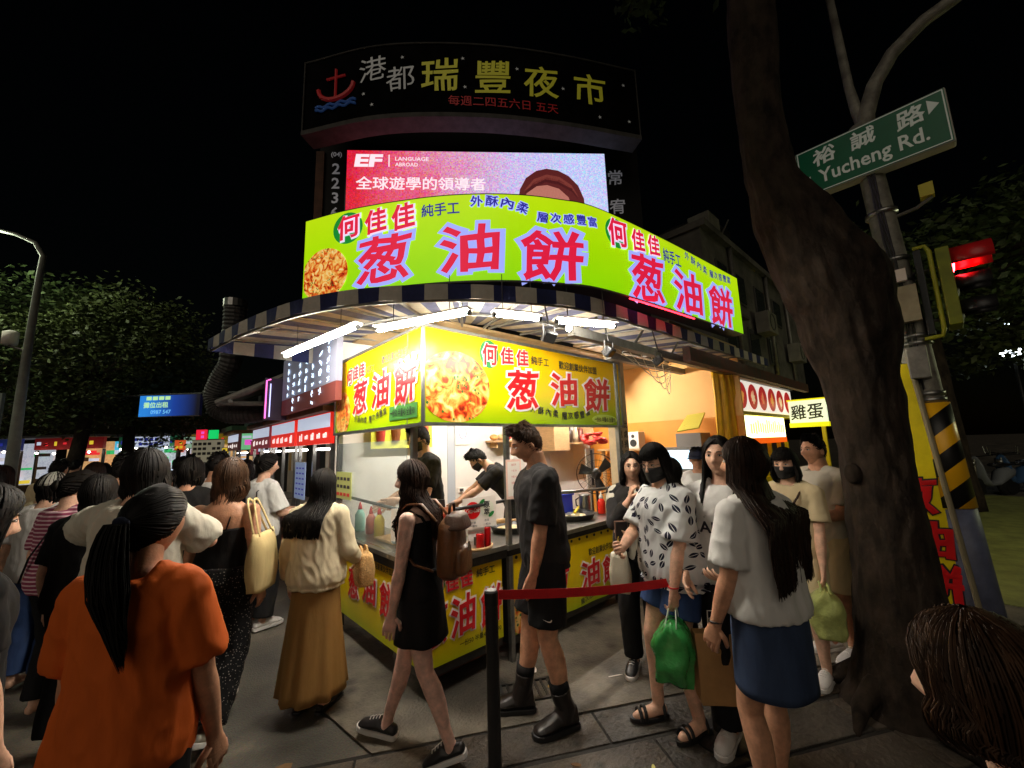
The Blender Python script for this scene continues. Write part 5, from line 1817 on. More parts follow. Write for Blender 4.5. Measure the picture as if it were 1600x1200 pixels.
# pedestal fan
fn_ = thing('pedestal_fan', 'large dark wire-cage fan standing behind the right end of the counter', 'fan', (4.05, 3.45, 0))
fc = Vector((4.30, 3.12, 1.32)); fa = Vector((-0.75, -0.66, 0.05)).normalized(); fu = UP; fs_ = fa.cross(fu).normalized()
M_CAGE = mat('fan_cage', srgb(52, 40, 34), 0.4, 0.6)
fn_.location = (fc.x, fc.y, 0)
for rr, dd in ((0.25, 0.0), (0.25, 0.05), (0.17, 0.06), (0.09, 0.065)):
    MB().tube([fc + fa * dd + (fs_ * math.cos(a) + fu * math.sin(a)) * rr for a in [2 * PI * k / 28 for k in range(29)]], 0.005 if rr > 0.2 else 0.0025, 5, caps=False).build('cage_ring', M_CAGE, fn_)
for k in range(24):
    a = 2 * PI * k / 24
    e = fs_ * math.cos(a) + fu * math.sin(a)
    MB().tube([fc + fa * 0.066 + e * 0.03, fc + fa * 0.062 + e * 0.16, fc + fa * 0.03 + e * 0.25], 0.0018, 4).build('cage_wire', M_CAGE, fn_)
for k in range(3):
    a = 2 * PI * k / 3 + 0.4
    e = fs_ * math.cos(a) + fu * math.sin(a); e2 = fs_ * -math.sin(a) + fu * math.cos(a)
    b = MB().slab([fc + fa * 0.02 + e * 0.05 - e2 * 0.03, fc + fa * 0.035 + e * 0.21 - e2 * 0.09, fc + fa * 0.0 + e * 0.22 + e2 * 0.05, fc + fa * 0.0 + e * 0.05 + e2 * 0.03], 0.004)
    b.build('blade', M_BLACK, fn_)
MB().lathe(fc - fa * 0.10, [(0.055, 0), (0.07, 0.06), (0.06, 0.12), (0.03, 0.14)], 14, ax=fa).build('motor', M_BLACK, fn_, smooth=True)
MB().tube([fc - UP * 0.05 - fa * 0.05, Vector((fc.x - fa.x * 0.05, fc.y - fa.y * 0.05, 0.04))], 0.018, 8).build('stem', M_CAGE, fn_)
MB().lathe((fc.x - fa.x * 0.05, fc.y - fa.y * 0.05, 0), [(0.2, 0), (0.2, 0.02), (0.04, 0.05)], 18).build('base', M_BLACK, fn_)

# ---- things on the counter
def pan(c, r, label, cake=True, h=0.05, z=0.897):
    t = thing('griddle_pan', label, 'pan', (c[0], c[1], z), 0, 'round griddle pans on the counter')
    MB().lathe((c[0], c[1], z), [(r * 0.9, 0), (r, h), (r + 0.012, h + 0.006), (r - 0.01, h), (r * 0.88, 0.012)], 30).build('pan', M_DSTEEL, t, smooth=True)
    MB().tube([(c[0] + r * math.cos(a), c[1] + r * math.sin(a), z + h + 0.004) for a in [2 * PI * k / 30 for k in range(31)]], 0.006, 6).build('rim', M_BLACK, t)
    return t


pan((2.72, 3.00), 0.21, 'round griddle pan holding a pale dough disc by the steel post')
pan((3.58, 2.95), 0.24, 'round griddle pan with spatula at the right end of the counter')
M_DOUGH = mat('raw_dough', srgb(238, 220, 170), 0.6, var=0.08, bump=0.2)
for c, r, lab in (((2.70, 2.99), 0.15, 'pale raw pancake in the pan beside the steel post'), ((3.62, 2.96), 0.13, 'pale pancake in the pan at the right end of the counter')):
    one(MB().lathe((c[0], c[1], 0.912), [(r * 0.95, 0), (r, 0.008), (r * 0.93, 0.016)], 26), 'pancake', M_DOUGH, lab, 'pancake')
rp = thing('rolling_pin', 'wooden rolling pin lying across the counter behind the man in black', 'rolling pin', (2.55, 3.10, 0.97))
MB().tube([(2.38, 3.22, 0.985), (2.72, 3.06, 0.985)], 0.022, 12).build('barrel', M_WOOD, rp, smooth=True)
for a, b in (((2.30, 3.258, 0.985), (2.375, 3.223, 0.985)), ((2.725, 3.058, 0.985), (2.80, 3.022, 0.985))):
    MB().tube([a, b], 0.011, 10).build('handle', M_WOOD, rp, smooth=True)
sp = thing('spatula', 'yellow handled spatula resting on the right griddle pan', 'spatula', (3.6, 2.88, 0.95))
MB().box((3.50, 2.93, 0.958), (0.16, 0.06, 0.004), 0.5).build('blade', M_STEEL, sp)
MB().tube([(3.56, 2.90, 0.962), (3.74, 2.99, 0.99)], 0.014, 8).build('handle', mat('yellow_plastic', srgb(240, 210, 20), 0.4), sp, smooth=True)
kt = thing('steel_kettle', 'small steel pitcher with handle standing at the back of the counter', 'pitcher', (3.86, 3.02, 0.897))
MB().lathe((3.90, 3.02, 0.897), [(0.066, 0), (0.07, 0.01), (0.066, 0.20), (0.07, 0.215), (0.06, 0.21)], 22).build('body', M_STEEL, kt, smooth=True)
MB().tube([(3.835, 3.04, 0.97), (3.79, 3.06, 1.0), (3.785, 3.06, 1.06), (3.835, 3.04, 1.09)], 0.008, 8).build('handle', M_BLACK, kt, smooth=True)
bt = thing('sauce_bottle', 'clear squeeze bottle with red sauce beside the steel pitcher', 'bottle', (4.0, 2.86, 0.897))
MB().lathe((4.00, 2.86, 0.897), [(0.042, 0), (0.045, 0.02), (0.045, 0.13), (0.025, 0.17)], 16).build('body', mat('red_sauce', srgb(214, 40, 24), 0.25), bt, smooth=True)
MB().lathe((4.00, 2.86, 1.068), [(0.026, 0), (0.026, 0.02), (0.008, 0.05), (0.005, 0.08)], 14).build('nozzle', mat('clear_plastic_cap', srgb(220, 220, 214), 0.3), bt, smooth=True)
tr = thing('blue_crate', 'blue plastic crate standing on the back of the counter', 'crate', (3.45, 3.22, 0.897))
M_BLUE = mat('blue_plastic', srgb(36, 60, 200), 0.4)
for a, b in (((3.25, 3.08, 0.90), (3.75, 3.095, 1.12)), ((3.25, 3.36, 0.90), (3.75, 3.375, 1.12)), ((3.25, 3.096, 0.90), (3.265, 3.359, 1.12)), ((3.735, 3.096, 0.90), (3.75, 3.359, 1.12))):
    MB().span(a, b).build('side', M_BLUE, tr)
MB().span((3.266, 3.096, 0.90), (3.734, 3.359, 0.915)).build('bottom', M_BLUE, tr)
for y in (3.07, 3.385):
    MB().span((3.24, y - 0.012, 1.121), (3.76, y + 0.012, 1.14)).build('rim', M_BLUE, tr)
# wooden board, bags, bottles behind the glass
for i, (x, y, lab) in enumerate(((1.80, 3.05, 'wooden dough board nearest the corner on the counter'), (1.82, 3.50, 'wooden dough board farther along the left counter'))):
    one(MB().box((x, y, 0.916), (0.34, 0.38, 0.024), 0.05), 'dough_board', M_WOOD, lab, 'board', 'dough boards', bevel=0.004)
for (x, y, h, c, lab) in ((1.72, 3.75, 0.24, srgb(226, 196, 60), 'yellow squeeze bottle behind the acrylic screen'), (1.74, 3.98, 0.22, srgb(216, 110, 90), 'pink squeeze bottle behind the acrylic screen'), (1.72, 4.20, 0.25, srgb(150, 206, 190), 'pale green spray bottle farthest behind the acrylic screen')):
    b = thing('squeeze_bottle', lab, 'bottle', (x, y, 0.903), 0, 'bottles behind the acrylic screen')
    mm = mat('bottle_%s' % lab.split()[0], c, 0.35)
    MB().lathe((x, y, 0.903), [(0.045, 0), (0.048, 0.02), (0.048, h * 0.65), (0.02, h * 0.85)], 16).build('body', mm, b, smooth=True)
    MB().lathe((x, y, 0.903 + h * 0.85), [(0.02, 0), (0.02, 0.02), (0.006, 0.07)], 12).build('nozzle', M_RED, b, smooth=True)
pb_ = thing('plastic_bag_pile', 'heap of clear thin food bags on the left counter', 'bags', (1.8, 3.28, 0.903))
for k in range(5):
    MB().ball((1.72 + 0.05 * k, 3.28 + 0.03 * (k % 2), 0.945 + 0.012 * k), (0.11, 0.07, 0.030), 10, 6, m=Matrix.Rotation(0.6 * k, 3, 'Z')).build('bag', mat('thin_white_bag', srgb(225, 228, 226), 0.3, bump=0.8, bscale=16), pb_, smooth=True)
cg = thing('small_menu_card', 'small printed price card clipped on the left counter rail', 'card', (1.50, 4.0, 1.25))
MB().span((1.528, 3.96, 1.24), (1.534, 4.36, 1.50)).build('card', mat('card_yellowgreen', srgb(196, 200, 120), 0.5), cg)
for k in range(4):
    for j in range(3):
        MB().span((1.5255, 4.00 + 0.09 * k, 1.27 + 0.075 * j), (1.5275, 4.06 + 0.09 * k, 1.30 + 0.075 * j)).build('printed_word', M_RED if j == 0 else M_INK, cg)
tb_ = thing('tablet', 'small tablet with a blue glowing screen on the counter behind glass', 'tablet', (1.78, 2.98, 0.94))
MB().box((1.84, 3.02, 1.20), (0.22, 0.012, 0.16), 2.4).build('case', M_BLACK, tb_)
MB().box((1.84 - 0.0068 * math.sin(2.4) * -1, 3.02 + 0.0068 * math.cos(2.4), 1.20), (0.20, 0.002, 0.14), 2.4).build('display', mat('blue_display', srgb(60, 120, 230), 0.3, emit=srgb(60, 130, 240), es=0.8), tb_)
MB().box((1.84, 3.02, 1.0), (0.03, 0.03, 0.22)).build('stand', M_BLACK, tb_)
# drinks card, tray and cans at the corner
dr = thing('drinks_card', 'white standing card with red round cola logo and green tea logo', 'card', (1.95, 2.72, 0.903))
cd0 = Vector((1.925, 2.70, 1.06)); cdx = Vector((0.96, -0.28, 0)).normalized(); cdu = UP; cdn = cdx.cross(cdu)
cw, chh = 0.29, 0.24


def cp(a, b, o=0.0):
    return cd0 + cdx * a + cdu * b + cdn * o


MB().slab([cp(0, 0), cp(cw, 0.01), cp(cw, chh + 0.01), cp(0, chh)], 0.004).build('sheet', M_OUTW, dr)
q = MB().add([cp(0.085 + 0.066 * math.cos(2 * PI * k / 30), 0.145 + 0.066 * math.sin(2 * PI * k / 30), 0.003) for k in range(30)], [tuple(range(30))]); flat_build(q, 'red_disc', mat('cola_red', srgb(226, 20, 24), 0.35), dr)
flat_build(write(MB(), 'Coca-Cola', cp(0.085, 0.145, 0.006), cdx, cdu, 1, 0.02, width=0.115, h=0.038, rot=0.08, shear=0.25), 'logo_script', M_OUTW, dr)
for a, b, r, m_ in ((0.205, 0.155, 0.062, mat('pale_cream_disc', srgb(240, 240, 220), 0.4)),):
    q = MB().add([cp(a + r * math.cos(2 * PI * k / 30), b + r * math.sin(2 * PI * k / 30), 0.003) for k in range(30)], [tuple(range(30))]); flat_build(q, 'tea_disc', m_, dr)
for a, b, rot in ((0.165, 0.205, 0.7), (0.245, 0.105, 0.7)):
    q = MB().add([cp(a + (0.030 * math.cos(t) * math.cos(rot) - 0.014 * math.sin(t) * math.sin(rot)), b + (0.030 * math.cos(t) * math.sin(rot) + 0.014 * math.sin(t) * math.cos(rot)), 0.0045) for t in [2 * PI * k / 20 for k in range(20)]], [tuple(range(20))]); flat_build(q, 'leaf_mark', M_GREENP, dr)
flat_build(write(MB(), '原', cp(0.205, 0.182, 0.006), cdx, cdu, 1, 0.02, h=0.052), 'tea_lettering', M_INK, dr)
flat_build(write(MB(), '萃', cp(0.205, 0.125, 0.006), cdx, cdu, 1, 0.02, h=0.052), 'tea_lettering', M_INK, dr)
for tx_, o_ in (('可樂', cp(0.09, 0.05, 0.003)), ('原萃', cp(0.205, 0.06, 0.003)), ('一罐30', cp(0.09, 0.025, 0.003)), ('一瓶30', cp(0.205, 0.03, 0.003))):
    flat_build(write(MB(), tx_, o_, cdx, cdu, 1, 0.0, h=0.019), 'small_print', M_INK, dr)
MB().slab([cp(0.05, -0.158, -0.02), cp(0.24, -0.158, -0.02), cp(0.24, 0.02, -0.02), cp(0.05, 0.02, -0.02)], 0.01).build('acrylic_foot', mat('milky_acrylic', srgb(235, 235, 230), 0.2), dr)
ty = thing('serving_tray', 'round pale wooden tray under the red cans', 'tray', (2.015, 2.735, 0.903))
tcx, tcy = 2.075, 2.725
MB().lathe((tcx, tcy, 0.903), [(0.13, 0), (0.135, 0.006), (0.135, 0.024), (0.125, 0.024), (0.122, 0.010)], 30).build('tray', M_WOOD, ty, smooth=True)
for k, (dx, dy, h, lab) in enumerate(((-0.02, -0.075, 0.115, 'shorter red cola can on the wooden tray'), (0.05, -0.085, 0.155, 'taller red cola can on the wooden tray'))):
    c = thing('drink_can', lab, 'can', (tcx + dx, tcy + dy, 0.914), 0, 'cans on the tray')
    rr = 0.033 if k == 0 else 0.026
    MB().lathe((tcx + dx, tcy + dy, 0.914), [(rr * 0.85, 0), (rr, 0.008), (rr, h - 0.012), (rr * 0.8, h)], 20).build('body', mat('can_red', srgb(176, 16, 22), 0.25, 0.3), c, smooth=True)
    MB().lathe((tcx + dx, tcy + dy, 0.914 + h), [(rr * 0.8, 0), (rr * 0.78, 0.003)], 20).build('lid', M_STEEL, c)
# the second leaflet stand seen left of the woman with the backpack and the orange one behind her
for (px_, py_, z, w, h, c, lab) in ((1.55, 2.98, 1.13, 0.17, 0.24, srgb(236, 228, 216), 'white leaflet with a red round picture hanging on the left screen'), (1.72, 2.62, 1.14, 0.13, 0.26, srgb(236, 150, 110), 'orange leaflet standing behind the backpack at the corner')):
    l = thing('leaflet', lab, 'leaflet', (px_, py_, z - h / 2))
    d_ = Vector((0.70, -0.71, 0)); nn_ = Vector((-0.71, -0.70, 0)); c0 = Vector((px_, py_, z))
    MB().slab([c0 - d_ * w / 2 - UP * h / 2, c0 + d_ * w / 2 - UP * h / 2, c0 + d_ * w / 2 + UP * h / 2, c0 - d_ * w / 2 + UP * h / 2], 0.004).build('sheet', mat('leaflet_' + lab.split()[0], c, 0.5), l)
    q = MB().add([c0 + nn_ * 0.003 + d_ * 0.055 * math.cos(2 * PI * k / 24) + UP * (0.03 + 0.055 * math.sin(2 * PI * k / 24)) for k in range(24)], [tuple(range(24))])
    flat_build(q, 'printed_disc', mat('brick_disc', srgb(190, 70, 50), 0.5), l)
    MB().tube([c0 - UP * h / 2, Vector((px_, py_, 0.905))], 0.006, 6).build('stick', M_STEEL, l)
mp_ = thing('price_sheet', 'pink edged laminated price sheet hanging on the steel post', 'price list', (2.39, 2.6, 1.26))
MB().span((2.296, 2.588, 1.262), (2.475, 2.592, 1.59)).build('sheet', mat('sheet_pink', srgb(244, 206, 190), 0.35), mp_)
MB().span((2.315, 2.5865, 1.285), (2.456, 2.5878, 1.57)).build('paper', M_OUTW, mp_)
for k, tx in enumerate(('價目表', '一份 50', '半量 45', '全量 90', '加盟')):
    flat_build(write(MB(), tx, (2.385, 2.585, 1.545 - 0.05 * k), EX, UP, 1, 0.0, h=0.018), 'printed_line', mat('salmon_ink', srgb(200, 90, 80), 0.5), mp_)
MB().lathe((2.435, 2.585, 1.305), [(0.022, 0), (0.022, 0.002)], 16, ax=(0, -1, 0)).build('stamp', mat('stamp_orange', srgb(230, 120, 90), 0.5), mp_)

# ---- queue barrier: black post and red belt
br = thing('barrier_post', 'black retractable barrier post in front of the tall man', 'barrier', (1.44, 1.77, 0))
MB().lathe((1.44, 1.77, 0), [(0.16, 0), (0.16, 0.015), (0.05, 0.035), (0.034, 0.05), (0.034, 0.875), (0.036, 0.88), (0.036, 0.945), (0.03, 0.952)], 28).build('post', mat('black_powder_coat', (0.010, 0.010, 0.011), 0.42, var=0.3, vscale=20, bump=0.05), br, smooth=False)
MB().lathe((1.44, 1.77, 0.952), [(0.028, 0), (0.026, 0.003)], 28).build('cap', mat('grey_cap', srgb(120, 120, 118), 0.5), br)
br2 = thing('barrier_post', 'far black barrier post beside the woman in the leaf print blouse', 'barrier', (2.60, 1.14, 0))
MB().lathe((2.60, 1.14, 0), [(0.15, 0), (0.15, 0.015), (0.05, 0.035), (0.034, 0.05), (0.034, 0.90), (0.03, 0.91)], 24).build('post', MATS['black_powder_coat'], br2)
MB().lathe((2.60, 1.14, 0.91), [(0.028, 0), (0.026, 0.003)], 28).build('cap', mat('grey_cap', srgb(120, 120, 118), 0.5), br2)
belt = MB()
a, b = Vector((1.475, 1.750, 0.925)), Vector((2.568, 1.157, 0.880))
pr = []
for k in range(21):
    t = k / 20
    p = a.lerp(b, t) + Vector((0.001 * math.sin(6 * t), 0, -0.025 * math.sin(PI * t)))
    pr.append((p, Vector((0, 0.02 * math.sin(4 * t), 1)).normalized()))
d_ = (b - a).normalized(); nn_ = Vector((d_.y, -d_.x, 0)) * 0.001
belt.rings([[p - u * 0.024 - nn_, p + u * 0.024 - nn_, p + u * 0.024 + nn_, p - u * 0.024 + nn_] for p, u in pr])
one(belt, 'barrier_belt', mat('red_webbing', srgb(190, 12, 24), 0.55, var=0.1, vscale=30, bump=0.2, bscale=200), 'red webbing belt stretched from the black post across the queue', 'belt')

lb = thing('bare_bulb', 'bare glowing bulb hanging between two tube lights under the awning', 'lamp', (2.455, 1.96, 2.60))
MB().ball((2.455, 1.96, 2.62), (0.024, 0.024, 0.03), 12, 8).build('glass', mat('bulb_glow', (1, 1, 1), 0.4, emit=(1.0, 0.85, 0.6), es=60.0), lb, smooth=True)
MB().tube([(2.455, 1.96, 2.65), (2.455, 1.96, 2.69)], 0.014, 8).build('socket', M_BLACK, lb)
MB().tube([(2.455, 1.96, 2.69), (2.455, 1.98, 2.90)], 0.004, 5).build('flex', M_BLACK, lb)

kp = thing('kitchen_platform', 'low wooden duckboard floor behind the counter', 'platform', (3.0, 3.8, 0))
for k in range(9):
    MB().span((2.02 + 0.235 * k, 3.44, 0.03), (2.235 + 0.235 * k, 4.5, 0.10)).build('plank', M_WOOD, kp)
for y in (3.5, 4.4):
    MB().span((2.02, y, 0.0), (4.13, y + 0.06, 0.029)).build('bearer', M_WOOD, kp)
# ================================================================ the right of the street
M_FACADE = mat('grimy_concrete', (0.16, 0.15, 0.13), 0.85, vscale=1.6, bump=0.7, bscale=9, wear=(0.05, 0.048, 0.042))
bl = thing('concrete_building', 'dark grimy concrete building behind the right end of the lime sign', 'building', (9.5, 3.6, 0))
MB().span((6.60, 2.40, 2.98), (12.6, 5.2, 5.20)).build('wall', M_FACADE, bl)
MB().span((6.55, 2.30, 5.201), (12.7, 5.3, 5.32)).build('parapet', M_FACADE, bl)
for i, (x, z, w, h) in enumerate(((7.1, 4.2, 0.5, 0.6), (8.0, 4.2, 0.5, 0.6), (9.1, 4.2, 0.6, 0.6), (10.3, 4.2, 0.6, 0.6), (7.2, 3.2, 0.6, 0.6), (8.4, 3.2, 0.6, 0.6), (9.6, 3.2, 0.6, 0.6))):
    f = MB().span((x, 2.372, z), (x + w, 2.398, z + h)).build('window', mat('window_frame', srgb(70, 70, 66), 0.6), bl)
    MB().span((x + 0.04, 2.360, z + 0.04), (x + w - 0.04, 2.371, z + h - 0.04)).build('pane', mat('dark_glass', (0.03, 0.035, 0.04), 0.1), f)
for x in (7.8, 9.9, 11.4):
    MB().tube([(x, 2.35, 3.0), (x, 2.35, 5.3)], 0.04, 8).build('drainpipe', M_GALV, bl, smooth=True)
MB().span((7.0, 2.15, 3.75), (7.75, 2.397, 3.80)).build('ledge', M_FACADE, bl)
for i, (x, z) in enumerate(((8.75, 3.72), (10.9, 3.4))):
    ac = thing('air_conditioner', ('upper', 'lower')[i] + ' air conditioner box on the dark concrete wall', 'air conditioner', (x, 2.2, z), 0, 'air conditioners on the concrete wall')
    MB().span((x, 2.10, z), (x + 0.55, 2.365 - 0.03, z + 0.42)).build('case', mat('dirty_white_case', srgb(120, 118, 108), 0.6, var=0.2), ac, bevel=0.01)
    MB().tube([(x + 0.22 + 0.16 * math.cos(a), 2.095, z + 0.21 + 0.16 * math.sin(a)) for a in [2 * PI * k / 20 for k in range(21)]], 0.008, 5).build('grille', M_DARK, ac)
tk = thing('water_tank', 'round steel water tank on the roof behind the lime sign', 'water tank', (8.71, 3.45, 5.32))
M_TANK = mat('tank_steel', srgb(64, 64, 64), 0.4, 0.7, var=0.3)
MB().lathe((8.71, 3.45, 5.32), [(0.80, 0), (0.82, 0.02), (0.82, 0.70), (0.70, 0.86), (0.2, 0.95), (0.05, 0.96)], 30).build('shell', M_TANK, tk, smooth=True)
for z in (5.55, 5.78, 5.98):
    MB().tube([(8.71 + 0.825 * math.cos(a), 3.45 + 0.825 * math.sin(a), z) for a in [2 * PI * k / 30 for k in range(31)]], 0.02, 6).build('hoop', M_TANK, tk, smooth=True)
rb = thing('roof_box', 'small white metal box on the roof edge right of the lime sign', 'box', (7.0, 2.6, 5.32))
MB().span((7.15, 2.42, 5.322), (7.65, 2.8, 5.75)).build('case', mat('dirty_white_case', srgb(120, 118, 108), 0.6), rb, bevel=0.01)
MB().tube([(7.55, 2.40, 5.35), (8.1, 2.40, 5.9)], 0.015, 6).build('antenna', M_GALV, rb)

# yellow curtain at the side of the shop
cu = MB()
nxs = 46
rows_ = []
for j in range(9):
    z = 2.72 - 1.75 * j / 8
    rows_.append([(5.86 + (0.30 + 0.40 * (j / 8)) * i / nxs + 0.02 * math.sin(j), 2.16 - 0.12 * i / nxs + 0.035 * math.sin(i * 0.75 + j * 0.15) + 0.02 * math.sin(i * 0.31), z) for i in range(nxs + 1)])
cu.rings(rows_, closed=False, caps=False)
co = one(cu, 'curtain', mat('yellow_tarpaulin', srgb(236, 176, 10), 0.5, var=0.15, vscale=4, bump=0.3, bscale=8), 'yellow tarpaulin curtain gathered beside the orange wall', 'curtain', smooth=True)
co.modifiers.new('t', 'SOLIDIFY').thickness = 0.004

# neighbouring snack stall with lit signs
eg = thing('snack_stall', 'yellow framed snack stall with lit menu box right of the orange wall', 'stall', (8.7, 2.3, 0))
M_YF = mat('yellow_paint', srgb(236, 214, 20), 0.5, var=0.1)
M_WL = mat('white_lightbox', srgb(240, 236, 226), 0.4, emit=srgb(240, 232, 220), es=0.85)
MB().span((7.02, 2.30, 2.16), (10.45, 2.40, 2.67)).build('picture_sign', M_WL, eg)
for k in range(6):
    x = 7.35 + 0.555 * k
    q = MB().add([(x + 0.245 * math.cos(2 * PI * i / 28), 2.296, 2.415 + 0.225 * math.sin(2 * PI * i / 28)) for i in range(28)], [tuple(range(28))])
    d = flat_build(q, 'picture_disc', ET('lit_dark_red', srgb(176, 40, 40), 0.7), eg)
    pts = [(x + 0.17 * (0.5 + 0.5 * noise.noise(Vector((i * 0.9, k * 3.3, 0)))) * math.cos(2 * PI * i / 18), 2.291, 2.40 + 0.19 * (0.55 + 0.6 * noise.noise(Vector((i * 0.7, k * 2.1, 5)))) * math.sin(2 * PI * i / 18)) for i in range(18)]
    flat_build(MB().add(pts, [tuple(range(18))]), 'pictured_snack', ET('lit_snack_%d' % (k % 3), (srgb(220, 150, 70), srgb(230, 196, 150), srgb(214, 120, 80))[k % 3], 0.7), eg)
MB().span((6.98, 2.26, 2.69), (10.5, 2.42, 2.74)).build('sign_hood', M_GALV, eg)
MB().span((7.05, 2.22, 2.075), (10.4, 2.44, 2.135)).build('fascia', M_YF, eg)
MB().span((7.05, 2.36, 0.0), (7.12, 2.44, 2.07)).build('post', M_YF, eg)
MB().span((7.36, 2.27, 1.70), (9.55, 2.34, 2.07)).build('menu_box', mat('menu_glow', srgb(250, 250, 170), 0.4, emit=(1.0, 0.95, 0.45, 1), es=3.2), eg)
MB().span((7.34, 2.26, 1.60), (9.55, 2.35, 1.695)).build('menu_strip', ET('lit_orange', srgb(246, 96, 20), 0.9), eg)
rgm = random.Random(4)
for k in range(16):
    x = 7.5 + 0.125 * k
    MB().span((x, 2.262, 1.76 + rgm.uniform(0, 0.04)), (x + 0.06, 2.269, 1.98 + rgm.uniform(-0.05, 0.04))).build('menu_word', ET('lit_pale_yellow', srgb(230, 220, 120), 1.2), eg)
for x in (7.9, 8.6, 9.2, 9.75):
    MB().span((x, 2.30, 0.0), (x + 0.05, 2.36, 1.598)).build('post', M_YF, eg)
MB().span((7.13, 2.50, 0.0), (10.4, 3.1, 0.95)).build('counter', M_YF, eg)
MB().span((7.13, 3.6, 0.0), (10.4, 3.64, 2.4)).build('back_wall', mat('stall_back', srgb(150, 140, 90), 0.6, var=0.2), eg)
es_ = thing('egg_cake_sign', 'small lit yellow sign reading chicken egg projecting from the snack stall', 'sign', (9.8, 1.9, 1.95))
MB().span((9.80, 1.60, 1.97), (9.88, 2.22, 2.41)).build('lightbox', mat('egg_sign_light', srgb(236, 240, 200), 0.4, emit=(0.78, 0.86, 0.60, 1), es=0.95), es_)
MB().span((9.78, 1.585, 2.411), (9.90, 2.235, 2.44)).build('top_frame', mat('yellow_lit_frame', srgb(240, 230, 20), 0.4, emit=srgb(240, 230, 10), es=0.8), es_)
MB().span((9.78, 1.585, 1.88), (9.90, 2.235, 1.968)).build('bottom_frame', MATS['yellow_lit_frame'], es_)
for i, c in enumerate('雞蛋'):
    flat_build(write(MB(), c, (9.795, 2.06 - 0.28 * i, 2.18), -EY, UP, 1, 0.015, h=0.30, width=0.26), 'character', mat('dark_brush', srgb(60, 60, 40), 0.5), es_)
MB().span((9.80, 1.66, 0.0), (9.87, 1.72, 1.879)).build('post', M_YF, es_)
# display case, speakers and tray by the orange wall
dc = thing('display_fridge', 'glass display case glowing pale blue in front of the orange wall', 'display case', (5.9, 2.9, 0))
MB().span((5.75, 2.45, 0.0), (6.18, 3.25, 1.25)).build('cabinet', M_DSTEEL, dc)
MB().span((5.74, 2.47, 1.30), (5.75, 3.23, 1.56)).build('lit_glass', mat('case_glow', srgb(200, 225, 240), 0.3, emit=srgb(190, 222, 245), es=1.3), dc)
MB().span((5.751, 2.45, 1.251), (6.18, 3.25, 1.60)).build('hood', M_GALV, dc)
shf = thing('counter_shelf', 'wooden shelf with two white speakers before the orange wall', 'shelf', (5.9, 3.7, 0))
MB().span((5.85, 3.30, 1.56), (6.19, 4.2, 1.59)).build('board', M_WOOD, shf)
for y in (3.35, 4.1):
    MB().span((5.9, y, 0.0), (5.95, y + 0.05, 1.558)).build('leg', M_WOOD, shf)
for k, y in enumerate((3.42, 3.68)):
    s_ = thing('speaker', ('right', 'left')[k] + ' white wooden cube speaker on the shelf by the orange wall', 'speaker', (6.0, y, 1.592), 0, 'cube speakers')
    MB().span((5.90, y, 1.592), (6.1, y + 0.2, 1.86)).build('case', M_OUTW, s_, bevel=0.005)
    for z, r in ((1.68, 0.06), (1.79, 0.03)):
        MB().lathe((5.897, y + 0.1, z), [(r, 0), (r * 0.8, 0.004), (r * 0.3, -0.004)], 18, ax=(-1, 0, 0)).build('cone', M_DARK, s_)
bx = thing('metal_box', 'grey metal box with a yellow cloth on top beside the curtain', 'box', (6.0, 2.55, 1.602))
MB().span((5.85, 2.42, 1.602), (6.18, 2.78, 1.80)).build('case', mat('grey_box', srgb(120, 116, 112), 0.5, 0.3), bx)
MB().slab([(5.83, 2.42, 1.86), (5.83, 2.74, 1.82), (6.05, 2.66, 2.06), (6.05, 2.40, 2.08)], 0.02).build('cloth', mat('khaki_yellow', srgb(206, 190, 70), 0.7, bump=0.4), bx)

# ---- big street tree at right
M_BARK = mat('bark', (0.045, 0.033, 0.025), 0.95, vscale=9, bump=1.0, bscale=18, stretch=(1, 1, 0.5), wear=(0.014, 0.011, 0.009), spec=0.1)
TR = [((3.68, 0.44, -0.05), 0.33), ((3.69, 0.42, 0.10), 0.272), ((3.71, 0.40, 0.35), 0.235), ((3.72, 0.38, 0.97), 0.212), ((3.70, 0.375, 1.61), 0.202), ((3.665, 0.385, 2.05), 0.212), ((3.63, 0.405, 2.45), 0.272), ((3.57, 0.455, 2.85), 0.315), ((3.44, 0.585, 3.25), 0.25), ((3.345, 0.68, 3.65), 0.168), ((3.325, 0.69, 4.1), 0.155), ((3.35, 0.655, 4.9), 0.165), ((3.40, 0.62, 5.8), 0.15), ((3.5, 0.55, 7.2), 0.10)]


def rough_tube(path, n=26, sub=5, amp=0.10, seed=0.0):
    P_ = [Vector(p) for p, r in path]
    rr = [r for p, r in path]
    pts, rad = [], []
    for i in range(len(P_) - 1):
        for k in range(sub):
            t = k / sub
            pts.append(P_[i].lerp(P_[i + 1], t)); rad.append(rr[i] + (rr[i + 1] - rr[i]) * (t * t * (3 - 2 * t)))
    pts.append(P_[-1]); rad.append(rr[-1])
    for _ in range(3):
        pts = [pts[0]] + [(pts[i - 1] + pts[i] * 2 + pts[i + 1]) / 4 for i in range(1, len(pts) - 1)] + [pts[-1]]
    rings = []
    for p, r in zip(pts, rad):
        ring = []
        for k in range(n):
            a = 2 * PI * k / n
            d = Vector((math.cos(a), math.sin(a), 0))
            q = noise.noise(Vector((d.x * 1.6, d.y * 1.6, p.z * 1.3 + seed))) + 0.45 * noise.noise(Vector((d.x * 5, d.y * 5, p.z * 5 + seed))) - 0.40 * abs(noise.noise(Vector((d.x * 7, d.y * 7, p.z * 2.2 + seed * 2)))) + 0.18 * noise.noise(Vector((d.x * 16, d.y * 16, p.z * 11)))
            ring.append(p + d * r * (1 + amp * q))
        rings.append(ring)
    return MB().rings(rings)


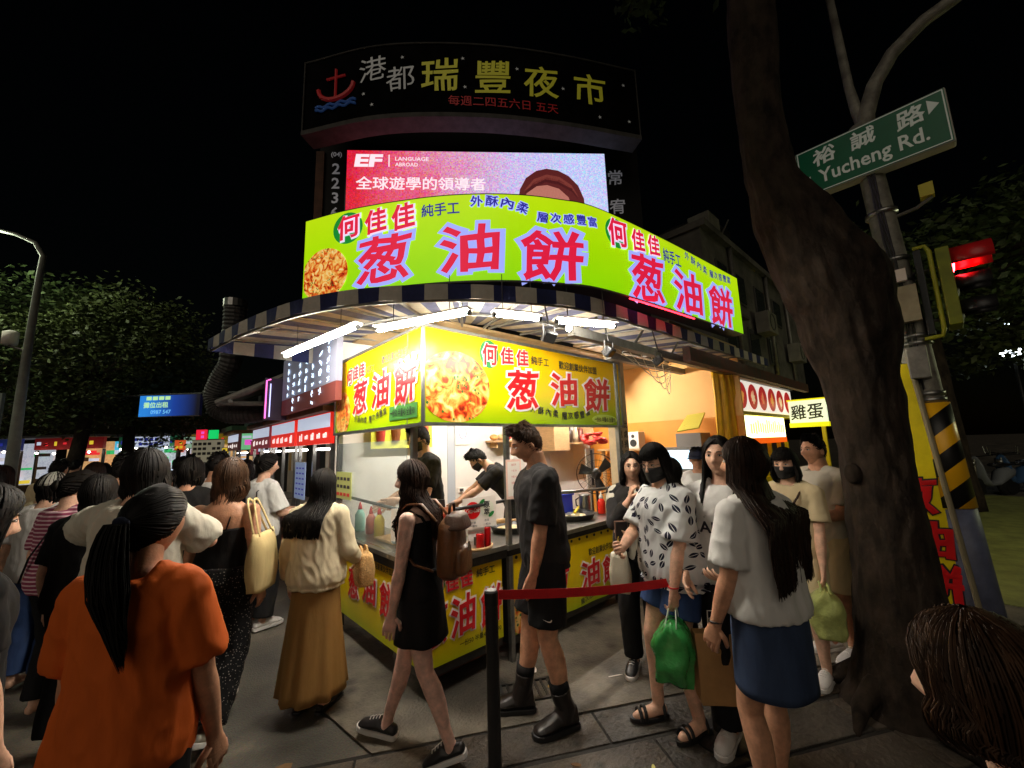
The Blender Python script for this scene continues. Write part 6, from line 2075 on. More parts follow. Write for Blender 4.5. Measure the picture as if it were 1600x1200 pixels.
def leaves(mb, c, rad, n, size, rng, clumps=40, flat=1.0):
    """leaf-sized quads gathered in clumps through the crown's volume"""
    cs = []
    for _ in range(clumps):
        d = Vector((rng.gauss(0, 1), rng.gauss(0, 1), rng.gauss(0, 1))).normalized() * rng.uniform(0.35, 1.0) ** 0.6
        cs.append((Vector((c[0] + d.x * rad[0], c[1] + d.y * rad[1], c[2] + d.z * rad[2])), rng.uniform(0.16, 0.34) * min(rad)))
    for i in range(n):
        cc, cr_ = cs[i % clumps]
        p = cc + Vector((rng.gauss(0, 1), rng.gauss(0, 1), rng.gauss(0, 0.7))) * cr_ * 0.62
        a = Vector((rng.uniform(-1, 1), rng.uniform(-1, 1), rng.uniform(-0.6, 0.4))).normalized()
        b = a.cross(Vector((rng.uniform(-1, 1), rng.uniform(-1, 1), rng.uniform(0.2, 1)))).normalized()
        s = size * rng.uniform(0.6, 1.3)
        mb.add([p, p + a * s * 0.5 + b * s * 0.26, p + a * s, p + a * s * 0.5 - b * s * 0.26], [(0, 1, 2, 3)])
    return mb


M_LEAF = mat('street_foliage', (0.060, 0.095, 0.028), 0.6, var=0.5, vscale=2.5)
M_LEAF2 = mat('olive_foliage', (0.080, 0.105, 0.030), 0.6, var=0.5, vscale=2.5)


def flatmesh(mb, name, m, parent):
    off = parent.location
    me = bpy.data.meshes.new(name)
    me.from_pydata([(p[0] - off[0], p[1] - off[1], p[2] - off[2]) for p in mb.v], [], mb.f)
    me.materials.append(m)
    o = bpy.data.objects.new(name, me); COL.objects.link(o); o.parent = parent
    return o


bt_ = thing('street_tree', 'large leaning tree trunk with lumpy bark standing right of the queue', 'tree', (3.6, 0.42, 0))
rough_tube(TR, 84, 16, 0.13, 2.0).build('trunk', M_BARK, bt_, smooth=True)
for kx, (kz, ka, kr) in enumerate(((1.45, 2.6, 0.05), (2.3, 3.9, 0.07), (2.75, 2.9, 0.07))):
    MB().ball((3.69 + 0.19 * math.cos(ka) - 0.05 * max(0, kz - 2), 0.39 + 0.19 * math.sin(ka) + 0.06 * max(0, kz - 2), kz), (kr, kr, kr * 1.4), 12, 8).build('knot', M_BARK, bt_, smooth=True)
for ka in (0.3, 1.5, 2.6, 3.7, 4.9):
    MB().tube([(3.69 + 0.2 * math.cos(ka), 0.42 + 0.2 * math.sin(ka), 0.16), (3.69 + 0.36 * math.cos(ka), 0.42 + 0.36 * math.sin(ka), 0.05), (3.69 + 0.55 * math.cos(ka + 0.2), 0.42 + 0.55 * math.sin(ka + 0.2), -0.01)], [0.07, 0.05, 0.015], 10).build('root', M_BARK, bt_, smooth=True)
rough_tube([((3.40, 0.62, 5.7), 0.10), ((3.2, 1.2, 6.5), 0.07), ((2.9, 1.9, 7.3), 0.04)], 12, 4, 0.1).build('limb', M_BARK, bt_, smooth=True)
rough_tube([((3.45, 0.60, 6.2), 0.10), ((4.2, 0.1, 7.0), 0.07), ((5.0, -0.4, 7.6), 0.04)], 12, 4, 0.1).build('limb', M_BARK, bt_, smooth=True)
flatmesh(leaves(MB(), (3.7, 0.4, 8.3), (2.4, 2.4, 1.0), 5000, 0.16, random.Random(1)), 'crown', M_LEAF, bt_)


def tree(label, base, h, crown, rad, n, size, m, seed, r0=0.16, clumps=44, lean=(0, 0)):
    t = thing('tree', label, 'tree', base, 0, 'trees behind the market')
    rng = random.Random(seed)
    top = (base[0] + lean[0], base[1] + lean[1], crown[2])
    rough_tube([((base[0], base[1], -0.05), r0 * 1.3), ((base[0] + lean[0] * 0.3, base[1] + lean[1] * 0.3, h * 0.3), r0), ((base[0] + lean[0] * 0.7, base[1] + lean[1] * 0.7, h * 0.6), r0 * 0.8), (top, r0 * 0.4)], 14, 4, 0.1, seed).build('trunk', M_BARK, t, smooth=True)
    for k in range(6):
        a = rng.uniform(0, 6.28)
        p0 = Vector((base[0], base[1], 0)).lerp(Vector(top), rng.uniform(0.5, 0.8)); p0.z = crown[2] - rad[2] * rng.uniform(0.3, 0.7)
        e = Vector((crown[0] + rad[0] * 0.7 * math.cos(a), crown[1] + rad[1] * 0.7 * math.sin(a), crown[2] + rad[2] * rng.uniform(-0.1, 0.6)))
        MB().tube([p0, p0.lerp(e, 0.5) + UP * 0.2, e], [r0 * 0.4, r0 * 0.25, r0 * 0.08], 7).build('limb', M_BARK, t, smooth=True)
    flatmesh(leaves(MB(), crown, rad, n, size, rng, clumps), 'crown', m, t)
    return t


tree('broad leafy tree behind the left street lamp, tallest at the left edge', (-3.1, 14.6, 0), 4.0, (-2.8, 14.6, 4.2), (2.3, 2.2, 2.0), 15000, 0.12, M_LEAF, 11)
tree('leafy tree behind the left street lamp with branches reaching toward the awning', (-1.2, 13.8, 0), 3.8, (-0.6, 13.4, 4.0), (1.9, 1.8, 1.6), 17000, 0.11, M_LEAF2, 12, lean=(0.3, 0))
tree('lower bushy tree beside the blue hanging sign', (-0.2, 14.4, 0), 3.2, (0.3, 14.4, 3.2), (1.2, 1.3, 1.1), 9000, 0.11, M_LEAF, 13)
tree('dark park tree with thick trunk right of the striped pole', (13.3, 0.10, 0), 4.8, (13.9, -0.8, 5.6), (2.6, 2.6, 1.8), 7000, 0.20, M_LEAF, 15, r0=0.30)
tree('dark park tree farthest to the right beyond the scooters', (20.5, -2.2, 0), 4.8, (20.5, -2.2, 5.6), (3.0, 3.0, 2.2), 6000, 0.25, M_LEAF2, 16, r0=0.25)

# park ground seen past the pole
M_PARK = mat('park_paving_lit_tint', (0.23, 0.25, 0.07), 0.8, var=0.3, vscale=3, bump=0.4, bscale=40)  # yellow-green sign light is put into the paving colour
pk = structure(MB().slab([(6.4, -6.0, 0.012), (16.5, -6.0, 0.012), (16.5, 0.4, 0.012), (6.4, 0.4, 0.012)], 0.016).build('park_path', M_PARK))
pl_ = thing('park_lamp', 'lit park lamp glowing white between the dark trees at right', 'lamp', (22.16, -1.78, 0))
MB().tube([(22.16, -1.78, 0), (22.16, -1.78, 4.2)], [0.06, 0.04], 8).build('post', M_DSTEEL, pl_)
MB().ball((22.16, -1.78, 4.35), (0.30, 0.30, 0.17), 14, 8).build('globe', mat('lamp_globe', (1, 1, 1), 0.4, emit=(0.85, 0.95, 1.0), es=9.0), pl_, smooth=True)
pl3 = thing('park_lamp', 'second tiny park lamp farther off above the first', 'lamp', (26.3, -2.1, 0))
MB().tube([(26.3, -2.1, 0), (26.3, -2.1, 5.9)], [0.06, 0.04], 8).build('post', M_DSTEEL, pl3)
MB().ball((26.3, -2.1, 6.05), (0.10, 0.10, 0.08), 12, 8).build('globe', MATS['lamp_globe'], pl3, smooth=True)
ll = bpy.data.lights.new('added_path_light', 'POINT'); ll.energy = 70; ll.color = (0.95, 1.0, 0.55); ll.shadow_soft_size = 0.12  # unseen lamp added to light the park path
pl4 = thing('park_lamp', 'added unseen lamp lighting the park path from the right', 'lamp', (9.5, -2.9, 0))
MB().tube([(9.5, -2.9, 0.012), (9.5, -2.9, 3.0)], [0.05, 0.035], 8).build('post', M_DSTEEL, pl4)
MB().lathe((9.5, -2.9, 3.16), [(0.22, 0), (0.2, 0.05), (0.05, 0.1)], 16).build('hood', M_DSTEEL, pl4)
llo = bpy.data.objects.new('added_path_light', ll); COL.objects.link(llo); llo.parent = pl4; llo.location = (0, 0, 3.05)


def scooter(x, y, rz, col, label):
    t = thing('scooter', label, 'scooter', (x, y, 0), rz, 'scooters parked in the park')
    m = mat('scooter_' + label.split()[0], col, 0.25)
    L = dict(parent=t, local=True)
    for q in (-0.6, 0.6):
        w = MB().lathe((q, 0, 0.24), [(0.13, -0.045), (0.235, -0.045), (0.25, 0), (0.235, 0.045), (0.13, 0.045)], 18, ax=(0, 1, 0)).build('wheel', M_BLACK, **L)
        MB().lathe((q, 0, 0.24), [(0.02, -0.03), (0.13, -0.03), (0.13, 0.03), (0.02, 0.03)], 14, ax=(0, 1, 0)).build('rim', M_STEEL, parent=w, local=True)
    MB().rings([[(px, w * math.cos(a), z + h * math.sin(a)) for a in [2 * PI * k / 12 for k in range(12)]] for px, w, z, h in ((-0.82, 0.05, 0.62, 0.05), (-0.6, 0.15, 0.58, 0.16), (-0.25, 0.16, 0.48, 0.2), (-0.1, 0.12, 0.32, 0.08), (0.25, 0.14, 0.30, 0.05), (0.4, 0.15, 0.45, 0.15), (0.5, 0.16, 0.75, 0.2), (0.52, 0.08, 0.98, 0.06))]).build('body', m, smooth=True, **L)
    MB().rings([[(px, w * math.cos(a), 0.78 + h * math.sin(a)) for a in [2 * PI * k / 12 for k in range(12)]] for px, w, h in ((-0.78, 0.08, 0.03), (-0.5, 0.14, 0.05), (-0.1, 0.12, 0.05), (0.0, 0.06, 0.03))]).build('seat', M_BLACK, smooth=True, **L)
    MB().tube([(0.42, -0.33, 1.06), (0.5, -0.1, 1.03), (0.5, 0.1, 1.03), (0.42, 0.33, 1.06)], 0.016, 8).build('handlebar', M_BLACK, **L)
    for q in (-0.3, 0.3):
        mi = MB().tube([(0.46, q, 1.06), (0.46, q * 1.1, 1.25)], 0.007, 6).build('mirror', M_STEEL, **L)
    MB().ball((0.64, 0, 0.86), (0.05, 0.09, 0.06), 12, 8).build('headlight', M_STEEL, smooth=True, **L)
    MB().tube([(0.5, 0, 0.95), (0.6, 0, 0.26)], 0.03, 8).build('fork', M_STEEL, **L)


scooter(16.6, -0.55, 2.6, srgb(120, 124, 130), 'silver scooter parked nearest in the dark park')
scooter(17.5, -1.0, 2.7, srgb(60, 90, 130), 'blue scooter parked behind the silver one in the park')
scooter(18.6, -1.15, 2.5, srgb(60, 60, 64), 'grey scooter farthest right in the park')

# ---- signal pole with street name sign
PX0 = 5.493
pole = thing('signal_pole', 'leaning grey signal pole with black and yellow stripes and street lamp arm', 'pole', (PX0, 0.05, 0))
py = lambda z: 0.045 + 0.0375 * z + (0.002 * z if z > 3 else 0)
M_POLE = mat('weathered_pole', srgb(140, 138, 126), 0.6, 0.2, var=0.25, vscale=7, bump=0.3, bscale=20, wear=srgb(96, 92, 84))
MB().tube([(PX0, py(z), z) for z in (0.0, 0.6, 1.0, 2.0, 3.0, 4.0, 4.6, 5.0)], [0.135, 0.13, 0.125, 0.118, 0.112, 0.105, 0.10, 0.095], 20).build('shaft', M_POLE, pole, smooth=True)
MB().tube([(PX0, py(z), z) for z in (0.0, 0.5, 1.02)], [0.16, 0.152, 0.145], 20).build('blue_base', mat('grey_blue_paint', srgb(86, 92, 116), 0.5, var=0.2, vscale=8), pole, smooth=True)


def hazard():
    m = bpy.data.materials.new('hazard_print'); m.use_nodes = True
    t = m.node_tree; b = t.nodes['Principled BSDF']
    tc = t.nodes.new('ShaderNodeTexCoord'); sp_ = t.nodes.new('ShaderNodeSeparateXYZ'); t.links.new(tc.outputs['Object'], sp_.inputs[0])
    a = t.nodes.new('ShaderNodeMath'); a.operation = 'MULTIPLY_ADD'; a.inputs[1].default_value = 0.9
    t.links.new(sp_.outputs[1], a.inputs[0]); t.links.new(sp_.outputs[2], a.inputs[2])
    f = t.nodes.new('ShaderNodeMath'); f.operation = 'MULTIPLY'; f.inputs[1].default_value = 2.9
    t.links.new(a.outputs[0], f.inputs[0])
    fr_ = t.nodes.new('ShaderNodeMath'); fr_.operation = 'FRACT'; t.links.new(f.outputs[0], fr_.inputs[0])
    g = t.nodes.new('ShaderNodeMath'); g.operation = 'GREATER_THAN'; g.inputs[1].default_value = 0.5; t.links.new(fr_.outputs[0], g.inputs[0])
    mx = t.nodes.new('ShaderNodeMix'); mx.data_type = 'RGBA'; t.links.new(g.outputs[0], mx.inputs[0])
    mx.inputs[6].default_value = srgb(16, 16, 16); mx.inputs[7].default_value = srgb(236, 176, 20)
    t.links.new(mx.outputs[2], b.inputs['Base Color']); b.inputs['Roughness'].default_value = 0.35
    return m


MB().tube([(PX0, py(z), z) for z in (1.03, 1.5, 1.97)], [0.150, 0.146, 0.142], 24).build('hazard_wrap', hazard(), pole, smooth=True)
for z in (0.99, 2.0, 2.06, 2.55, 2.62, 3.2, 3.42, 3.95):
    MB().tube([(PX0, py(z - 0.02), z - 0.02), (PX0, py(z + 0.02), z + 0.02)], 0.131, 20).build('band_clamp', M_STEEL, pole, smooth=True)
MB().tube([(PX0, 0.20, 4.9), (PX0, 0.245, 5.2), (PX0, 0.27, 5.5), (PX0, 0.30, 6.8)], [0.06, 0.05, 0.042, 0.036], 12).build('mast', M_POLE, pole, smooth=True)
ap = [(PX0, 0.22, 4.8), (PX0, 0.18, 5.1), (PX0, 0.07, 5.4), (PX0, -0.10, 5.64), (PX0, -0.35, 5.80), (PX0, -0.75, 5.90), (PX0, -1.5, 5.98)]
MB().tube(ap, [0.085, 0.078, 0.07, 0.066, 0.062, 0.056, 0.05], 14).build('lamp_arm', M_POLE, pole, smooth=True)
MB().rings([[(PX0 + w * math.cos(a), y, 5.98 + h * math.sin(a)) for a in [2 * PI * k / 12 for k in range(12)]] for y, w, h in ((-1.45, 0.05, 0.05), (-1.6, 0.12, 0.07), (-2.0, 0.15, 0.08), (-2.25, 0.05, 0.03))]).build('lamp_head', M_GALV, pole, smooth=True)
for k in range(5):
    MB().tube([(PX0 - 0.12, py(z) + 0.03 * math.sin(3 * z + k), z) for z in [2.1 + 0.45 * i + 0.05 * k for i in range(6)]], 0.008, 5).build('cable', M_BLACK, pole)
MB().span((PX0 - 0.22, 0.06, 2.20), (PX0 - 0.11, 0.20, 2.50)).build('junction_box', M_GALV, pole, bevel=0.01)
MB().span((PX0 - 0.20, 0.05, 2.75), (PX0 - 0.12, 0.22, 3.10)).build('meter_plate', mat('cream_plate', srgb(170, 160, 130), 0.5, var=0.2), pole)
MB().span((PX0 - 0.18, 0.10, 3.16), (PX0 - 0.12, 0.24, 3.28)).build('sticker', M_OUTW, pole)
MB().tube([(PX0, 0.10, 3.88), (PX0, -0.05, 3.90), (PX0, -0.17, 3.97)], 0.018, 8).build('camera_arm', M_GALV, pole)
MB().box((PX0, -0.14, 4.04), (0.10, 0.10, 0.13)).build('sensor_box', mat('yellow_box', srgb(190, 180, 60), 0.5), pole)  # plain yellow casing colour
sgn = thing('street_name_sign', 'green street name sign reading Yucheng Road mounted high on the pole', 'street sign', (5.37, 0.22, 4.34))
M_SG = mat('sign_green', srgb(0, 104, 72), 0.35, var=0.08, vscale=3)
sx = 5.34
ys0, ys1, zs0, zs1 = 0.815, -0.385, 4.36, 4.93
MB().span((sx + 0.004, ys1, zs0), (sx + 0.14, ys0, zs1)).build('box', mat('sign_box_edge', srgb(170, 168, 158), 0.5, var=0.1), sgn, bevel=0.015)
MB().span((sx, ys1 + 0.012, zs0 + 0.012), (sx + 0.003, ys0 - 0.012, zs1 - 0.012)).build('face', M_SG, sgn)
M_SW = mat('reflective_white_glow', srgb(214, 224, 214), 0.4, emit=srgb(214, 224, 214), es=0.05)  # faint glow in place of light the letters throw back
for a, b in (((ys1 + 0.02, zs0 + 0.018), (ys0 - 0.02, zs0 + 0.028)), ((ys1 + 0.02, zs1 - 0.028), (ys0 - 0.02, zs1 - 0.018)), ((ys1 + 0.02, zs0 + 0.029), (ys1 + 0.03, zs1 - 0.029)), ((ys0 - 0.03, zs0 + 0.029), (ys0 - 0.02, zs1 - 0.029))):
    MB().span((sx - 0.003, a[0], a[1]), (sx - 0.0005, b[0], b[1])).build('border', M_SW, sgn)
for c, y in (('裕', 0.555), ('誠', 0.23), ('路', -0.13)):
    flat_build(write(MB(), c, (sx - 0.004, y, 4.775), -EY, UP, 1, 0.022, h=0.20), 'character', M_SW, sgn)
flat_build(write(MB(), 'Yucheng Rd.', (sx - 0.004, 0.20, 4.52), -EY, UP, 1, 0.018, h=0.205, width=0.86), 'lettering', M_SW, sgn)
for y, d in ((0.735, 1), (-0.285, -1)):
    zz = 4.52 if d > 0 else 4.79
    q = MB().add([(sx - 0.004, y + 0.045 * d, zz), (sx - 0.004, y - 0.035 * d, zz + 0.075), (sx - 0.004, y - 0.035 * d, zz - 0.075)], [(0, 1, 2)]); flat_build(q, 'arrow', M_SW, sgn)
for y in (0.15, 0.29):
    MB().span((sx + 0.141, y - 0.02, 4.5), (sx + 0.16, y + 0.02, 4.8)).build('clamp', M_STEEL, sgn)
# traffic signals on brackets
sg2 = thing('traffic_signal', 'traffic signal seen edge on with a glowing red visor', 'traffic light', (PX0, -0.2, 2.68))
MB().span((PX0 - 0.16, -0.20, 2.66), (PX0 + 0.18, -0.11, 3.40)).build('housing', mat('signal_green_yellow', srgb(120, 128, 20), 0.5, var=0.2), sg2, bevel=0.01)
for k in range(3):
    z = 2.80 + 0.235 * k
    v = MB()
    v.rings([[(PX0 + 0.01 + (0.105 if k < 2 else 0.14) * math.cos(a), y, z + (0.105 if k < 2 else 0.14) * math.sin(a)) for a in [PI * (-0.1) + PI * 1.2 * i / 14 for i in range(15)]] for y in (-0.20, -0.42 - (0.04 if k == 2 else 0))], closed=False, caps=False)
    vo = v.build('visor', mat('visor_red_lit', srgb(200, 30, 34), 0.35) if k == 2 else M_BLACK, sg2, smooth=True)  # red lamp glow is also put into the visor colour
    vo.modifiers.new('t', 'SOLIDIFY').thickness = 0.004
    MB().lathe((PX0 + 0.01, -0.205, z), [(0.095, 0), (0.07, 0.012), (0.0, 0.02)], 20, ax=(0, -1, 0)).build('lens', mat('red_lamp', srgb(255, 30, 30), 0.3, emit=(1.0, 0.02, 0.03), es=60.0) if k == 2 else M_DARK, sg2)
sg1 = thing('signal_backplate', 'black signal backplate with yellow-green frame tube beside the pole', 'traffic light', (PX0, 0.0, 2.6))
MB().span((PX0 - 0.13, -0.02, 2.60), (PX0 + 0.20, 0.035, 3.44)).build('backplate', mat('black_backplate', srgb(34, 38, 40), 0.5, var=0.3, vscale=10), sg1, bevel=0.01)
MB().tube([(PX0 - 0.12, 0.03, 3.46), (PX0 - 0.12, -0.05, 3.46), (PX0 - 0.12, -0.075, 3.40), (PX0 - 0.12, -0.075, 2.64), (PX0 - 0.12, -0.06, 2.58), (PX0 - 0.12, 0.06, 2.57)], 0.018, 8).build('frame_tube', mat('frame_green_yellow', srgb(160, 160, 30), 0.45), sg1, smooth=True)
for z in (2.75, 3.25):
    MB().tube([(PX0, 0.15, z), (PX0, -0.14, z)], 0.016, 8).build('bracket', M_GALV, sg1)
# yellow advertising board on the pole
yb = thing('pole_signboard', 'tall yellow board with red brush characters leaning behind the tree trunk', 'sign', (5.36, 0.5, 0.1))
MB().slab([(5.36, 0.56, 0.12), (5.36, 0.05, 0.12), (5.36, 0.20, 2.36), (5.36, 0.56, 2.36)], 0.03).build('panel', mat('board_yellow', srgb(244, 224, 8), 0.4, var=0.08), yb)
MB().tube([(5.345, 0.035, 0.05), (5.345, 0.19, 2.42)], 0.022, 8).build('edge_tube', mat('edge_tube_grey', srgb(130, 122, 96), 0.5, 0.3), yb)
for c, y, z in (('葱', 0.36, 1.12), ('油', 0.31, 0.74), ('餅', 0.27, 0.37)):
    flat_build(write(MB(), c, (5.353, y, z), -EY, UP, 1, 0.062, h=0.36, width=0.42), 'character_outline', M_INK, yb)
    flat_build(write(MB(), c, (5.349, y, z), -EY, UP, 1, 0.034, h=0.33, width=0.39), 'character', M_RED, yb)
tube_light((5.20, 0.26, 2.52), (5.20, 0.56, 2.52), 'added tube behind the tree trunk that lights the yellow board', mat('added_board_tube', (1, 1, 1), 0.4, emit=(1.0, 0.95, 0.7), es=7.0), group='added board lights')  # unseen tube added to brighten the board from above

# ================================================================ the left of the street
lp = thing('street_lamp', 'tall curved street lamp pole in front of the trees at left', 'street lamp', (-1.62, 11.3, 0))
M_LP = mat('lamp_pole_grey', srgb(150, 155, 145), 0.5, 0.2, var=0.15)
MB().tube([(-1.63, 11.26, 0.0), (-1.61, 11.19, 1.5), (-1.56, 10.73, 3.48), (-1.5, 10.38, 4.90), (-1.48, 10.29, 5.23), (-1.60, 10.36, 5.46), (-1.86, 10.57, 5.62), (-2.4, 11.0, 5.8)], [0.10, 0.085, 0.06, 0.045, 0.04, 0.034, 0.03, 0.028], 12).build('pole', M_LP, lp, smooth=True)
MB().box((-2.6, 11.15, 5.84), (0.5, 0.2, 0.1), 2.45).build('lamp_head', M_GALV, lp, bevel=0.02)
MB().box((-2.6, 11.15, 5.78), (0.36, 0.14, 0.012), 2.45).build('lamp_glass', mat('street_lamp_glow', (1, 1, 1), 0.4, emit=(0.95, 1.0, 0.85), es=6.0), lp)
l3 = bpy.data.lights.new('street_light', 'POINT'); l3.energy = 140; l3.color = (0.9, 1.0, 0.72); l3.shadow_soft_size = 0.15
l3o = bpy.data.objects.new('street_light', l3); COL.objects.link(l3o); l3o.parent = lp; l3o.location = (-2.6 + 1.62, 11.15 - 11.3, 5.66)
MB().lathe((-1.79, 10.86, 3.72), [(0.10, 0), (0.10, 0.22), (0.04, 0.25)], 14).build('camera_housing', M_OUTW, lp, smooth=True)
MB().tube([(-1.56, 10.70, 3.60), (-1.79, 10.86, 3.70)], 0.02, 6).build('camera_bracket', M_GALV, lp)
MB().box((-1.86, 11.18, 2.35), (0.16, 0.05, 1.1), 2.4).build('plate', mat('pole_plate', srgb(120, 126, 120), 0.5), lp)

FACE = Vector((0.736, -0.676, 0))   # sideways direction of signs that face down the street


def hung_sign(label, c, w, h, m, words=None, hang=1.0, thick=0.08, cat='sign', post=False, group=None):
    """light box facing the street, on a hanger from above or a post below"""
    c = Vector(c)
    t = thing('shop_sign', label, cat, (c.x, c.y, c.z - h / 2 if not post else 0), 0, group)
    nn_ = Vector((-0.676, -0.736, 0))
    P2 = lambda a, b, o=0.0: c + FACE * a + UP * b + nn_ * o
    MB().slab([P2(-w / 2, -h / 2), P2(w / 2, -h / 2), P2(w / 2, h / 2), P2(-w / 2, h / 2)], thick).build('lightbox', m, t)
    fr_ = MB()
    for a0_, b0_, a1_, b1_ in ((-w / 2 - 0.015, -h / 2 - 0.015, w / 2 + 0.015, -h / 2), (-w / 2 - 0.015, h / 2, w / 2 + 0.015, h / 2 + 0.015)):
        MB().slab([P2(a0_, b0_, 0.005), P2(a1_, b0_, 0.005), P2(a1_, b1_, 0.005), P2(a0_, b1_, 0.005)], thick + 0.01).build('frame', M_DSTEEL, t)
    for a_, b_, ww, hh, mm in (words or []):
        MB().slab([P2(a_ - ww / 2, b_ - hh / 2, 0.006), P2(a_ + ww / 2, b_ - hh / 2, 0.006), P2(a_ + ww / 2, b_ + hh / 2, 0.006), P2(a_ - ww / 2, b_ + hh / 2, 0.006)], 0.004).build('printed_word', mm, t)
    if post:
        MB().tube([P2(0, -h / 2, -thick / 2), Vector((c.x, c.y, 0)) - nn_ * thick / 2], 0.03, 8).build('post', M_DSTEEL, t)
    elif hang:
        for a_ in (-w * 0.35, w * 0.35):
            MB().tube([P2(a_, h / 2, -thick / 2), P2(a_, h / 2 + hang, -thick / 2)], 0.012, 6).build('hanger', M_DSTEEL, t)
    return t, P2


def words(rng, w, h, rows_, cols, m, fill=0.75, hx=0.6):
    out = []
    for r in range(rows_):
        for k in range(cols):
            if rng.random() < fill:
                out.append((-w / 2 + w * (k + 0.5) / cols, h / 2 - h * (r + 0.5) / rows_, w / cols * 0.72, h / rows_ * hx, m))
    return out


rgs = random.Random(21)
t_, P2 = hung_sign('blue lit rental sign hanging high over the left street', (0.44, 11.77, 2.84), 1.35, 0.47, grad('blue_sign_light', [(0.0, srgb(40, 130, 220)), (0.55, srgb(20, 60, 150)), (1.0, srgb(8, 8, 24))], -0.4, 0.45, 0.4, emit=0.85, axis=0), hang=0.0)
LY = ET('lit_yellow_text', srgb(190, 240, 170), 0.8); LC = ET('lit_cyan_text', srgb(120, 200, 240), 0.8)
nn_ = Vector((-0.676, -0.736, 0))
flat_build(write(MB(), '攤位出租', P2(-0.30, 0.02, 0.01), FACE, UP, 1, 0.02, h=0.13, width=0.55), 'lettering', LY, t_)
flat_build(write(MB(), '0987 547', P2(-0.18, -0.14, 0.01), FACE, UP, 1, 0.01, h=0.09, width=0.45), 'lettering', LC, t_)
for k in range(4):
    MB().slab([P2(-0.52 + 0.14 * k, 0.13, 0.01), P2(-0.41 + 0.14 * k, 0.13, 0.01), P2(-0.41 + 0.14 * k, 0.21, 0.01), P2(-0.52 + 0.14 * k, 0.21, 0.01)], 0.004).build('printed_word', LY, t_)
for a_ in (-0.6, 0.6):
    MB().tube([P2(a_, 0.24, -0.05), P2(a_ * 3.5, 0.26, -0.05)], 0.02, 6).build('support_wire', M_DARK, t_)
MB().tube([P2(2.0, 0.26, -0.06), P2(2.0, -2.84, -0.06)], 0.05, 8).build('post', M_DARK, t_)
MB().tube([P2(-0.75, 0.26, -0.06), P2(2.0, 0.26, -0.06)], 0.025, 8).build('cross_arm', M_DARK, t_)
WL = M_WL
LW_ = ET('lit_white_cool', srgb(190, 200, 220), 0.8); LBL = ET('lit_blue_word', srgb(40, 50, 160), 0.5); LRD = ET('lit_red_word', srgb(220, 40, 50), 0.8); LGR = ET('lit_green_word', srgb(40, 170, 90), 0.8); LDK = mat('dark_word', srgb(40, 34, 30), 0.5); LOR = ET('lit_orange_word', srgb(220, 90, 40), 0.7); LPK = ET('lit_pink', srgb(226, 90, 200), 0.9); LCY = ET('lit_cyan', srgb(60, 180, 220), 0.8); LYL = ET('lit_yellow', srgb(220, 190, 50), 0.8)
M_PAPER = mat('faded_menu_board', srgb(176, 168, 140), 0.6, emit=srgb(176, 168, 140), es=0.28)
hung_sign('long white sign with blue writing far down the left street', (0.23, 17.61, 2.21), 1.22, 0.33, LW_, words(rgs, 1.0, 0.3, 2, 6, LBL), 0.0, post=True)
hung_sign('small cyan sign far left beside a white light', (-0.51, 19.71, 2.10), 0.27, 0.38, LCY, [(0, 0.05, 0.12, 0.12, LW_)], 0.0, post=True)
hung_sign('small white sign with blue letter far down the street', (-0.12, 20.79, 1.79), 0.38, 0.33, LW_, words(rgs, 0.3, 0.3, 1, 2, LBL, 1), 0.0, post=True)
hung_sign('small green sign far down the street', (0.29, 19.71, 1.83), 0.28, 0.32, LGR, [(0, 0.04, 0.2, 0.05, LW_)], 0.0, post=True)
hung_sign('small orange sign right of the long white sign', (0.89, 15.66, 2.04), 0.27, 0.29, LOR, words(rgs, 0.25, 0.25, 2, 2, LYL), 0.0, post=True)
hung_sign('pale green sign beside the small orange sign', (1.14, 16.10, 2.12), 0.32, 0.34, ET('lit_pale_green', srgb(150, 190, 160), 0.6), [(0, 0, 0.2, 0.06, LW_)], 0.0, post=True)
hung_sign('red and green dot matrix sign above the paper menu board', (1.23, 13.95, 2.27), 0.25, 0.28, ET('lit_matrix_red', srgb(230, 30, 60), 1.0), words(rgs, 0.22, 0.22, 2, 2, LPK), 0.0, post=True)
hung_sign('round green lamp sign beside the red dot matrix sign', (1.47, 13.72, 2.27), 0.22, 0.24, ET('lit_matrix_green', srgb(20, 200, 100), 1.0), None, 0.0, post=True)
hung_sign('cream paper menu board with rows of dark writing over the crowd', (1.32, 13.24, 1.82), 0.79, 0.57, M_PAPER, words(rgs, 0.74, 0.5, 4, 6, LDK, 0.9, 0.55), 0.0, post=True)
hung_sign('narrow yellow upright sign beside the cream menu board', (1.58, 12.33, 1.70), 0.10, 0.35, LYL, words(rgs, 0.09, 0.32, 4, 1, LDK), 0.0, post=True)
hung_sign('square sign with green border and pink spot', (1.79, 10.70, 1.99), 0.29, 0.36, ET('lit_mint', srgb(120, 200, 140), 0.7), [(0.02, -0.02, 0.16, 0.12, LPK), (-0.02, 0.1, 0.2, 0.05, LW_)], 0.0, post=True)
hung_sign('narrow dark pink upright sign near the second red stall', (1.82, 10.15, 1.83), 0.14, 0.27, ET('lit_dull_pink', srgb(150, 50, 70), 0.6), None, 0.0, post=True)
hung_sign('grey white sign left of the red stall fascias', (1.88, 9.26, 1.86), 0.33, 0.22, LW_, words(rgs, 0.3, 0.2, 2, 3, LDK), 0.0, post=True)
hung_sign('white sign between the menu board and green bordered sign', (1.80, 12.08, 1.96), 0.19, 0.29, LW_, words(rgs, 0.17, 0.26, 3, 2, LRD), 0.0, post=True)
hung_sign('distant purple light sign above the crowd at left', (-1.02, 25.78, 1.70), 0.34, 0.29, ET('lit_soft_pink', srgb(190, 80, 170), 0.5), words(rgs, 0.3, 0.26, 2, 2, LW_), 0.0, post=True)
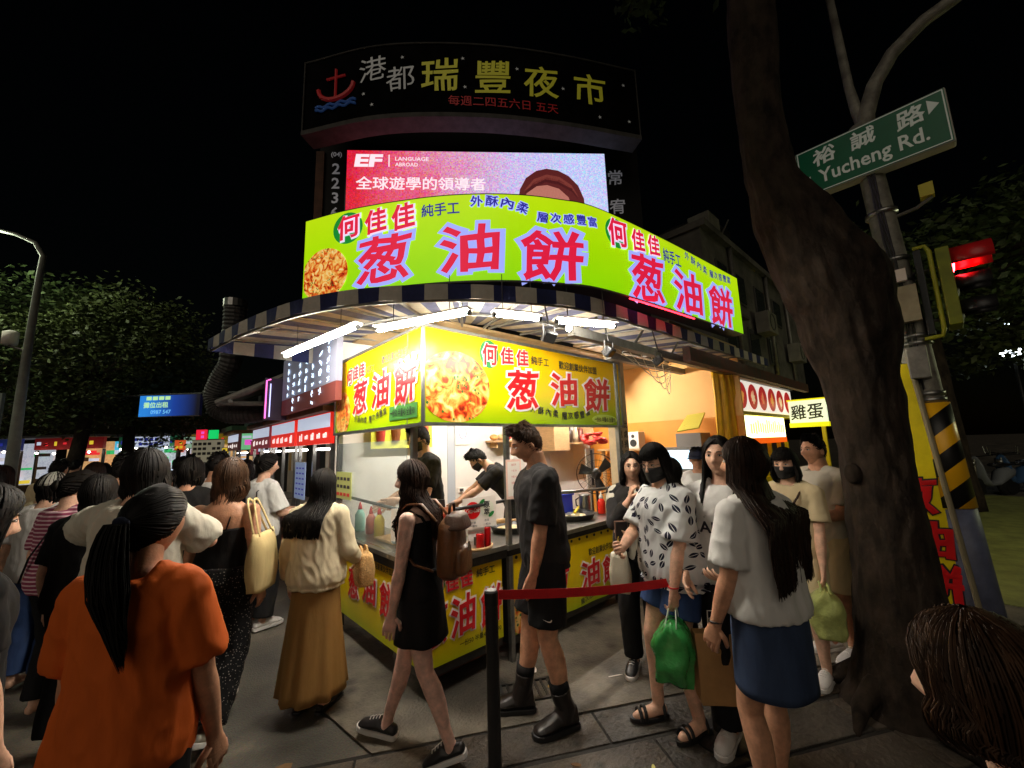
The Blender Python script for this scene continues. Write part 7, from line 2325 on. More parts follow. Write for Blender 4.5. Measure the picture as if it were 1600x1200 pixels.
hung_sign('distant bright white shop front beyond the crowd at left', (-1.67, 26.39, 1.66), 0.86, 0.26, LW_, words(rgs, 0.8, 0.24, 2, 6, LBL), 0.0, post=True)
hung_sign('distant dim white shop front above the bright one at left', (-1.52, 28.5, 2.05), 1.06, 0.30, ET('lit_dim', srgb(160, 170, 200), 0.4), None, 0.0, post=True)
hung_sign('distant yellow glowing panel standing for lit leaves at left', (-2.7, 24.0, 2.0), 0.5, 0.35, ET('lit_leaves_glow', srgb(150, 140, 50), 0.4), None, 0.0, post=True)  # glow panel in place of yellow lamplit foliage
hung_sign('distant blue lit window near the left edge', (-3.48, 30.84, 1.7), 0.5, 0.3, ET('lit_soft_cyan', srgb(60, 130, 160), 0.4), words(rgs, 0.45, 0.26, 2, 3, LW_), 0.0, post=True)
hung_sign('distant small red light above the hatted head at left', (-1.25, 20.8, 2.0), 0.22, 0.22, LRD, None, 0.0, post=True)


def side_stall(y0, y1, label, fascia_m, light_es, seed):
    """stall along the left row: fascia, roof strip, posts, counter, tube and back wall"""
    t = thing('market_stall', label, 'stall', (2.2, (y0 + y1) / 2, 0), 0, 'stalls along the left row')
    rng = random.Random(seed)
    MB().span((1.60, y0, 1.80), (1.66, y1, 2.16)).build('fascia', fascia_m, t)
    MB().span((1.598, y0 + 0.02, 1.99), (1.5995, y1 - 0.02, 2.15)).build('fascia_band', LW_, t)
    for k in range(5):
        yy = y0 + (y1 - y0) * (k + 0.5) / 5.5
        hh = rng.uniform(0.05, 0.11)
        for j in range(2):
            MB().span((1.592, yy + 0.07 * j, 1.90 - hh / 2), (1.5975, yy + 0.07 * j + rng.uniform(0.02, 0.05), 1.90 + hh / 2 * (1 - 0.4 * j))).build('printed_word', ET('lit_white_mark', srgb(255, 240, 235), 0.9), t)
    MB().span((1.50, y0 - 0.03, 2.165), (2.6, y1 + 0.03, 2.23)).build('roof_beam', mat('brown_beam', srgb(120, 80, 44), 0.7, var=0.2), t)
    MB().span((1.46, y0 - 0.03, 2.235), (2.6, y1 + 0.03, 2.33)).build('roof_tarp', mat('green_tarp', srgb(50, 90, 60), 0.6, var=0.2), t)
    for yy in (y0 + 0.02, (y0 + y1) / 2, y1 - 0.06):
        MB().span((1.62, yy, 0), (1.66, yy + 0.04, 1.799)).build('post', M_STEEL, t)
    MB().span((1.66, y0, 0.2), (2.2, y1, 0.92)).build('counter', mat('stall_counter_red', srgb(150, 40, 36), 0.5, var=0.2), t)
    MB().span((1.60, y0, 0.921), (2.22, y1, 0.95)).build('counter_top', M_STEEL, t)
    MB().span((2.95, y0, 0), (3.0, y1, 2.16)).build('back_wall', mat('stall_cream_wall', srgb(206, 196, 170), 0.6, var=0.1), t)
    for k in range(5):
        yy = y0 + 0.12 + 0.24 * k
        MB().span((2.93, yy, 1.25), (2.949, yy + 0.18, 1.7)).build('wall_poster', mat('poster_%d' % ((k + seed) % 4), (srgb(220, 170, 60), srgb(190, 200, 220), srgb(200, 70, 60), srgb(230, 226, 210))[(k + seed) % 4], 0.5), t)
    MB().tube([(1.80, y0 + 0.1, 1.74), (1.80, y1 - 0.1, 1.74)], 0.014, 8).build('tube', mat('stall_tube_%d' % seed, (1, 1, 1), 0.4, emit=(1.0, 0.94, 0.86), es=light_es), t)
    return t


M_REDL = mat('red_fascia_light', srgb(206, 30, 24), 0.4, emit=srgb(226, 44, 30), es=0.75)
side_stall(4.80, 6.12, 'red fascia stall right behind the pancake stall on the left side', M_REDL, 22, 1)
side_stall(6.25, 7.60, 'red fascia stall second along the left row', M_REDL, 22, 2)
side_stall(7.75, 9.1, 'red fascia stall third along the left row behind the crowd', mat('dull_red_fascia', srgb(150, 40, 50), 0.5, emit=srgb(150, 60, 70), es=0.3), 14, 3)
side_stall(10.6, 12.0, 'dim stall farthest along the left row', mat('dim_fascia', srgb(90, 60, 60), 0.5, emit=srgb(120, 70, 70), es=0.15), 10, 4)
mn = thing('menu_sheet', 'pale blue handwritten menu sheet on the second left stall post', 'menu', (1.57, 5.7, 1.12))
MB().span((1.565, 5.55, 1.12), (1.572, 6.0, 1.58)).build('sheet', mat('sheet_pale_blue', srgb(170, 190, 226), 0.5, emit=srgb(150, 170, 210), es=0.25), mn)
for k in range(6):
    for j in range(3):
        MB().span((1.5615, 5.60 + 0.13 * j, 1.17 + 0.065 * k), (1.5640, 5.68 + 0.13 * j, 1.19 + 0.065 * k)).build('printed_word', LBL, mn)
nbd = thing('neon_sign_board', 'grey and brown board with white neon handwriting above the red stall', 'sign', (1.4, 5.2, 2.25))
MB().span((1.42, 4.15, 2.42), (1.48, 6.25, 2.98)).build('upper_panel', mat('board_grey', srgb(150, 152, 170), 0.6, emit=srgb(120, 122, 150), es=0.16), nbd)
MB().span((1.42, 4.15, 2.22), (1.48, 6.25, 2.418)).build('lower_panel', mat('board_brown', srgb(120, 56, 50), 0.6, emit=srgb(120, 56, 50), es=0.12), nbd)
rgn = random.Random(8)
NEO = mat('neon_white_blue', srgb(220, 235, 255), 0.4, emit=(0.65, 0.82, 1.0), es=1.6)
for k in range(7):
    yy = 4.35 + 0.26 * k
    z = 2.88 - 0.10 * (k % 3)
    for j in range(5):
        zc = z - 0.105 * j
        for q in range(3):
            a0_, b0_ = rgn.uniform(-0.04, 0.04), rgn.uniform(-0.04, 0.04)
            MB().tube([(1.405, yy + a0_, zc + b0_), (1.405, yy + rgn.uniform(-0.045, 0.045), zc + rgn.uniform(-0.02, 0.02)), (1.405, yy - a0_ + rgn.uniform(-0.02, 0.02), zc - b0_)], 0.0042, 5).build('neon_stroke', NEO, nbd)
pk_ = thing('pink_neon_sign', 'thin upright pink and blue neon sign at the end of the grey board', 'sign', (1.38, 6.35, 2.2))
MB().span((1.22, 6.30, 2.16), (1.50, 6.36, 2.74)).build('case', mat('neon_case', srgb(60, 40, 70), 0.5), pk_)
MB().tube([(1.23, 6.28, 2.18), (1.23, 6.28, 2.70), (1.28, 6.28, 2.72)], 0.009, 6).build('neon_tube', mat('neon_pink', (1, 0.3, 0.7), 0.4, emit=(1.0, 0.15, 0.55), es=2.0), pk_)
MB().tube([(1.28, 6.28, 2.2), (1.28, 6.28, 2.66)], 0.007, 6).build('neon_tube', mat('neon_lilac', (0.6, 0.6, 1.0), 0.4, emit=(0.55, 0.6, 1.0), es=1.6), pk_)
# exhaust duct and dark canopy frames behind the awning
du = thing('exhaust_duct', 'fat dark flexible exhaust duct bending down beside the awning', 'duct', (1.0, 7.7, 2.3))
M_DUCT = mat('dusty_duct', srgb(74, 72, 70), 0.6, 0.3, var=0.3, vscale=8)
dp = [(0.979, 7.57, 4.06), (0.99, 7.62, 3.7), (0.99, 7.75, 3.15), (0.90, 7.88, 2.92), (0.84, 8.0, 2.68), (0.90, 7.98, 2.45), (1.05, 7.88, 2.36), (1.3, 7.7, 2.36), (1.75, 7.4, 2.42)]
fine = []
V_ = [Vector(p) for p in dp]
for i in range(len(V_) - 1):
    for k in range(12):
        fine.append(V_[i].lerp(V_[i + 1], k / 12))
for _ in range(8):
    fine = [fine[0]] + [(fine[i - 1] + 2 * fine[i] + fine[i + 1]) / 4 for i in range(1, len(fine) - 1)] + [fine[-1]]
MB().tube(fine, [0.155 + 0.012 * (i % 2) for i in range(len(fine))], 14).build('hose', M_DUCT, du)
MB().lathe((0.979, 7.57, 4.05), [(0.17, 0), (0.17, 0.12), (0.15, 0.12)], 16).build('collar', M_STEEL, du)
cf = thing('canopy_frame', 'dark steel canopy frame jutting out behind the awning at left', 'canopy', (1.6, 7.0, 2.3))
for a, b, r in (((0.75, 6.9, 2.42), (2.0, 6.5, 3.1), 0.05), ((0.75, 6.9, 2.42), (1.9, 6.6, 2.44), 0.035), ((0.9, 9.0, 2.5), (2.2, 8.6, 3.1), 0.04), ((0.9, 6.8, 2.45), (0.9, 9.1, 2.5), 0.03)):
    MB().tube([a, b], r, 8).build('bar', M_GALV, cf)
MB().slab([(0.85, 6.95, 2.48), (2.2, 6.5, 3.12), (2.2, 9.0, 3.12), (0.85, 9.2, 2.48)], 0.02).build('roof_sheet', mat('dark_roof_sheet', srgb(46, 50, 50), 0.6, var=0.3), cf)
MB().span((2.0, 6.6, 0), (2.06, 6.66, 3.0)).build('post', M_DARK, cf)
mh = thing('market_hall', 'dark corrugated market hall wall rising behind the left row of stalls', 'building', (3.2, 8.5, 0))
MB().span((3.02, 4.67, 0.0), (3.3, 13.0, 3.5)).build('wall', M_TWR, mh)
for k in range(16):
    MB().span((3.0, 4.9 + 0.5 * k, 2.4), (3.018, 4.93 + 0.5 * k, 3.5)).build('rib', M_DARK, mh)


def shop_front(x, y, w, rz, glow, sign_m, label, seed):
    """lit shop opening with shelves, posts, sign band and tarpaulin roof"""
    t = thing('lit_shop', label, 'shop', (x, y, 0), rz, 'lit shops far down the left street')
    rng = random.Random(seed)
    L = dict(parent=t, local=True)
    MB().span((-w / 2, 0.9, 0), (w / 2, 0.95, 2.3)).build('lit_wall', glow, **L)
    MB().span((-w / 2, -0.1, 2.05), (w / 2, 0.0, 2.42)).build('sign_band', sign_m, **L)
    for k in range(int(w / 0.28)):
        xx = -w / 2 + 0.08 + 0.28 * k
        MB().span((xx, -0.112, 2.16 + rng.uniform(0, 0.05)), (xx + rng.uniform(0.06, 0.13), -0.103, 2.31 - rng.uniform(0, 0.05))).build('printed_word', rng.choice((LW_, LYL, LRD, LBL)), **L)
    MB().span((-w / 2 - 0.1, -0.5, 2.43), (w / 2 + 0.1, 1.0, 2.5)).build('roof', M_DARK, **L)
    for xx in (-w / 2, w / 2 - 0.06):
        MB().span((xx, -0.05, 0), (xx + 0.06, 0.01, 2.04)).build('post', M_DSTEEL, **L)
    MB().span((-w / 2 + 0.07, 0.05, 0), (w / 2 - 0.07, 0.5, 0.95)).build('counter', M_DSTEEL, **L)
    for k in range(4):
        MB().ball((-w / 2 + w * (k + 0.5) / 4, -0.25, 2.0 + rng.uniform(-0.08, 0.05)), 0.035, 8, 6).build('bulb', mat('market_bulb', (1, 1, 1), 0.4, emit=(1.0, 0.9, 0.75), es=20.0), **L)
    for k in range(26):
        xx = rng.uniform(-w / 2 + 0.05, w / 2 - 0.15); zz = rng.choice((0.97, 1.2, 1.42, 1.64, 1.85))
        MB().span((xx, 0.6, zz), (xx + rng.uniform(0.05, 0.15), 0.85, zz + rng.uniform(0.06, 0.16))).build('goods', rng.choice((LOR, LYL, LW_, LRD, LGR, LDK)), **L)


G1 = mat('shop_glow_warm', srgb(214, 170, 110), 0.6, emit=srgb(230, 180, 120), es=0.55, var=0.7, vscale=5)
G2 = mat('shop_glow_white', srgb(200, 205, 214), 0.6, emit=srgb(200, 206, 222), es=0.55, var=0.7, vscale=5)
for x, y, w, g, sm_, lab, sd in ((-3.6, 21.0, 2.4, G2, ET('band_blue', srgb(40, 60, 130), 0.16), 'lit white shop with blue band farthest left behind the trees', 1), (-1.6, 19.5, 2.2, G1, ET('band_red', srgb(150, 30, 30), 0.16), 'warm lit shop with red band behind the left crowd', 2),
                                (0.3, 18.8, 2.0, G2, ET('band_green', srgb(30, 110, 70), 0.16), 'white lit shop with green band at the end of the street', 3), (1.9, 17.0, 1.8, G1, ET('band_yellow', srgb(170, 140, 30), 0.16), 'warm lit shop with yellow band left of the stall row', 4)):
    shop_front(x, y, w, R(-42), g, sm_, lab, sd)
# ================================================================ the people
C_BLACK = cloth('black_cotton', (0.010, 0.010, 0.011), 0.85, 0.3)
C_BLACK2 = cloth('faded_black_cotton', (0.018, 0.017, 0.018), 0.85, 0.3)
C_WHITE = cloth('white_cotton', srgb(216, 214, 210), 0.85, 0.06)
C_OFFW = cloth('off_white_cotton', srgb(206, 200, 184), 0.85, 0.07)
C_CREAM = cloth('cream_linen', srgb(222, 206, 172), 0.85, 0.08)
C_BROWN = cloth('tan_skirt_cloth', srgb(150, 112, 62), 0.8, 0.12)
C_ORANGE = cloth('orange_jersey', srgb(216, 100, 36), 0.75, 0.10)
C_DENIM = cloth('blue_denim', srgb(52, 74, 118), 0.85, 0.2, 12)
C_DENIMD = cloth('dark_denim', srgb(56, 70, 98), 0.85, 0.2, 12)
C_BEIGE = cloth('beige_cotton', srgb(206, 188, 150), 0.85, 0.08)
C_GREY = cloth('grey_cotton', srgb(120, 120, 118), 0.85, 0.1)
C_NAVY = cloth('navy_cotton', srgb(30, 34, 52), 0.85, 0.1)
S_BLACK = mat('black_shoe', (0.012, 0.012, 0.013), 0.45, var=0.2)
S_LEATH = mat('black_boot_leather', (0.014, 0.011, 0.010), 0.35, var=0.3, bump=0.2, bscale=30)
S_WHITE = mat('white_shoe', srgb(214, 210, 206), 0.5, var=0.08)
S_SOLE = mat('white_rubber', srgb(226, 224, 220), 0.5)
S_SILVER = mat('silver_shoe', srgb(190, 184, 168), 0.3, 0.4, var=0.15)
M_MASK = mat('black_mask', (0.012, 0.012, 0.013), 0.8, bump=0.15)


def pattern(name, base, ink, scale, thr, stretch=(1, 1, 1), rough=0.85, rnd=1.0):
    """printed motifs scattered over cloth"""
    m = bpy.data.materials.new(name); m.use_nodes = True
    t = m.node_tree; b = t.nodes['Principled BSDF']
    tc = t.nodes.new('ShaderNodeTexCoord'); mp = t.nodes.new('ShaderNodeMapping'); mp.inputs['Scale'].default_value = stretch
    mp.inputs['Rotation'].default_value = (0.5, 0.4, 0.3)
    t.links.new(tc.outputs['Object'], mp.inputs[0])
    vo = t.nodes.new('ShaderNodeTexVoronoi'); vo.inputs['Scale'].default_value = scale; vo.inputs['Randomness'].default_value = rnd
    t.links.new(mp.outputs[0], vo.inputs['Vector'])
    lt = t.nodes.new('ShaderNodeMath'); lt.operation = 'LESS_THAN'; lt.inputs[1].default_value = thr
    t.links.new(vo.outputs['Distance'], lt.inputs[0])
    mx = t.nodes.new('ShaderNodeMix'); mx.data_type = 'RGBA'; t.links.new(lt.outputs[0], mx.inputs[0])
    mx.inputs[6].default_value = base; mx.inputs[7].default_value = ink
    t.links.new(mx.outputs[2], b.inputs['Base Color']); b.inputs['Roughness'].default_value = rough
    b.inputs['Specular IOR Level'].default_value = 0.2
    n2 = t.nodes.new('ShaderNodeTexNoise'); n2.inputs['Scale'].default_value = 22
    t.links.new(tc.outputs['Object'], n2.inputs['Vector'])
    bp = t.nodes.new('ShaderNodeBump'); bp.inputs['Strength'].default_value = 0.3; bp.inputs['Distance'].default_value = 0.02
    t.links.new(n2.outputs['Fac'], bp.inputs['Height']); t.links.new(bp.outputs[0], b.inputs['Normal'])
    return m


def leafprint():
    m = bpy.data.materials.new('leaf_print_cotton'); m.use_nodes = True
    t = m.node_tree; b = t.nodes['Principled BSDF']
    N = lambda k: t.nodes.new(k)
    def math_(op, a, b_=None, c=None):
        n = N('ShaderNodeMath'); n.operation = op
        for i, v in enumerate((a, b_, c)):
            if v is None: continue
            if isinstance(v, (int, float)): n.inputs[i].default_value = v
            else: t.links.new(v, n.inputs[i])
        return n.outputs[0]
    tc = N('ShaderNodeTexCoord'); sp_ = N('ShaderNodeSeparateXYZ'); t.links.new(tc.outputs['Object'], sp_.inputs[0])
    ang = math_('MULTIPLY', math_('ARCTAN2', sp_.outputs[0], sp_.outputs[1]), 0.17)
    cb = N('ShaderNodeCombineXYZ'); t.links.new(ang, cb.inputs[0]); t.links.new(sp_.outputs[2], cb.inputs[1])
    vo = N('ShaderNodeTexVoronoi'); vo.voronoi_dimensions = '2D'; vo.inputs['Scale'].default_value = 15.0; vo.inputs['Randomness'].default_value = 0.7
    t.links.new(cb.outputs[0], vo.inputs['Vector'])
    df = N('ShaderNodeVectorMath'); df.operation = 'SUBTRACT'; t.links.new(cb.outputs[0], df.inputs[0]); t.links.new(vo.outputs['Position'], df.inputs[1])
    sc_ = N('ShaderNodeSeparateColor'); t.links.new(vo.outputs['Color'], sc_.inputs[0])
    rt = N('ShaderNodeVectorRotate'); rt.rotation_type = 'Z_AXIS'; t.links.new(df.outputs[0], rt.inputs['Vector']); t.links.new(math_('MULTIPLY', sc_.outputs[0], 6.28), rt.inputs['Angle'])
    s2 = N('ShaderNodeSeparateXYZ'); t.links.new(rt.outputs[0], s2.inputs[0])
    v = math_('DIVIDE', s2.outputs[1], 0.028)
    w = math_('MULTIPLY', math_('SUBTRACT', 1.0, math_('MULTIPLY', v, v)), 0.013)
    inside = math_('LESS_THAN', math_('ABSOLUTE', s2.outputs[0]), w)
    vein = math_('GREATER_THAN', math_('ABSOLUTE', s2.outputs[0]), 0.0012)
    fac = math_('MULTIPLY', inside, vein)
    mx = N('ShaderNodeMix'); mx.data_type = 'RGBA'; t.links.new(fac, mx.inputs[0]); mx.inputs[6].default_value = srgb(214, 216, 216); mx.inputs[7].default_value = srgb(26, 28, 48)
    t.links.new(mx.outputs[2], b.inputs['Base Color']); b.inputs['Roughness'].default_value = 0.85; b.inputs['Specular IOR Level'].default_value = 0.2
    return m


C_LEAFP = leafprint()
C_SPECK = pattern('speckled_trousers', (0.010, 0.010, 0.011, 1), srgb(150, 146, 140), 70, 0.22)


def stripes(name, a, b_, per):
    m = bpy.data.materials.new(name); m.use_nodes = True
    t = m.node_tree; b = t.nodes['Principled BSDF']
    tc = t.nodes.new('ShaderNodeTexCoord'); sp_ = t.nodes.new('ShaderNodeSeparateXYZ'); t.links.new(tc.outputs['Object'], sp_.inputs[0])
    d = t.nodes.new('ShaderNodeMath'); d.operation = 'MULTIPLY'; d.inputs[1].default_value = 1 / per; t.links.new(sp_.outputs[2], d.inputs[0])
    f = t.nodes.new('ShaderNodeMath'); f.operation = 'FRACT'; t.links.new(d.outputs[0], f.inputs[0])
    g = t.nodes.new('ShaderNodeMath'); g.operation = 'GREATER_THAN'; g.inputs[1].default_value = 0.62; t.links.new(f.outputs[0], g.inputs[0])
    mx = t.nodes.new('ShaderNodeMix'); mx.data_type = 'RGBA'; t.links.new(g.outputs[0], mx.inputs[0]); mx.inputs[6].default_value = a; mx.inputs[7].default_value = b_
    t.links.new(mx.outputs[2], b.inputs['Base Color']); b.inputs['Roughness'].default_value = 0.85
    return m


C_STRIPE = stripes('pink_striped_cotton', srgb(150, 62, 92), srgb(226, 190, 200), 0.026)


def local_tube(root, pts, r, name, m, flat=1.0, n=6):
    return MB().tube(pts, r, n, flat=flat).build(name, m, root, smooth=True, local=True)


def on_chest(root, fig, text, t, h, m, front=True, width=None, out=0.03, x=0.0):
    """lettering laid on the shirt front, following the chest curve"""
    s = fig.s
    def fn(a, b):
        tt = t + b / s
        a = -a if front else a
        yy = (0.113 + out) * s * fig.build * math.sqrt(max(0.05, 1 - (a / (0.19 * s * fig.build)) ** 2))
        return fig.tp(a + x, yy if front else -yy, tt)
    mb = write(MB(), text, None, None, None, 1, 0.02, h=h, width=width, fn=lambda a, b: Vector((a, b, 0)))
    mb.v = [tuple(fn(p[0], p[1])) for p in mb.v]
    me = bpy.data.meshes.new('shirt_print'); me.from_pydata(mb.v, [], mb.f); me.materials.append(m)
    o = bpy.data.objects.new('shirt_print', me); COL.objects.link(o); o.parent = root
    so = o.modifiers.new('t', 'SOLIDIFY'); so.thickness = 0.002; so.offset = 0
    return o


# ---- woman in orange, close to the camera, seen from behind
r, f = person('woman in orange T-shirt with long black ponytail walking away in the foreground', (0.04, 1.79), 52,
              Fig(1.61, hands={1: (0.20, 0.12, 0.84), -1: (-0.27, 0.12, 0.86)}, feet={1: (0.09, -0.06, 0.075, 5, 0), -1: (-0.09, 0.16, 0.075, -5, 0)}, elbow={-1: (-1, -0.6, 0), 1: (0.6, -1, 0)}, build=0.93, head=(-6, -3, 0)),
              dict(kind='pony', len=0.40, tie=(0.0, -0.112, 0.012), sway=0.10, fat=0.046, n=1000, w=0.0036, vol=0.010), skin='mid', voxel=0.009)
shirt(r, f, C_ORANGE, hem=-0.16, sleeve=0.80, loose=0.026, fold=0.016, flare=0.12, sl_r=0.078)
legs_cloth(r, f, C_BLACK, 1.9, 'trousers', r_hem=0.07)
shoes(r, f, S_BLACK, S_SOLE)
tie_ = f.hc + f.H @ Vector((0, -0.118, 0.012)) * f.s
MB().lathe(tie_, [(0.020, -0.008), (0.024, 0), (0.020, 0.008)], 12, ax=(0, 0.8, 0.6)).build('hair_tie', C_NAVY, r, smooth=True, local=True)

# ---- woman in black camisole with tote
r, f = person('woman in black strappy top and speckled trousers with brown bob', (0.47, 3.38), 54,
              Fig(1.67, hands={1: (0.235, 0.02, 0.86), -1: (-0.25, 0.05, 0.85)}, feet={1: (0.07, -0.20, 0.12, 4, -28), -1: (-0.07, 0.24, 0.075, -6, 0)}, build=1.08),
              dict(kind='bob', len=0.165, vol=0.024, n=460, w=0.009, flare=0.18), skin='mid', hairmat='brown', voxel=0.009)
shirt(r, f, C_BLACK, hem=-0.02, loose=0.010, strap=True, neck=0.325, name='camisole', fold=0.004)
for q in (1, -1):
    local_tube(r, [f.tp(0.085 * q, 0.13, 0.32), f.tp(0.088 * q, 0.085, 0.435), f.tp(0.085 * q, 0.0, 0.478), f.tp(0.08 * q, -0.075, 0.44), f.tp(0.072 * q, -0.125, 0.32)], 0.0045, 'strap', C_BLACK)
legs_cloth(r, f, C_SPECK, 1.92, 'trousers', r_hem=0.105, loose=0.022, fold=0.014)
shoes(r, f, S_SILVER, S_SOLE)
W = lambda p: world_of(r, p)


def bag_hang(name, label, cat, c, size, rz, m, strap_to=None, soft=0.012, strap_m=None, group=None, open_top=False, strap_r=0.008):
    """soft bag: rounded upright sack with handles going up to strap_to (world)"""
    t = thing(name, label, cat, c, rz, group)
    w, d, h = size
    rows_ = []
    for i in range(13):
        v = i / 12
        k = math.sin(PI * min(1, max(0.04, v * 0.55 + 0.42))) if not open_top else 1.0
        bw = w / 2 * (0.90 + 0.12 * math.sin(PI * v)); bd = d / 2 * (0.55 + 0.7 * math.sin(PI * (0.15 + 0.6 * (1 - v))))
        if v > 0.8 and not open_top:
            bd *= 1 - 0.75 * (v - 0.8) / 0.2
        ring = []
        for j in range(28):
            a = 2 * PI * j / 28
            ca, sa = math.cos(a), math.sin(a)
            q = soft * noise.noise(Vector((ca * 2, sa * 2, v * 3 + c[0] * 5)))
            ring.append((math.copysign(abs(ca) ** 0.6, ca) * (bw + q), math.copysign(abs(sa) ** 0.7, sa) * (bd + q), h * v + (0.012 * (ca ** 2) if v in (0, 1) else 0)))
        rows_.append(ring)
    MB().rings(rows_).build('sack', m, t, smooth=True, local=True)
    if strap_to is not None:
        M = Matrix.Rotation(-rz, 3, 'Z')
        tp_ = M @ (Vector(strap_to) - Vector(c))
        for s_ in (1, -1):
            pts = [Vector((w * 0.30, s_ * d * 0.18, h * 0.96)), Vector((tp_.x + 0.03, tp_.y + s_ * 0.02, tp_.z)), Vector((tp_.x - 0.03, tp_.y + s_ * 0.02, tp_.z)), Vector((-w * 0.30, s_ * d * 0.18, h * 0.96))]
            fine_ = []
            for i in range(3):
                for k in range(8):
                    fine_.append(pts[i].lerp(pts[i + 1], k / 8))
            fine_.append(pts[-1])
            for _ in range(6):
                fine_ = [fine_[0]] + [(fine_[i - 1] + 2 * fine_[i] + fine_[i + 1]) / 4 for i in range(1, len(fine_) - 1)] + [fine_[-1]]
            MB().tube(fine_, strap_r, 6, flat=0.5).build('handle', strap_m or m, t, smooth=True, local=True)
    return t


sh = W(f.sh[1])
cvec = W(f.tp(0.255, -0.02, 0.0))
bag_hang('tote_bag', 'cream canvas tote bag hanging from the shoulder of the woman with brown bob', 'bag', (cvec.x, cvec.y, 0.83), (0.30, 0.09, 0.36), R(54), cloth('canvas_tote', srgb(220, 196, 140), 0.85, 0.1), (sh.x, sh.y, sh.z + 0.075), strap_r=0.011)

# ---- woman in cream jacket
r, f = person('woman in cream jacket and long tan skirt at the left counter', (1.00, 3.16), 44,
              Fig(1.575, hands={1: (0.20, 0.22, 0.98), -1: (-0.24, 0.04, 0.86)}, head=(-14, -4, 0), build=1.0), dict(kind='long', len=0.36, vol=0.014, n=620, w=0.0085, wave=0.005, back=-0.185, spread=0.4, fan=0.05), voxel=0.009)
shirt(r, f, C_CREAM, hem=-0.14, sleeve=1.80, loose=0.030, name='jacket', fold=0.020, flare=0.22, sl_r=0.075)
skirt(r, f, C_BROWN, 0.12, 0.215, 0.20, folds=9, amp=0.012)
shoes(r, f, S_BLACK, S_BLACK, 'flat')
hw_ = world_of(r, f.wr[1])
bag_hang('handbag', 'boxy woven tan handbag carried by the woman in the cream jacket', 'bag', (hw_.x + 0.06, hw_.y + 0.0, 0.71), (0.26, 0.11, 0.22), R(80), mat('woven_straw', srgb(196, 152, 96), 0.8, var=0.25, vscale=60, bump=0.5, bscale=90), (hw_.x + 0.05, hw_.y, 0.99), soft=0.004, open_top=True)

# ---- young woman with the backpack
r, f = person('young woman in black dress with brown leather backpack walking left', (1.31, 2.29), 126,
              Fig(1.63, hands={1: (0.24, 0.06, 0.80), -1: (-0.22, 0.08, 0.79)}, feet={-1: (-0.06, -0.22, 0.10, -3, -20), 1: (0.06, 0.25, 0.075, 5, 6)}, head=(12, -6, 0), build=0.98, lean=2),
              dict(kind='long', len=0.36, vol=0.016, n=520, w=0.0085, wave=0.016, flare=0.22, front=True), skin='pale', hairmat='darkbrown', voxel=0.0085)
shirt(r, f, C_BLACK, hem=-0.06, loose=0.012, strap=True, neck=0.40, name='tank_top', fold=0.006)
for q in (1, -1):
    local_tube(r, [f.tp(0.10 * q, 0.115, 0.38), f.tp(0.105 * q, 0.06, 0.445), f.tp(0.10 * q, 0.0, 0.468), f.tp(0.10 * q, -0.07, 0.43), f.tp(0.10 * q, -0.10, 0.38)], 0.018, 'shoulder_strap', C_BLACK, 0.4)
skirt(r, f, C_BLACK, 0.61, 0.168, 0.15, folds=5, amp=0.007)
shoes(r, f, S_BLACK, S_SOLE)
bk = thing('backpack', 'brown leather backpack on the back of the woman in the black dress', 'backpack', tuple(world_of(r, f.tp(0, -0.21, 0.06))), R(126 - 90))
M_LTH = mat('brown_leather', srgb(104, 66, 34), 0.4, var=0.25, vscale=8, bump=0.25, bscale=30)
M_LTHD = mat('dark_leather', srgb(62, 38, 22), 0.45, var=0.2, bump=0.2)


def pad(c, w, d, h, n=22, pw=3.2, taper=0.85):
    rs = []
    for i in range(11):
        v = i / 10
        k = (1 - abs(2 * v - 1) ** 4) ** 0.5 * 0.25 + 0.75
        k *= 1 - (1 - taper) * v
        if i in (0, 10): k *= 0.8
        rs.append([(c[0] + math.copysign(abs(math.cos(a)) ** (2 / pw), math.cos(a)) * w / 2 * k, c[1] + math.copysign(abs(math.sin(a)) ** (2 / pw), math.sin(a)) * d / 2 * k, c[2] + h * v) for a in [2 * PI * j / n for j in range(n)]])
    return MB().rings(rs)


pad((0, 0, 0), 0.27, 0.15, 0.34).build('body', M_LTH, bk, smooth=True, local=True)
pad((0, -0.07, 0.02), 0.22, 0.075, 0.16).build('front_pocket', M_LTH, bk, smooth=True, local=True)
pad((0, -0.03, 0.27), 0.25, 0.17, 0.10, taper=0.6).build('flap', M_LTHD, bk, smooth=True, local=True)
MB().tube([(-0.05, 0, 0.36), (-0.03, 0, 0.42), (0.03, 0, 0.42), (0.05, 0, 0.36)], 0.009, 8).build('top_handle', M_LTHD, bk, smooth=True, local=True)
for q in (1, -1):
    MB().tube([(0.10 * q, 0.06, 0.33), (0.105 * q, 0.15, 0.43), (0.11 * q, 0.24, 0.43), (0.112 * q, 0.305, 0.36), (0.118 * q, 0.285, 0.22), (0.14 * q, 0.18, 0.10), (0.12 * q, 0.07, 0.06)], 0.018, 8, flat=0.35).build('shoulder_strap', M_LTH, bk, smooth=True, local=True)
    MB().box((0.06 * q, -0.125, 0.19), (0.022, 0.008, 0.05)).build('buckle', M_STEEL, bk, local=True)

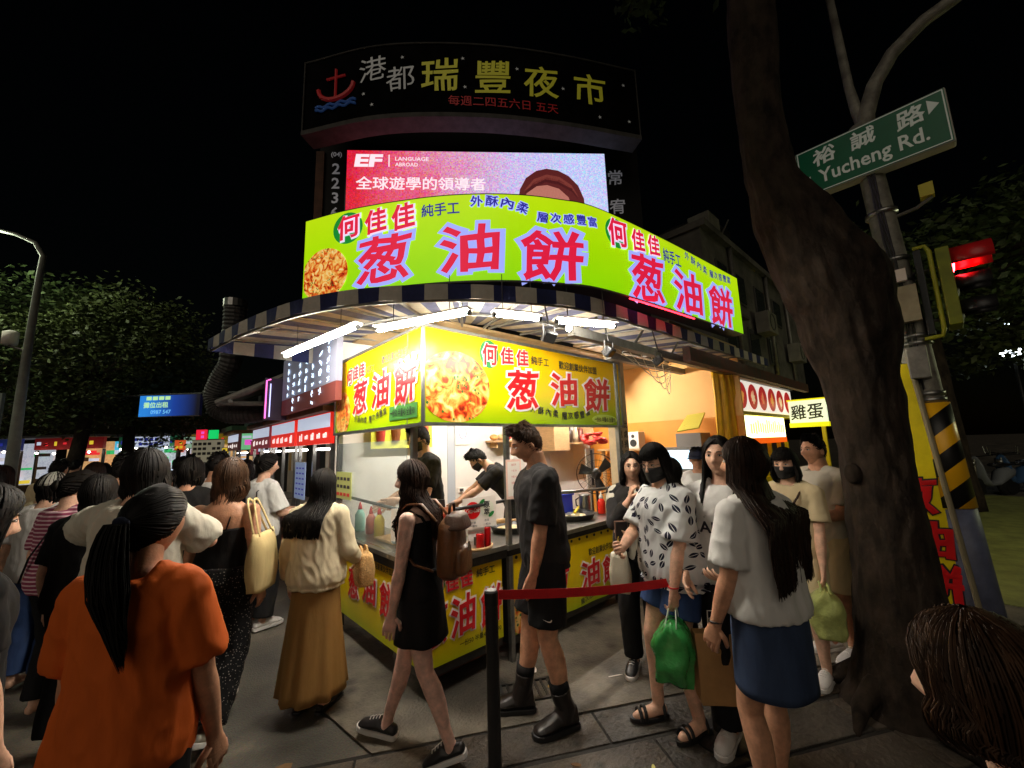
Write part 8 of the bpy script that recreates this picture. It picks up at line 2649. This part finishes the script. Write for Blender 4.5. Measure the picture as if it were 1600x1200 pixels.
# ---- tall man in black
r, f = person('tall man in black T-shirt, shorts and boots looking down', (2.04, 1.95), 146,
              Fig(1.85, True, hands={-1: (-0.155, 0.10, 0.80), 1: (0.21, 0.03, 0.82)}, elbow={-1: (-0.5, -1, 0), 1: (0.5, -1, 0)}, feet={-1: (-0.10, -0.07, 0.075, -12, 0), 1: (0.10, 0.14, 0.075, 10, 0)}, head=(4, -20, 0), build=0.97, lean=3, handdir={-1: ((0.15, 0.3, -1), (1, 0, 0), 0.3)}),
              dict(kind='short', len=0.060, n=620, vol=0.013, w=0.006), skin='mid', hairmat='brown', voxel=0.0085, eyes_down=True)
shirt(r, f, C_BLACK2, hem=-0.13, sleeve=0.85, loose=0.030, fold=0.012, flare=0.12, sl_r=0.083)
sh_ = legs_cloth(r, f, C_BLACK, 0.80, 'shorts', r_hem=0.112, loose=0.018)
shoes(r, f, S_LEATH, S_BLACK, 'boot', 1.12)
for q in (1, -1):
    A, K = f.an[q], f.kn[q]
    MB().tube([A.lerp(K, 0.30), A.lerp(K, 0.45)], [0.055 * f.s, 0.056 * f.s], 14).build('sock', C_BLACK, r, smooth=True, local=True)


def swoosh(root, o, ux, uy, s, m):
    up = [(-0.5, 0.05), (-0.42, -0.12), (-0.25, -0.16), (0.0, -0.08), (0.5, 0.22)]
    lo = [(0.0, -0.02), (-0.22, -0.06), (-0.36, -0.03), (-0.40, 0.10)]
    pts = [Vector(o) + Vector(ux) * a * s + Vector(uy) * b * s for a, b in up + lo]
    me = bpy.data.meshes.new('logo'); me.from_pydata(pts, [], [tuple(range(len(pts)))]); me.materials.append(m)
    ob = bpy.data.objects.new('logo', me); COL.objects.link(ob); ob.parent = root
    ob.modifiers.new('t', 'SOLIDIFY').thickness = 0.003


kq = f.hip[-1].lerp(f.kn[-1], 0.66)
swoosh(r, kq + Vector((-0.132, 0.03, 0)), (0, 1, 0), (0, 0, 1), 0.055, M_OUTW)

# ---- the two cooks
r, f = person('cook in black T-shirt and black mask standing behind the counter', (2.20, 3.66, 0.10), 168,
              Fig(1.83, True, hands={-1: (-0.18, 0.34, 1.06), 1: (0.14, 0.36, 1.02)}, head=(8, -14, 0), build=0.95, lean=6), dict(kind='short', len=0.065, n=560, vol=0.016, w=0.0075), mask=M_MASK, voxel=0.0095)
shirt(r, f, C_BLACK, hem=-0.12, sleeve=0.80, loose=0.026, fold=0.010)
legs_cloth(r, f, C_BLACK, 1.9, 'trousers', r_hem=0.08)
r, f = person('cook in black T-shirt bending low over the griddle', (3.16, 3.60, 0.10), 146,
              Fig(1.74, True, lean=42, pelvis=(0, -0.12), hands={-1: (-0.10, 0.52, 0.98), 1: (0.14, 0.52, 0.96)}, head=(0, -46, 0), build=0.95), dict(kind='short', len=0.055, n=420, vol=0.014, w=0.008), mask=M_MASK)
shirt(r, f, C_BLACK, hem=-0.12, sleeve=0.75, loose=0.024, fold=0.010)
legs_cloth(r, f, C_BLACK, 1.9, 'trousers', r_hem=0.08)

# ---- woman in black blazer
r, f = person('woman in black blazer touching her chin beside the counter end', (2.96, 1.80), 208,
              Fig(1.62, hands={1: (0.02, 0.20, 1.34), -1: (0.02, 0.24, 1.08)}, elbow={1: (0.8, -0.3, -1), -1: (-1, -0.3, -0.4)}, head=(8, -2, 0), handdir={1: ((-0.3, 0.1, 1), (-1, -0.3, 0.2), 0.9), -1: ((0.8, 0.55, 0.1), (0.2, -0.6, 0.7), 0.7)}),
              dict(kind='long', len=0.24, vol=0.012, n=420, w=0.008, part=10), skin='light', voxel=0.008, glasses=True)
shirt(r, f, C_OFFW, hem=-0.08, sleeve=0.3, loose=0.014, name='top', fold=0.008)
bz = shirt(r, f, C_BLACK2, hem=-0.14, sleeve=1.72, loose=0.030, name='blazer', fold=0.010, sl_r=0.07)
# open front of the blazer
bm2 = bmesh.new(); bm2.from_mesh(bz.data)
dl = [v for v in bm2.verts if v.co.y > 0.02 and abs(v.co.x) < 0.022 + 0.07 * max(0, (f.tp(0, 0, 0.50).z - v.co.z)) and f.tp(0, 0, -0.2).z < v.co.z and (v.co - f.tp(0, 0.12, max(-0.1, min(0.5, (v.co.z / f.s - 0.93))))).length < 0.14]
def _near(p):
    for q in (1, -1):
        for a, b in ((f.sh[q], f.el[q]), (f.el[q], f.wr[q])):
            k = max(0, min(1, (p - a).dot(b - a) / (b - a).length_squared))
            if (p - a.lerp(b, k)).length < 0.085:
                return True
    return False


dl = [v for v in dl if not _near(v.co)]
bmesh.ops.delete(bm2, geom=dl, context='VERTS'); bm2.to_mesh(bz.data); bm2.free()
bz.modifiers.new('t', 'SOLIDIFY').thickness = 0.004
legs_cloth(r, f, C_BLACK, 1.92, 'trousers', r_hem=0.075)
shoes(r, f, S_BLACK, S_SOLE)
lh = world_of(r, f.wr[-1] + Vector((0.07, 0.06, 0.03)))
wl = thing('phone_wallet', 'brown phone case held by the woman in the black blazer', 'phone case', tuple(lh), R(208 - 90 + 20))
MB().box((0, 0, 0.01), (0.10, 0.018, 0.13)).build('case', mat('brown_case', srgb(110, 84, 70), 0.5), wl, bevel=0.006, local=True)
MB().box((0, 0.0105, 0.01), (0.085, 0.002, 0.115)).build('screen', M_BLACK, wl, local=True)
bagp = bag_hang('drink_sleeve', 'white insulated drink sleeve hanging from the hand of the woman in blazer', 'bag', (lh.x - 0.02, lh.y + 0.02, lh.z - 0.42), (0.13, 0.12, 0.27), 0.4, mat('white_sleeve', srgb(216, 206, 184), 0.6, bump=0.2), (lh.x, lh.y, lh.z - 0.03), soft=0.003, open_top=True, strap_m=mat('yellow_cord', srgb(230, 200, 60), 0.5), strap_r=0.004)

# ---- woman behind her, face in profile with glasses
r, f = person('woman in grey top with glasses in profile between blazer and leaf blouse', (3.24, 1.60), 150, Fig(1.56, head=(0, 2, 0)), dict(kind='long', len=0.22, n=300, w=0.009), glasses=True, voxel=0.010)
shirt(r, f, C_GREY, hem=-0.08, sleeve=0.7, loose=0.022)
legs_cloth(r, f, C_BLACK, 1.92, 'trousers', r_hem=0.07)
shoes(r, f, S_BLACK, S_SOLE)

# ---- woman in leaf print blouse
r, f = person('woman in white leaf print blouse, denim shorts and black mask', (2.57, 1.32), 152,
              Fig(1.69, hands={-1: (-0.20, 0.16, 0.80), 1: (0.03, 0.34, 1.05)}, elbow={1: (0.8, -0.6, -0.3)}, feet={-1: (-0.10, -0.02, 0.085, -10, 0), 1: (0.10, 0.12, 0.085, 8, 0)}, head=(22, -16, 0), build=1.16, lean=3, handdir={-1: ((0, 0.1, -1), (1, 0.2, 0), 0.75), 1: ((-0.5, 0.7, 0.2), (-0.6, -0.4, 0.3), 0.8)}),
              dict(kind='long', len=0.22, vol=0.018, n=520, w=0.0085, bangs=True, flare=0.2), mask=M_MASK, voxel=0.0085, glasses=True)
shirt(r, f, C_LEAFP, hem=-0.15, sleeve=0.88, loose=0.040, name='blouse', fold=0.014, flare=0.30, sl_r=0.098)
legs_cloth(r, f, C_DENIM, 0.55, 'denim_shorts', r_hem=0.118, loose=0.016)
for q in (1, -1):
    shoe(r, f, q, S_BLACK, S_BLACK, 'sandal')
local_tube(r, [f.wr[-1] + Vector((0.028 * math.cos(a), 0.028 * math.sin(a), 0.012)) for a in [2 * PI * k / 12 for k in range(13)]], 0.004, 'bracelet', M_RED)
local_tube(r, [f.tp(-0.10, 0.12, 0.38), f.tp(-0.11, 0.04, 0.485), f.tp(-0.10, -0.10, 0.44), f.tp(-0.04, -0.165, 0.25), f.tp(0.10, -0.16, 0.05)], 0.014, 'bag_strap', C_BLACK, 0.35)
hb = world_of(r, f.wr[-1] + Vector((0, 0.02, -0.10)))
GB = mat('green_plastic_film', srgb(60, 160, 80), 0.25, var=0.35, vscale=7, bump=0.9, bscale=14, alpha=0.86, spec=0.6)
gt = bag_hang('plastic_bag', 'full green plastic bag hanging from the hand of the woman in leaf blouse', 'bag', (hb.x - 0.02, hb.y, hb.z - 0.36), (0.25, 0.17, 0.30), R(20), GB, tuple(hb), soft=0.035, strap_m=mat('white_film', srgb(210, 220, 205), 0.3), strap_r=0.007)
one(pad((hb.x - 0.02, hb.y, hb.z - 0.345), 0.17, 0.10, 0.17), 'takeaway_box', mat('box_cream', srgb(214, 214, 150), 0.6), 'pale takeaway box showing inside the green plastic bag', 'box', smooth=True)

# ---- woman in ARC T-shirt facing the camera side
r, f = person('long haired woman in white lettered T-shirt facing left behind the denim skirt', (2.64, 0.99), 190,
              Fig(1.715, hands={1: (0.20, 0.20, 0.94), -1: (-0.06, 0.30, 0.98)}, head=(-6, 2, 0), build=0.98, handdir={-1: ((0.7, 0.6, 0), (0, -0.5, 0.8), 0.5)}),
              dict(kind='long', len=0.33, vol=0.013, n=460, w=0.008, front=True, part=-4), skin='light', voxel=0.008)
shirt(r, f, C_WHITE, hem=-0.12, sleeve=0.8, loose=0.028, fold=0.010, sl_r=0.085)
on_chest(r, f, 'ARC', 0.26, 0.065, M_INK, width=0.19, out=0.045, x=0.03)
legs_cloth(r, f, C_BLACK, 1.92, 'trousers', r_hem=0.085)
shoes(r, f, S_WHITE, S_SOLE)

# ---- woman with long hair and denim skirt, back three quarters
r, f = person('woman with long dark hair, white T-shirt and denim skirt seen from behind', (2.22, 0.70), 72,
              Fig(1.70, hands={-1: (-0.22, 0.10, 0.86), 1: (0.22, 0.22, 0.95)}, feet={-1: (-0.08, 0.02, 0.075, -8, 0), 1: (0.09, 0.10, 0.075, 8, 0)}, head=(14, 0, 0), build=1.06),
              dict(kind='long', len=0.52, vol=0.016, n=800, w=0.0085, wave=0.006, flare=0.25, back=-0.165, spread=0.5, fan=0.085), skin='mid', hairmat='darkbrown', voxel=0.0085)
shirt(r, f, C_WHITE, hem=-0.02, sleeve=0.82, loose=0.030, fold=0.011, sl_r=0.088)
skirt(r, f, C_DENIMD, 0.60, 0.19, 0.155, folds=4, amp=0.004, name='denim_skirt', waist=0.14)
shoes(r, f, S_WHITE, S_SOLE)
local_tube(r, [f.wr[-1] + Vector((0.028 * math.cos(a), 0.028 * math.sin(a), 0.012)) for a in [2 * PI * k / 12 for k in range(13)]], 0.005, 'watch', M_BLACK)
pbg = thing('paper_bag', 'flat brown paper carrier bag between the leaf blouse and denim skirt', 'bag', (2.52, 1.06, 0.26), R(-50))
rs_ = [[(x * w_, y * d_, z) for x, y in ((-1, -1), (-0.2, -0.9), (1, -1), (1, 0), (1, 1), (-1, 1), (-1, 0))] for z, w_, d_ in ((0.0, 0.13, 0.05), (0.02, 0.135, 0.055), (0.2, 0.135, 0.05), (0.36, 0.135, 0.035))]
MB().rings(rs_).build('bag', mat('kraft_paper', srgb(178, 138, 88), 0.7, var=0.12, bump=0.25, bscale=12), pbg, local=True)
MB().tube([(-0.05, 0, 0.35), (-0.045, 0, 0.47), (0.045, 0, 0.47), (0.05, 0, 0.35)], 0.004, 6).build('handle', M_OUTW, pbg, local=True)

# ---- woman in beige tee by the tree, man in polo, capped person
r, f = person('woman with black bob and mask in beige T-shirt beside the tree trunk', (3.70, 0.90), 168,
              Fig(1.61, hands={-1: (-0.20, 0.10, 0.84), 1: (0.20, 0.16, 0.90)}, head=(10, -6, 0)), dict(kind='bob', len=0.16, vol=0.020, n=440, w=0.009, bangs=True), mask=M_MASK, voxel=0.009)
shirt(r, f, C_BEIGE, hem=-0.10, sleeve=0.75, loose=0.026, sl_r=0.082)
legs_cloth(r, f, C_BEIGE, 0.7, 'shorts', r_hem=0.11)
local_tube(r, [f.tp(-0.10, 0.13, 0.40), f.tp(-0.10, 0.02, 0.487), f.tp(-0.06, -0.14, 0.38)], 0.008, 'bag_strap', M_LTHD)
local_tube(r, [f.tp(-0.10, 0.135, 0.40), f.tp(0.0, 0.165, 0.22), f.tp(0.14, 0.14, 0.02)], 0.008, 'bag_strap', M_LTHD)
shoes(r, f, S_WHITE, S_SOLE)
hb = world_of(r, f.wr[-1] + Vector((0, 0.03, -0.10)))
bag_hang('plastic_bag', 'pale yellow-green plastic bag carried beside the tree trunk', 'bag', (hb.x, hb.y, hb.z - 0.34), (0.24, 0.16, 0.30), 0.3, mat('pale_film', srgb(190, 200, 120), 0.3, var=0.25, bump=0.8, bscale=14), tuple(hb), soft=0.03)
r, f = person('man in white polo shirt half hidden by the tree trunk', (4.20, 0.80), 150,
              Fig(1.70, True, hands={-1: (-0.12, 0.30, 1.08), 1: (0.16, 0.28, 1.04)}, head=(-4, 0, 0)), dict(kind='short', len=0.045, n=420, vol=0.010, w=0.007), skin='mid', voxel=0.010)
shirt(r, f, C_OFFW, hem=-0.12, sleeve=0.75, loose=0.028, name='polo_shirt')
legs_cloth(r, f, C_BEIGE, 0.95, 'shorts', r_hem=0.115)
MB().tube([f.tp(x_, y_, 0.495) for x_, y_ in ((-0.07, 0.04), (-0.075, -0.04), (0, -0.085), (0.075, -0.04), (0.07, 0.04), (0.03, 0.075))], 0.014, 8).build('collar', C_OFFW, r, smooth=True, local=True)
swoosh(r, f.tp(-0.09, 0.150, 0.33), (1, 0, 0), (0, 0, 1), 0.06, M_INK)
shoes(r, f, S_WHITE, S_SOLE)
r, f = person('person in dark cap and white T-shirt farther back in front of the display case', (4.62, 1.98), 205, Fig(1.60, hands={}), dict(kind='short', len=0.05, n=260, vol=0.010, w=0.009), skin='mid', voxel=0.011, detail=0.7)
shirt(r, f, C_WHITE, hem=-0.1, sleeve=0.75, loose=0.026)
legs_cloth(r, f, C_NAVY, 1.9, 'trousers', r_hem=0.08)


def cap(root, fig, m, brim=0.075):
    s = fig.s
    rows_ = []
    for i in range(8):
        pl = 80 * (0.03 + 0.97 * i / 7)
        rows_.append([skull(-180 + 360 * k / 24, pl, 0.020) for k in range(24)])
    a = MB().rings(rows_, caps=True)
    br_ = MB()
    pts0 = [skull(-70 + 140 * k / 12, 80, 0.020) for k in range(13)]
    pts1 = [p + Vector((p.x * 0.25, brim * math.cos(R(-70 + 140 * k / 12)), -0.012)) for k, p in enumerate(pts0)]
    br_.rings([pts0, pts1, [p - UP * 0.005 for p in pts1], [p - UP * 0.005 for p in pts0]], closed=False, caps=False)
    for mbx, nm in ((a, 'cap_crown'), (br_, 'cap_brim')):
        mbx.v = [tuple(fig.hc + fig.H @ (Vector(p) * s)) for p in mbx.v]
        mbx.build(nm, m, root, smooth=True, local=True)


cap(r, f, C_NAVY)

# ---- head close to the camera at lower right
r, f = person('short brown haired child close to the camera at the lower right corner', (0.945, -0.012), 66,
              Fig(1.425, head=(2, -6, 0), build=0.95), dict(kind='bob', len=0.075, vol=0.020, n=1300, w=0.0040, wave=0.008, bangs=False), skin='light', hairmat='brown', voxel=0.007)
shirt(r, f, C_NAVY, hem=-0.1, sleeve=0.75, loose=0.024)
legs_cloth(r, f, C_BLACK, 0.9, 'shorts', r_hem=0.11)
shoes(r, f, S_BLACK, S_SOLE)

# ---- crowd at left
r, f = person('woman in pink striped T-shirt in the left crowd', (-0.33, 4.42), 40, Fig(1.62, head=(-30, -6, 0), hands={1: (0.2, 0.16, 0.95)}, build=1.12), dict(kind='bun', n=260, w=0.009, tie=(0, -0.105, 0.01)), skin='light', voxel=0.010, detail=0.7)
shirt(r, f, C_STRIPE, hem=-0.08, sleeve=0.8, loose=0.028)
legs_cloth(r, f, C_BLACK, 1.9, 'trousers', r_hem=0.08)
local_tube(r, [f.tp(0.12, 0.10, 0.42), f.tp(0.11, -0.02, 0.482), f.tp(0.05, -0.145, 0.36), f.tp(-0.06, -0.16, 0.18), f.tp(-0.16, -0.13, 0.0)], 0.012, 'bag_strap', C_BLACK, 0.4)
r, f = person('person in pale sun hat and white T-shirt behind the striped T-shirt', (-0.50, 5.05), 60, Fig(1.60, build=1.05), dict(kind='bob', len=0.13, n=200, w=0.010), voxel=0.012, detail=0.6)
shirt(r, f, C_WHITE, hem=-0.08, sleeve=0.8, loose=0.028)
legs_cloth(r, f, C_DENIM, 1.9, 'trousers', r_hem=0.08)
cap(r, f, cloth('pale_hat', srgb(190, 190, 180), 0.8), 0.10)
r, f = person('person in loose white T-shirt with both hands raised to the face', (0.03, 3.05), 62,
              Fig(1.74, hands={1: (0.10, 0.30, 1.30), -1: (-0.15, 0.18, 1.46)}, elbow={1: (1, 0.0, -1.0), -1: (-1, 0.1, -0.9)}, build=1.06, handdir={1: ((-0.5, -0.2, 0.7), (-0.6, 0, 0), 0.5), -1: ((0.5, -0.2, 0.7), (0.6, 0, 0), 0.5)}),
              dict(kind='bob', len=0.13, vol=0.020, n=420, w=0.009), skin='light', voxel=0.009)
shirt(r, f, C_OFFW, hem=-0.12, sleeve=0.85, loose=0.036, fold=0.018, flare=0.2, sl_r=0.10)
legs_cloth(r, f, C_NAVY, 1.9, 'trousers', r_hem=0.08)
shoes(r, f, S_WHITE, S_SOLE)
r, f = person('woman with long black hair in dark clothes at the far left edge', (-0.42, 2.24), 34, Fig(1.63, head=(-8, -14, 0), build=1.05, hands={1: (0.15, 0.10, 0.82)}), dict(kind='long', len=0.34, vol=0.018, n=420, w=0.009, front=True), skin='light', voxel=0.009)
shirt(r, f, C_BLACK, hem=-0.12, sleeve=0.7, loose=0.028)
legs_cloth(r, f, C_BLACK, 1.9, 'trousers', r_hem=0.09)
shoes(r, f, S_BLACK, S_SOLE)
r, f = person('person in black clothes standing between striped T-shirt and white T-shirt', (-0.18, 3.80), 55, Fig(1.60, build=1.05), dict(kind='bob', len=0.14, n=320, w=0.009), voxel=0.011, detail=0.7)
shirt(r, f, C_BLACK, hem=-0.12, sleeve=0.8, loose=0.03)
legs_cloth(r, f, C_BLACK, 1.9, 'trousers', r_hem=0.09)
r, f = person('girl in white T-shirt with tied hair ordering at the red stall', (1.00, 4.95), 20, Fig(1.70, hands={1: (0.12, 0.30, 1.08), -1: (-0.14, 0.30, 1.08)}, head=(-6, -4, 0)), dict(kind='bun', n=300, w=0.009, tie=(0, -0.10, 0.05)), voxel=0.010, detail=0.8)
shirt(r, f, C_WHITE, hem=-0.10, sleeve=0.85, loose=0.032, sl_r=0.095)
legs_cloth(r, f, C_BLACK, 1.9, 'trousers', r_hem=0.09)
local_tube(r, [f.tp(0.09, 0.12, 0.40), f.tp(0.095, 0.0, 0.487), f.tp(0.10, -0.13, 0.40), f.tp(0.15, -0.15, 0.12)], 0.008, 'bag_strap', C_BLACK, 0.5)
hp = world_of(r, f.tp(0.14, -0.19, -0.05))
bag_hang('shoulder_bag', 'grey nylon shoulder bag on the girl in white at the red stall', 'bag', (hp.x, hp.y, hp.z - 0.12), (0.30, 0.12, 0.22), R(20), cloth('grey_nylon', srgb(96, 98, 106), 0.6, 0.15), None, soft=0.02)
shoes(r, f, S_WHITE, S_SOLE)
FARS = []
FAR = [  # x, y, height, heading, male, hair kind, len, shirt, hairmat, label
    (0.36, 4.72, 1.68, 60, False, 'bob', 0.13, C_BLACK, 'black', 'person in black T-shirt just behind the loose white T-shirt with raised hands'),
    (0.62, 5.30, 1.72, 30, True, 'short', 0.05, C_WHITE, 'black', 'short haired man in white T-shirt behind the brown bob'),
    (0.70, 6.30, 1.60, 70, False, 'long', 0.26, C_GREY, 'black', 'long haired woman in grey T-shirt deep in the left crowd'),
    (0.20, 6.10, 1.70, 230, True, 'short', 0.05, C_NAVY, 'black', 'man in navy T-shirt facing the camera deep in the left crowd'),
    (1.10, 6.70, 1.62, 10, False, 'bob', 0.14, C_CREAM, 'black', 'woman in cream top at the second red stall'),
    (-0.35, 6.6, 1.66, 80, False, 'long', 0.24, C_BLACK, 'darkbrown', 'brown haired woman in black near the pale sun hat'),
    (-0.95, 5.70, 1.64, 50, False, 'bob', 0.13, C_NAVY, 'black', 'person in navy top near the left edge behind the sun hat'),
    (0.45, 7.60, 1.68, 60, True, 'short', 0.05, C_WHITE, 'black', 'man in white T-shirt far down the left street'),
    (0.95, 8.20, 1.58, 90, False, 'bob', 0.14, C_DENIM, 'black', 'person in blue top far down the left street'),
    (-0.75, 7.9, 1.70, 60, True, 'short', 0.05, C_BEIGE, 'black', 'man in beige T-shirt far down the left street'),
    (0.10, 9.2, 1.66, 240, False, 'long', 0.22, C_WHITE, 'black', 'woman in white walking toward the camera far down the street'),
    (0.75, 10.0, 1.72, 60, True, 'short', 0.05, C_BLACK, 'black', 'man in black near the cream menu board'),
    (-0.45, 10.6, 1.62, 60, False, 'bob', 0.13, C_GREY, 'black', 'person in grey farthest along the left street'),
    (-0.72, 3.60, 1.58, 60, False, 'bob', 0.15, C_BLACK2, 'black', 'dark haired person in black at the left edge below the lamp'),
]
for x, y, h, hd, ml_, hk, hl_, cm, hm, lab in FAR:
    r, f = person(lab, (x, y), hd, Fig(h, ml_, build=1.02, feet={1: (0.08, 0.10, 0.075, 5, 0), -1: (-0.08, -0.10, 0.075, -5, 0)}), dict(kind=hk, len=hl_, n=240, w=0.010, vol=0.015), group='people in the left crowd', voxel=0.014, detail=0.55, hairmat=hm, face=(y < 7), skin=('light', 'mid')[int(y * 10) % 2])
    shirt(r, f, cm, hem=-0.12, sleeve=0.8, loose=0.030, voxel=0.014)
    legs_cloth(r, f, C_BLACK if cm is not C_BLACK else C_DENIMD, 1.9, 'trousers', r_hem=0.085, voxel=0.015)
    FARS.append(r)


def dup_person(src, x, y, hd, sc_, m_shirt, lab):
    """another member of the crowd from an existing figure: own place, size and shirt"""
    c = src.copy(); COL.objects.link(c)
    c.location = (x, y, 0); c.rotation_euler = (0, 0, R(hd - 90)); c.scale = (sc_, sc_, sc_)
    c['label'] = lab
    for ch in src.children:
        k = ch.copy(); COL.objects.link(k); k.parent = c
        if ch.name.startswith('shirt'):
            k.material_slots[0].link = 'OBJECT'; k.material_slots[0].material = m_shirt
        for g in ch.children:
            q = g.copy(); COL.objects.link(q); q.parent = k


for i, (x, y, hd, sc_, m_, lab) in enumerate([
        (-1.15, 4.75, 55, 0.98, C_GREY, 'person in grey T-shirt at the left edge behind the black hair'),
        (-1.35, 6.3, 70, 1.02, C_WHITE, 'person in white T-shirt near the foot of the street lamp'),
        (-0.62, 6.0, 40, 0.97, C_BEIGE, 'person in beige T-shirt over the shoulder of the sun hat'),
        (-0.10, 5.35, 60, 1.0, C_DENIM, 'person in blue T-shirt above the ponytail of the orange woman'),
        (0.30, 5.55, 220, 0.98, C_CREAM, 'person in cream T-shirt coming toward the camera in the left crowd'),
        (0.95, 5.75, 50, 1.0, C_NAVY, 'person in navy T-shirt next to the girl at the red stall'),
        (0.40, 6.75, 60, 0.96, C_BLACK, 'person in black T-shirt in the middle of the left lane'),
        (-0.15, 7.2, 60, 1.03, C_OFFW, 'taller person in off-white T-shirt in the middle of the left lane'),
        (0.85, 7.3, 240, 1.0, C_GREY, 'person in grey T-shirt walking out of the left lane'),
        (-1.1, 7.1, 60, 1.0, C_STRIPE, 'person in pink striped T-shirt far back at the left'),
        (0.65, 8.9, 60, 1.0, C_CREAM, 'person in cream T-shirt below the red dot matrix sign'),
        (-0.05, 8.4, 230, 0.97, C_BLACK2, 'person in faded black T-shirt far back walking out'),
        (-1.5, 8.8, 60, 1.0, C_NAVY, 'person in navy T-shirt far back beside the street lamp'),
        (1.15, 9.6, 60, 1.0, C_WHITE, 'person in white T-shirt at the last stall of the left row'),
        (0.35, 11.5, 60, 1.0, C_DENIM, 'person in blue T-shirt at the end of the left lane'),
        (-0.9, 11.8, 60, 1.0, C_OFFW, 'person in off-white T-shirt farthest back under the trees')]):
    dup_person(FARS[(i * 5 + 2) % len(FARS)], x, y, hd, sc_, m_, lab)
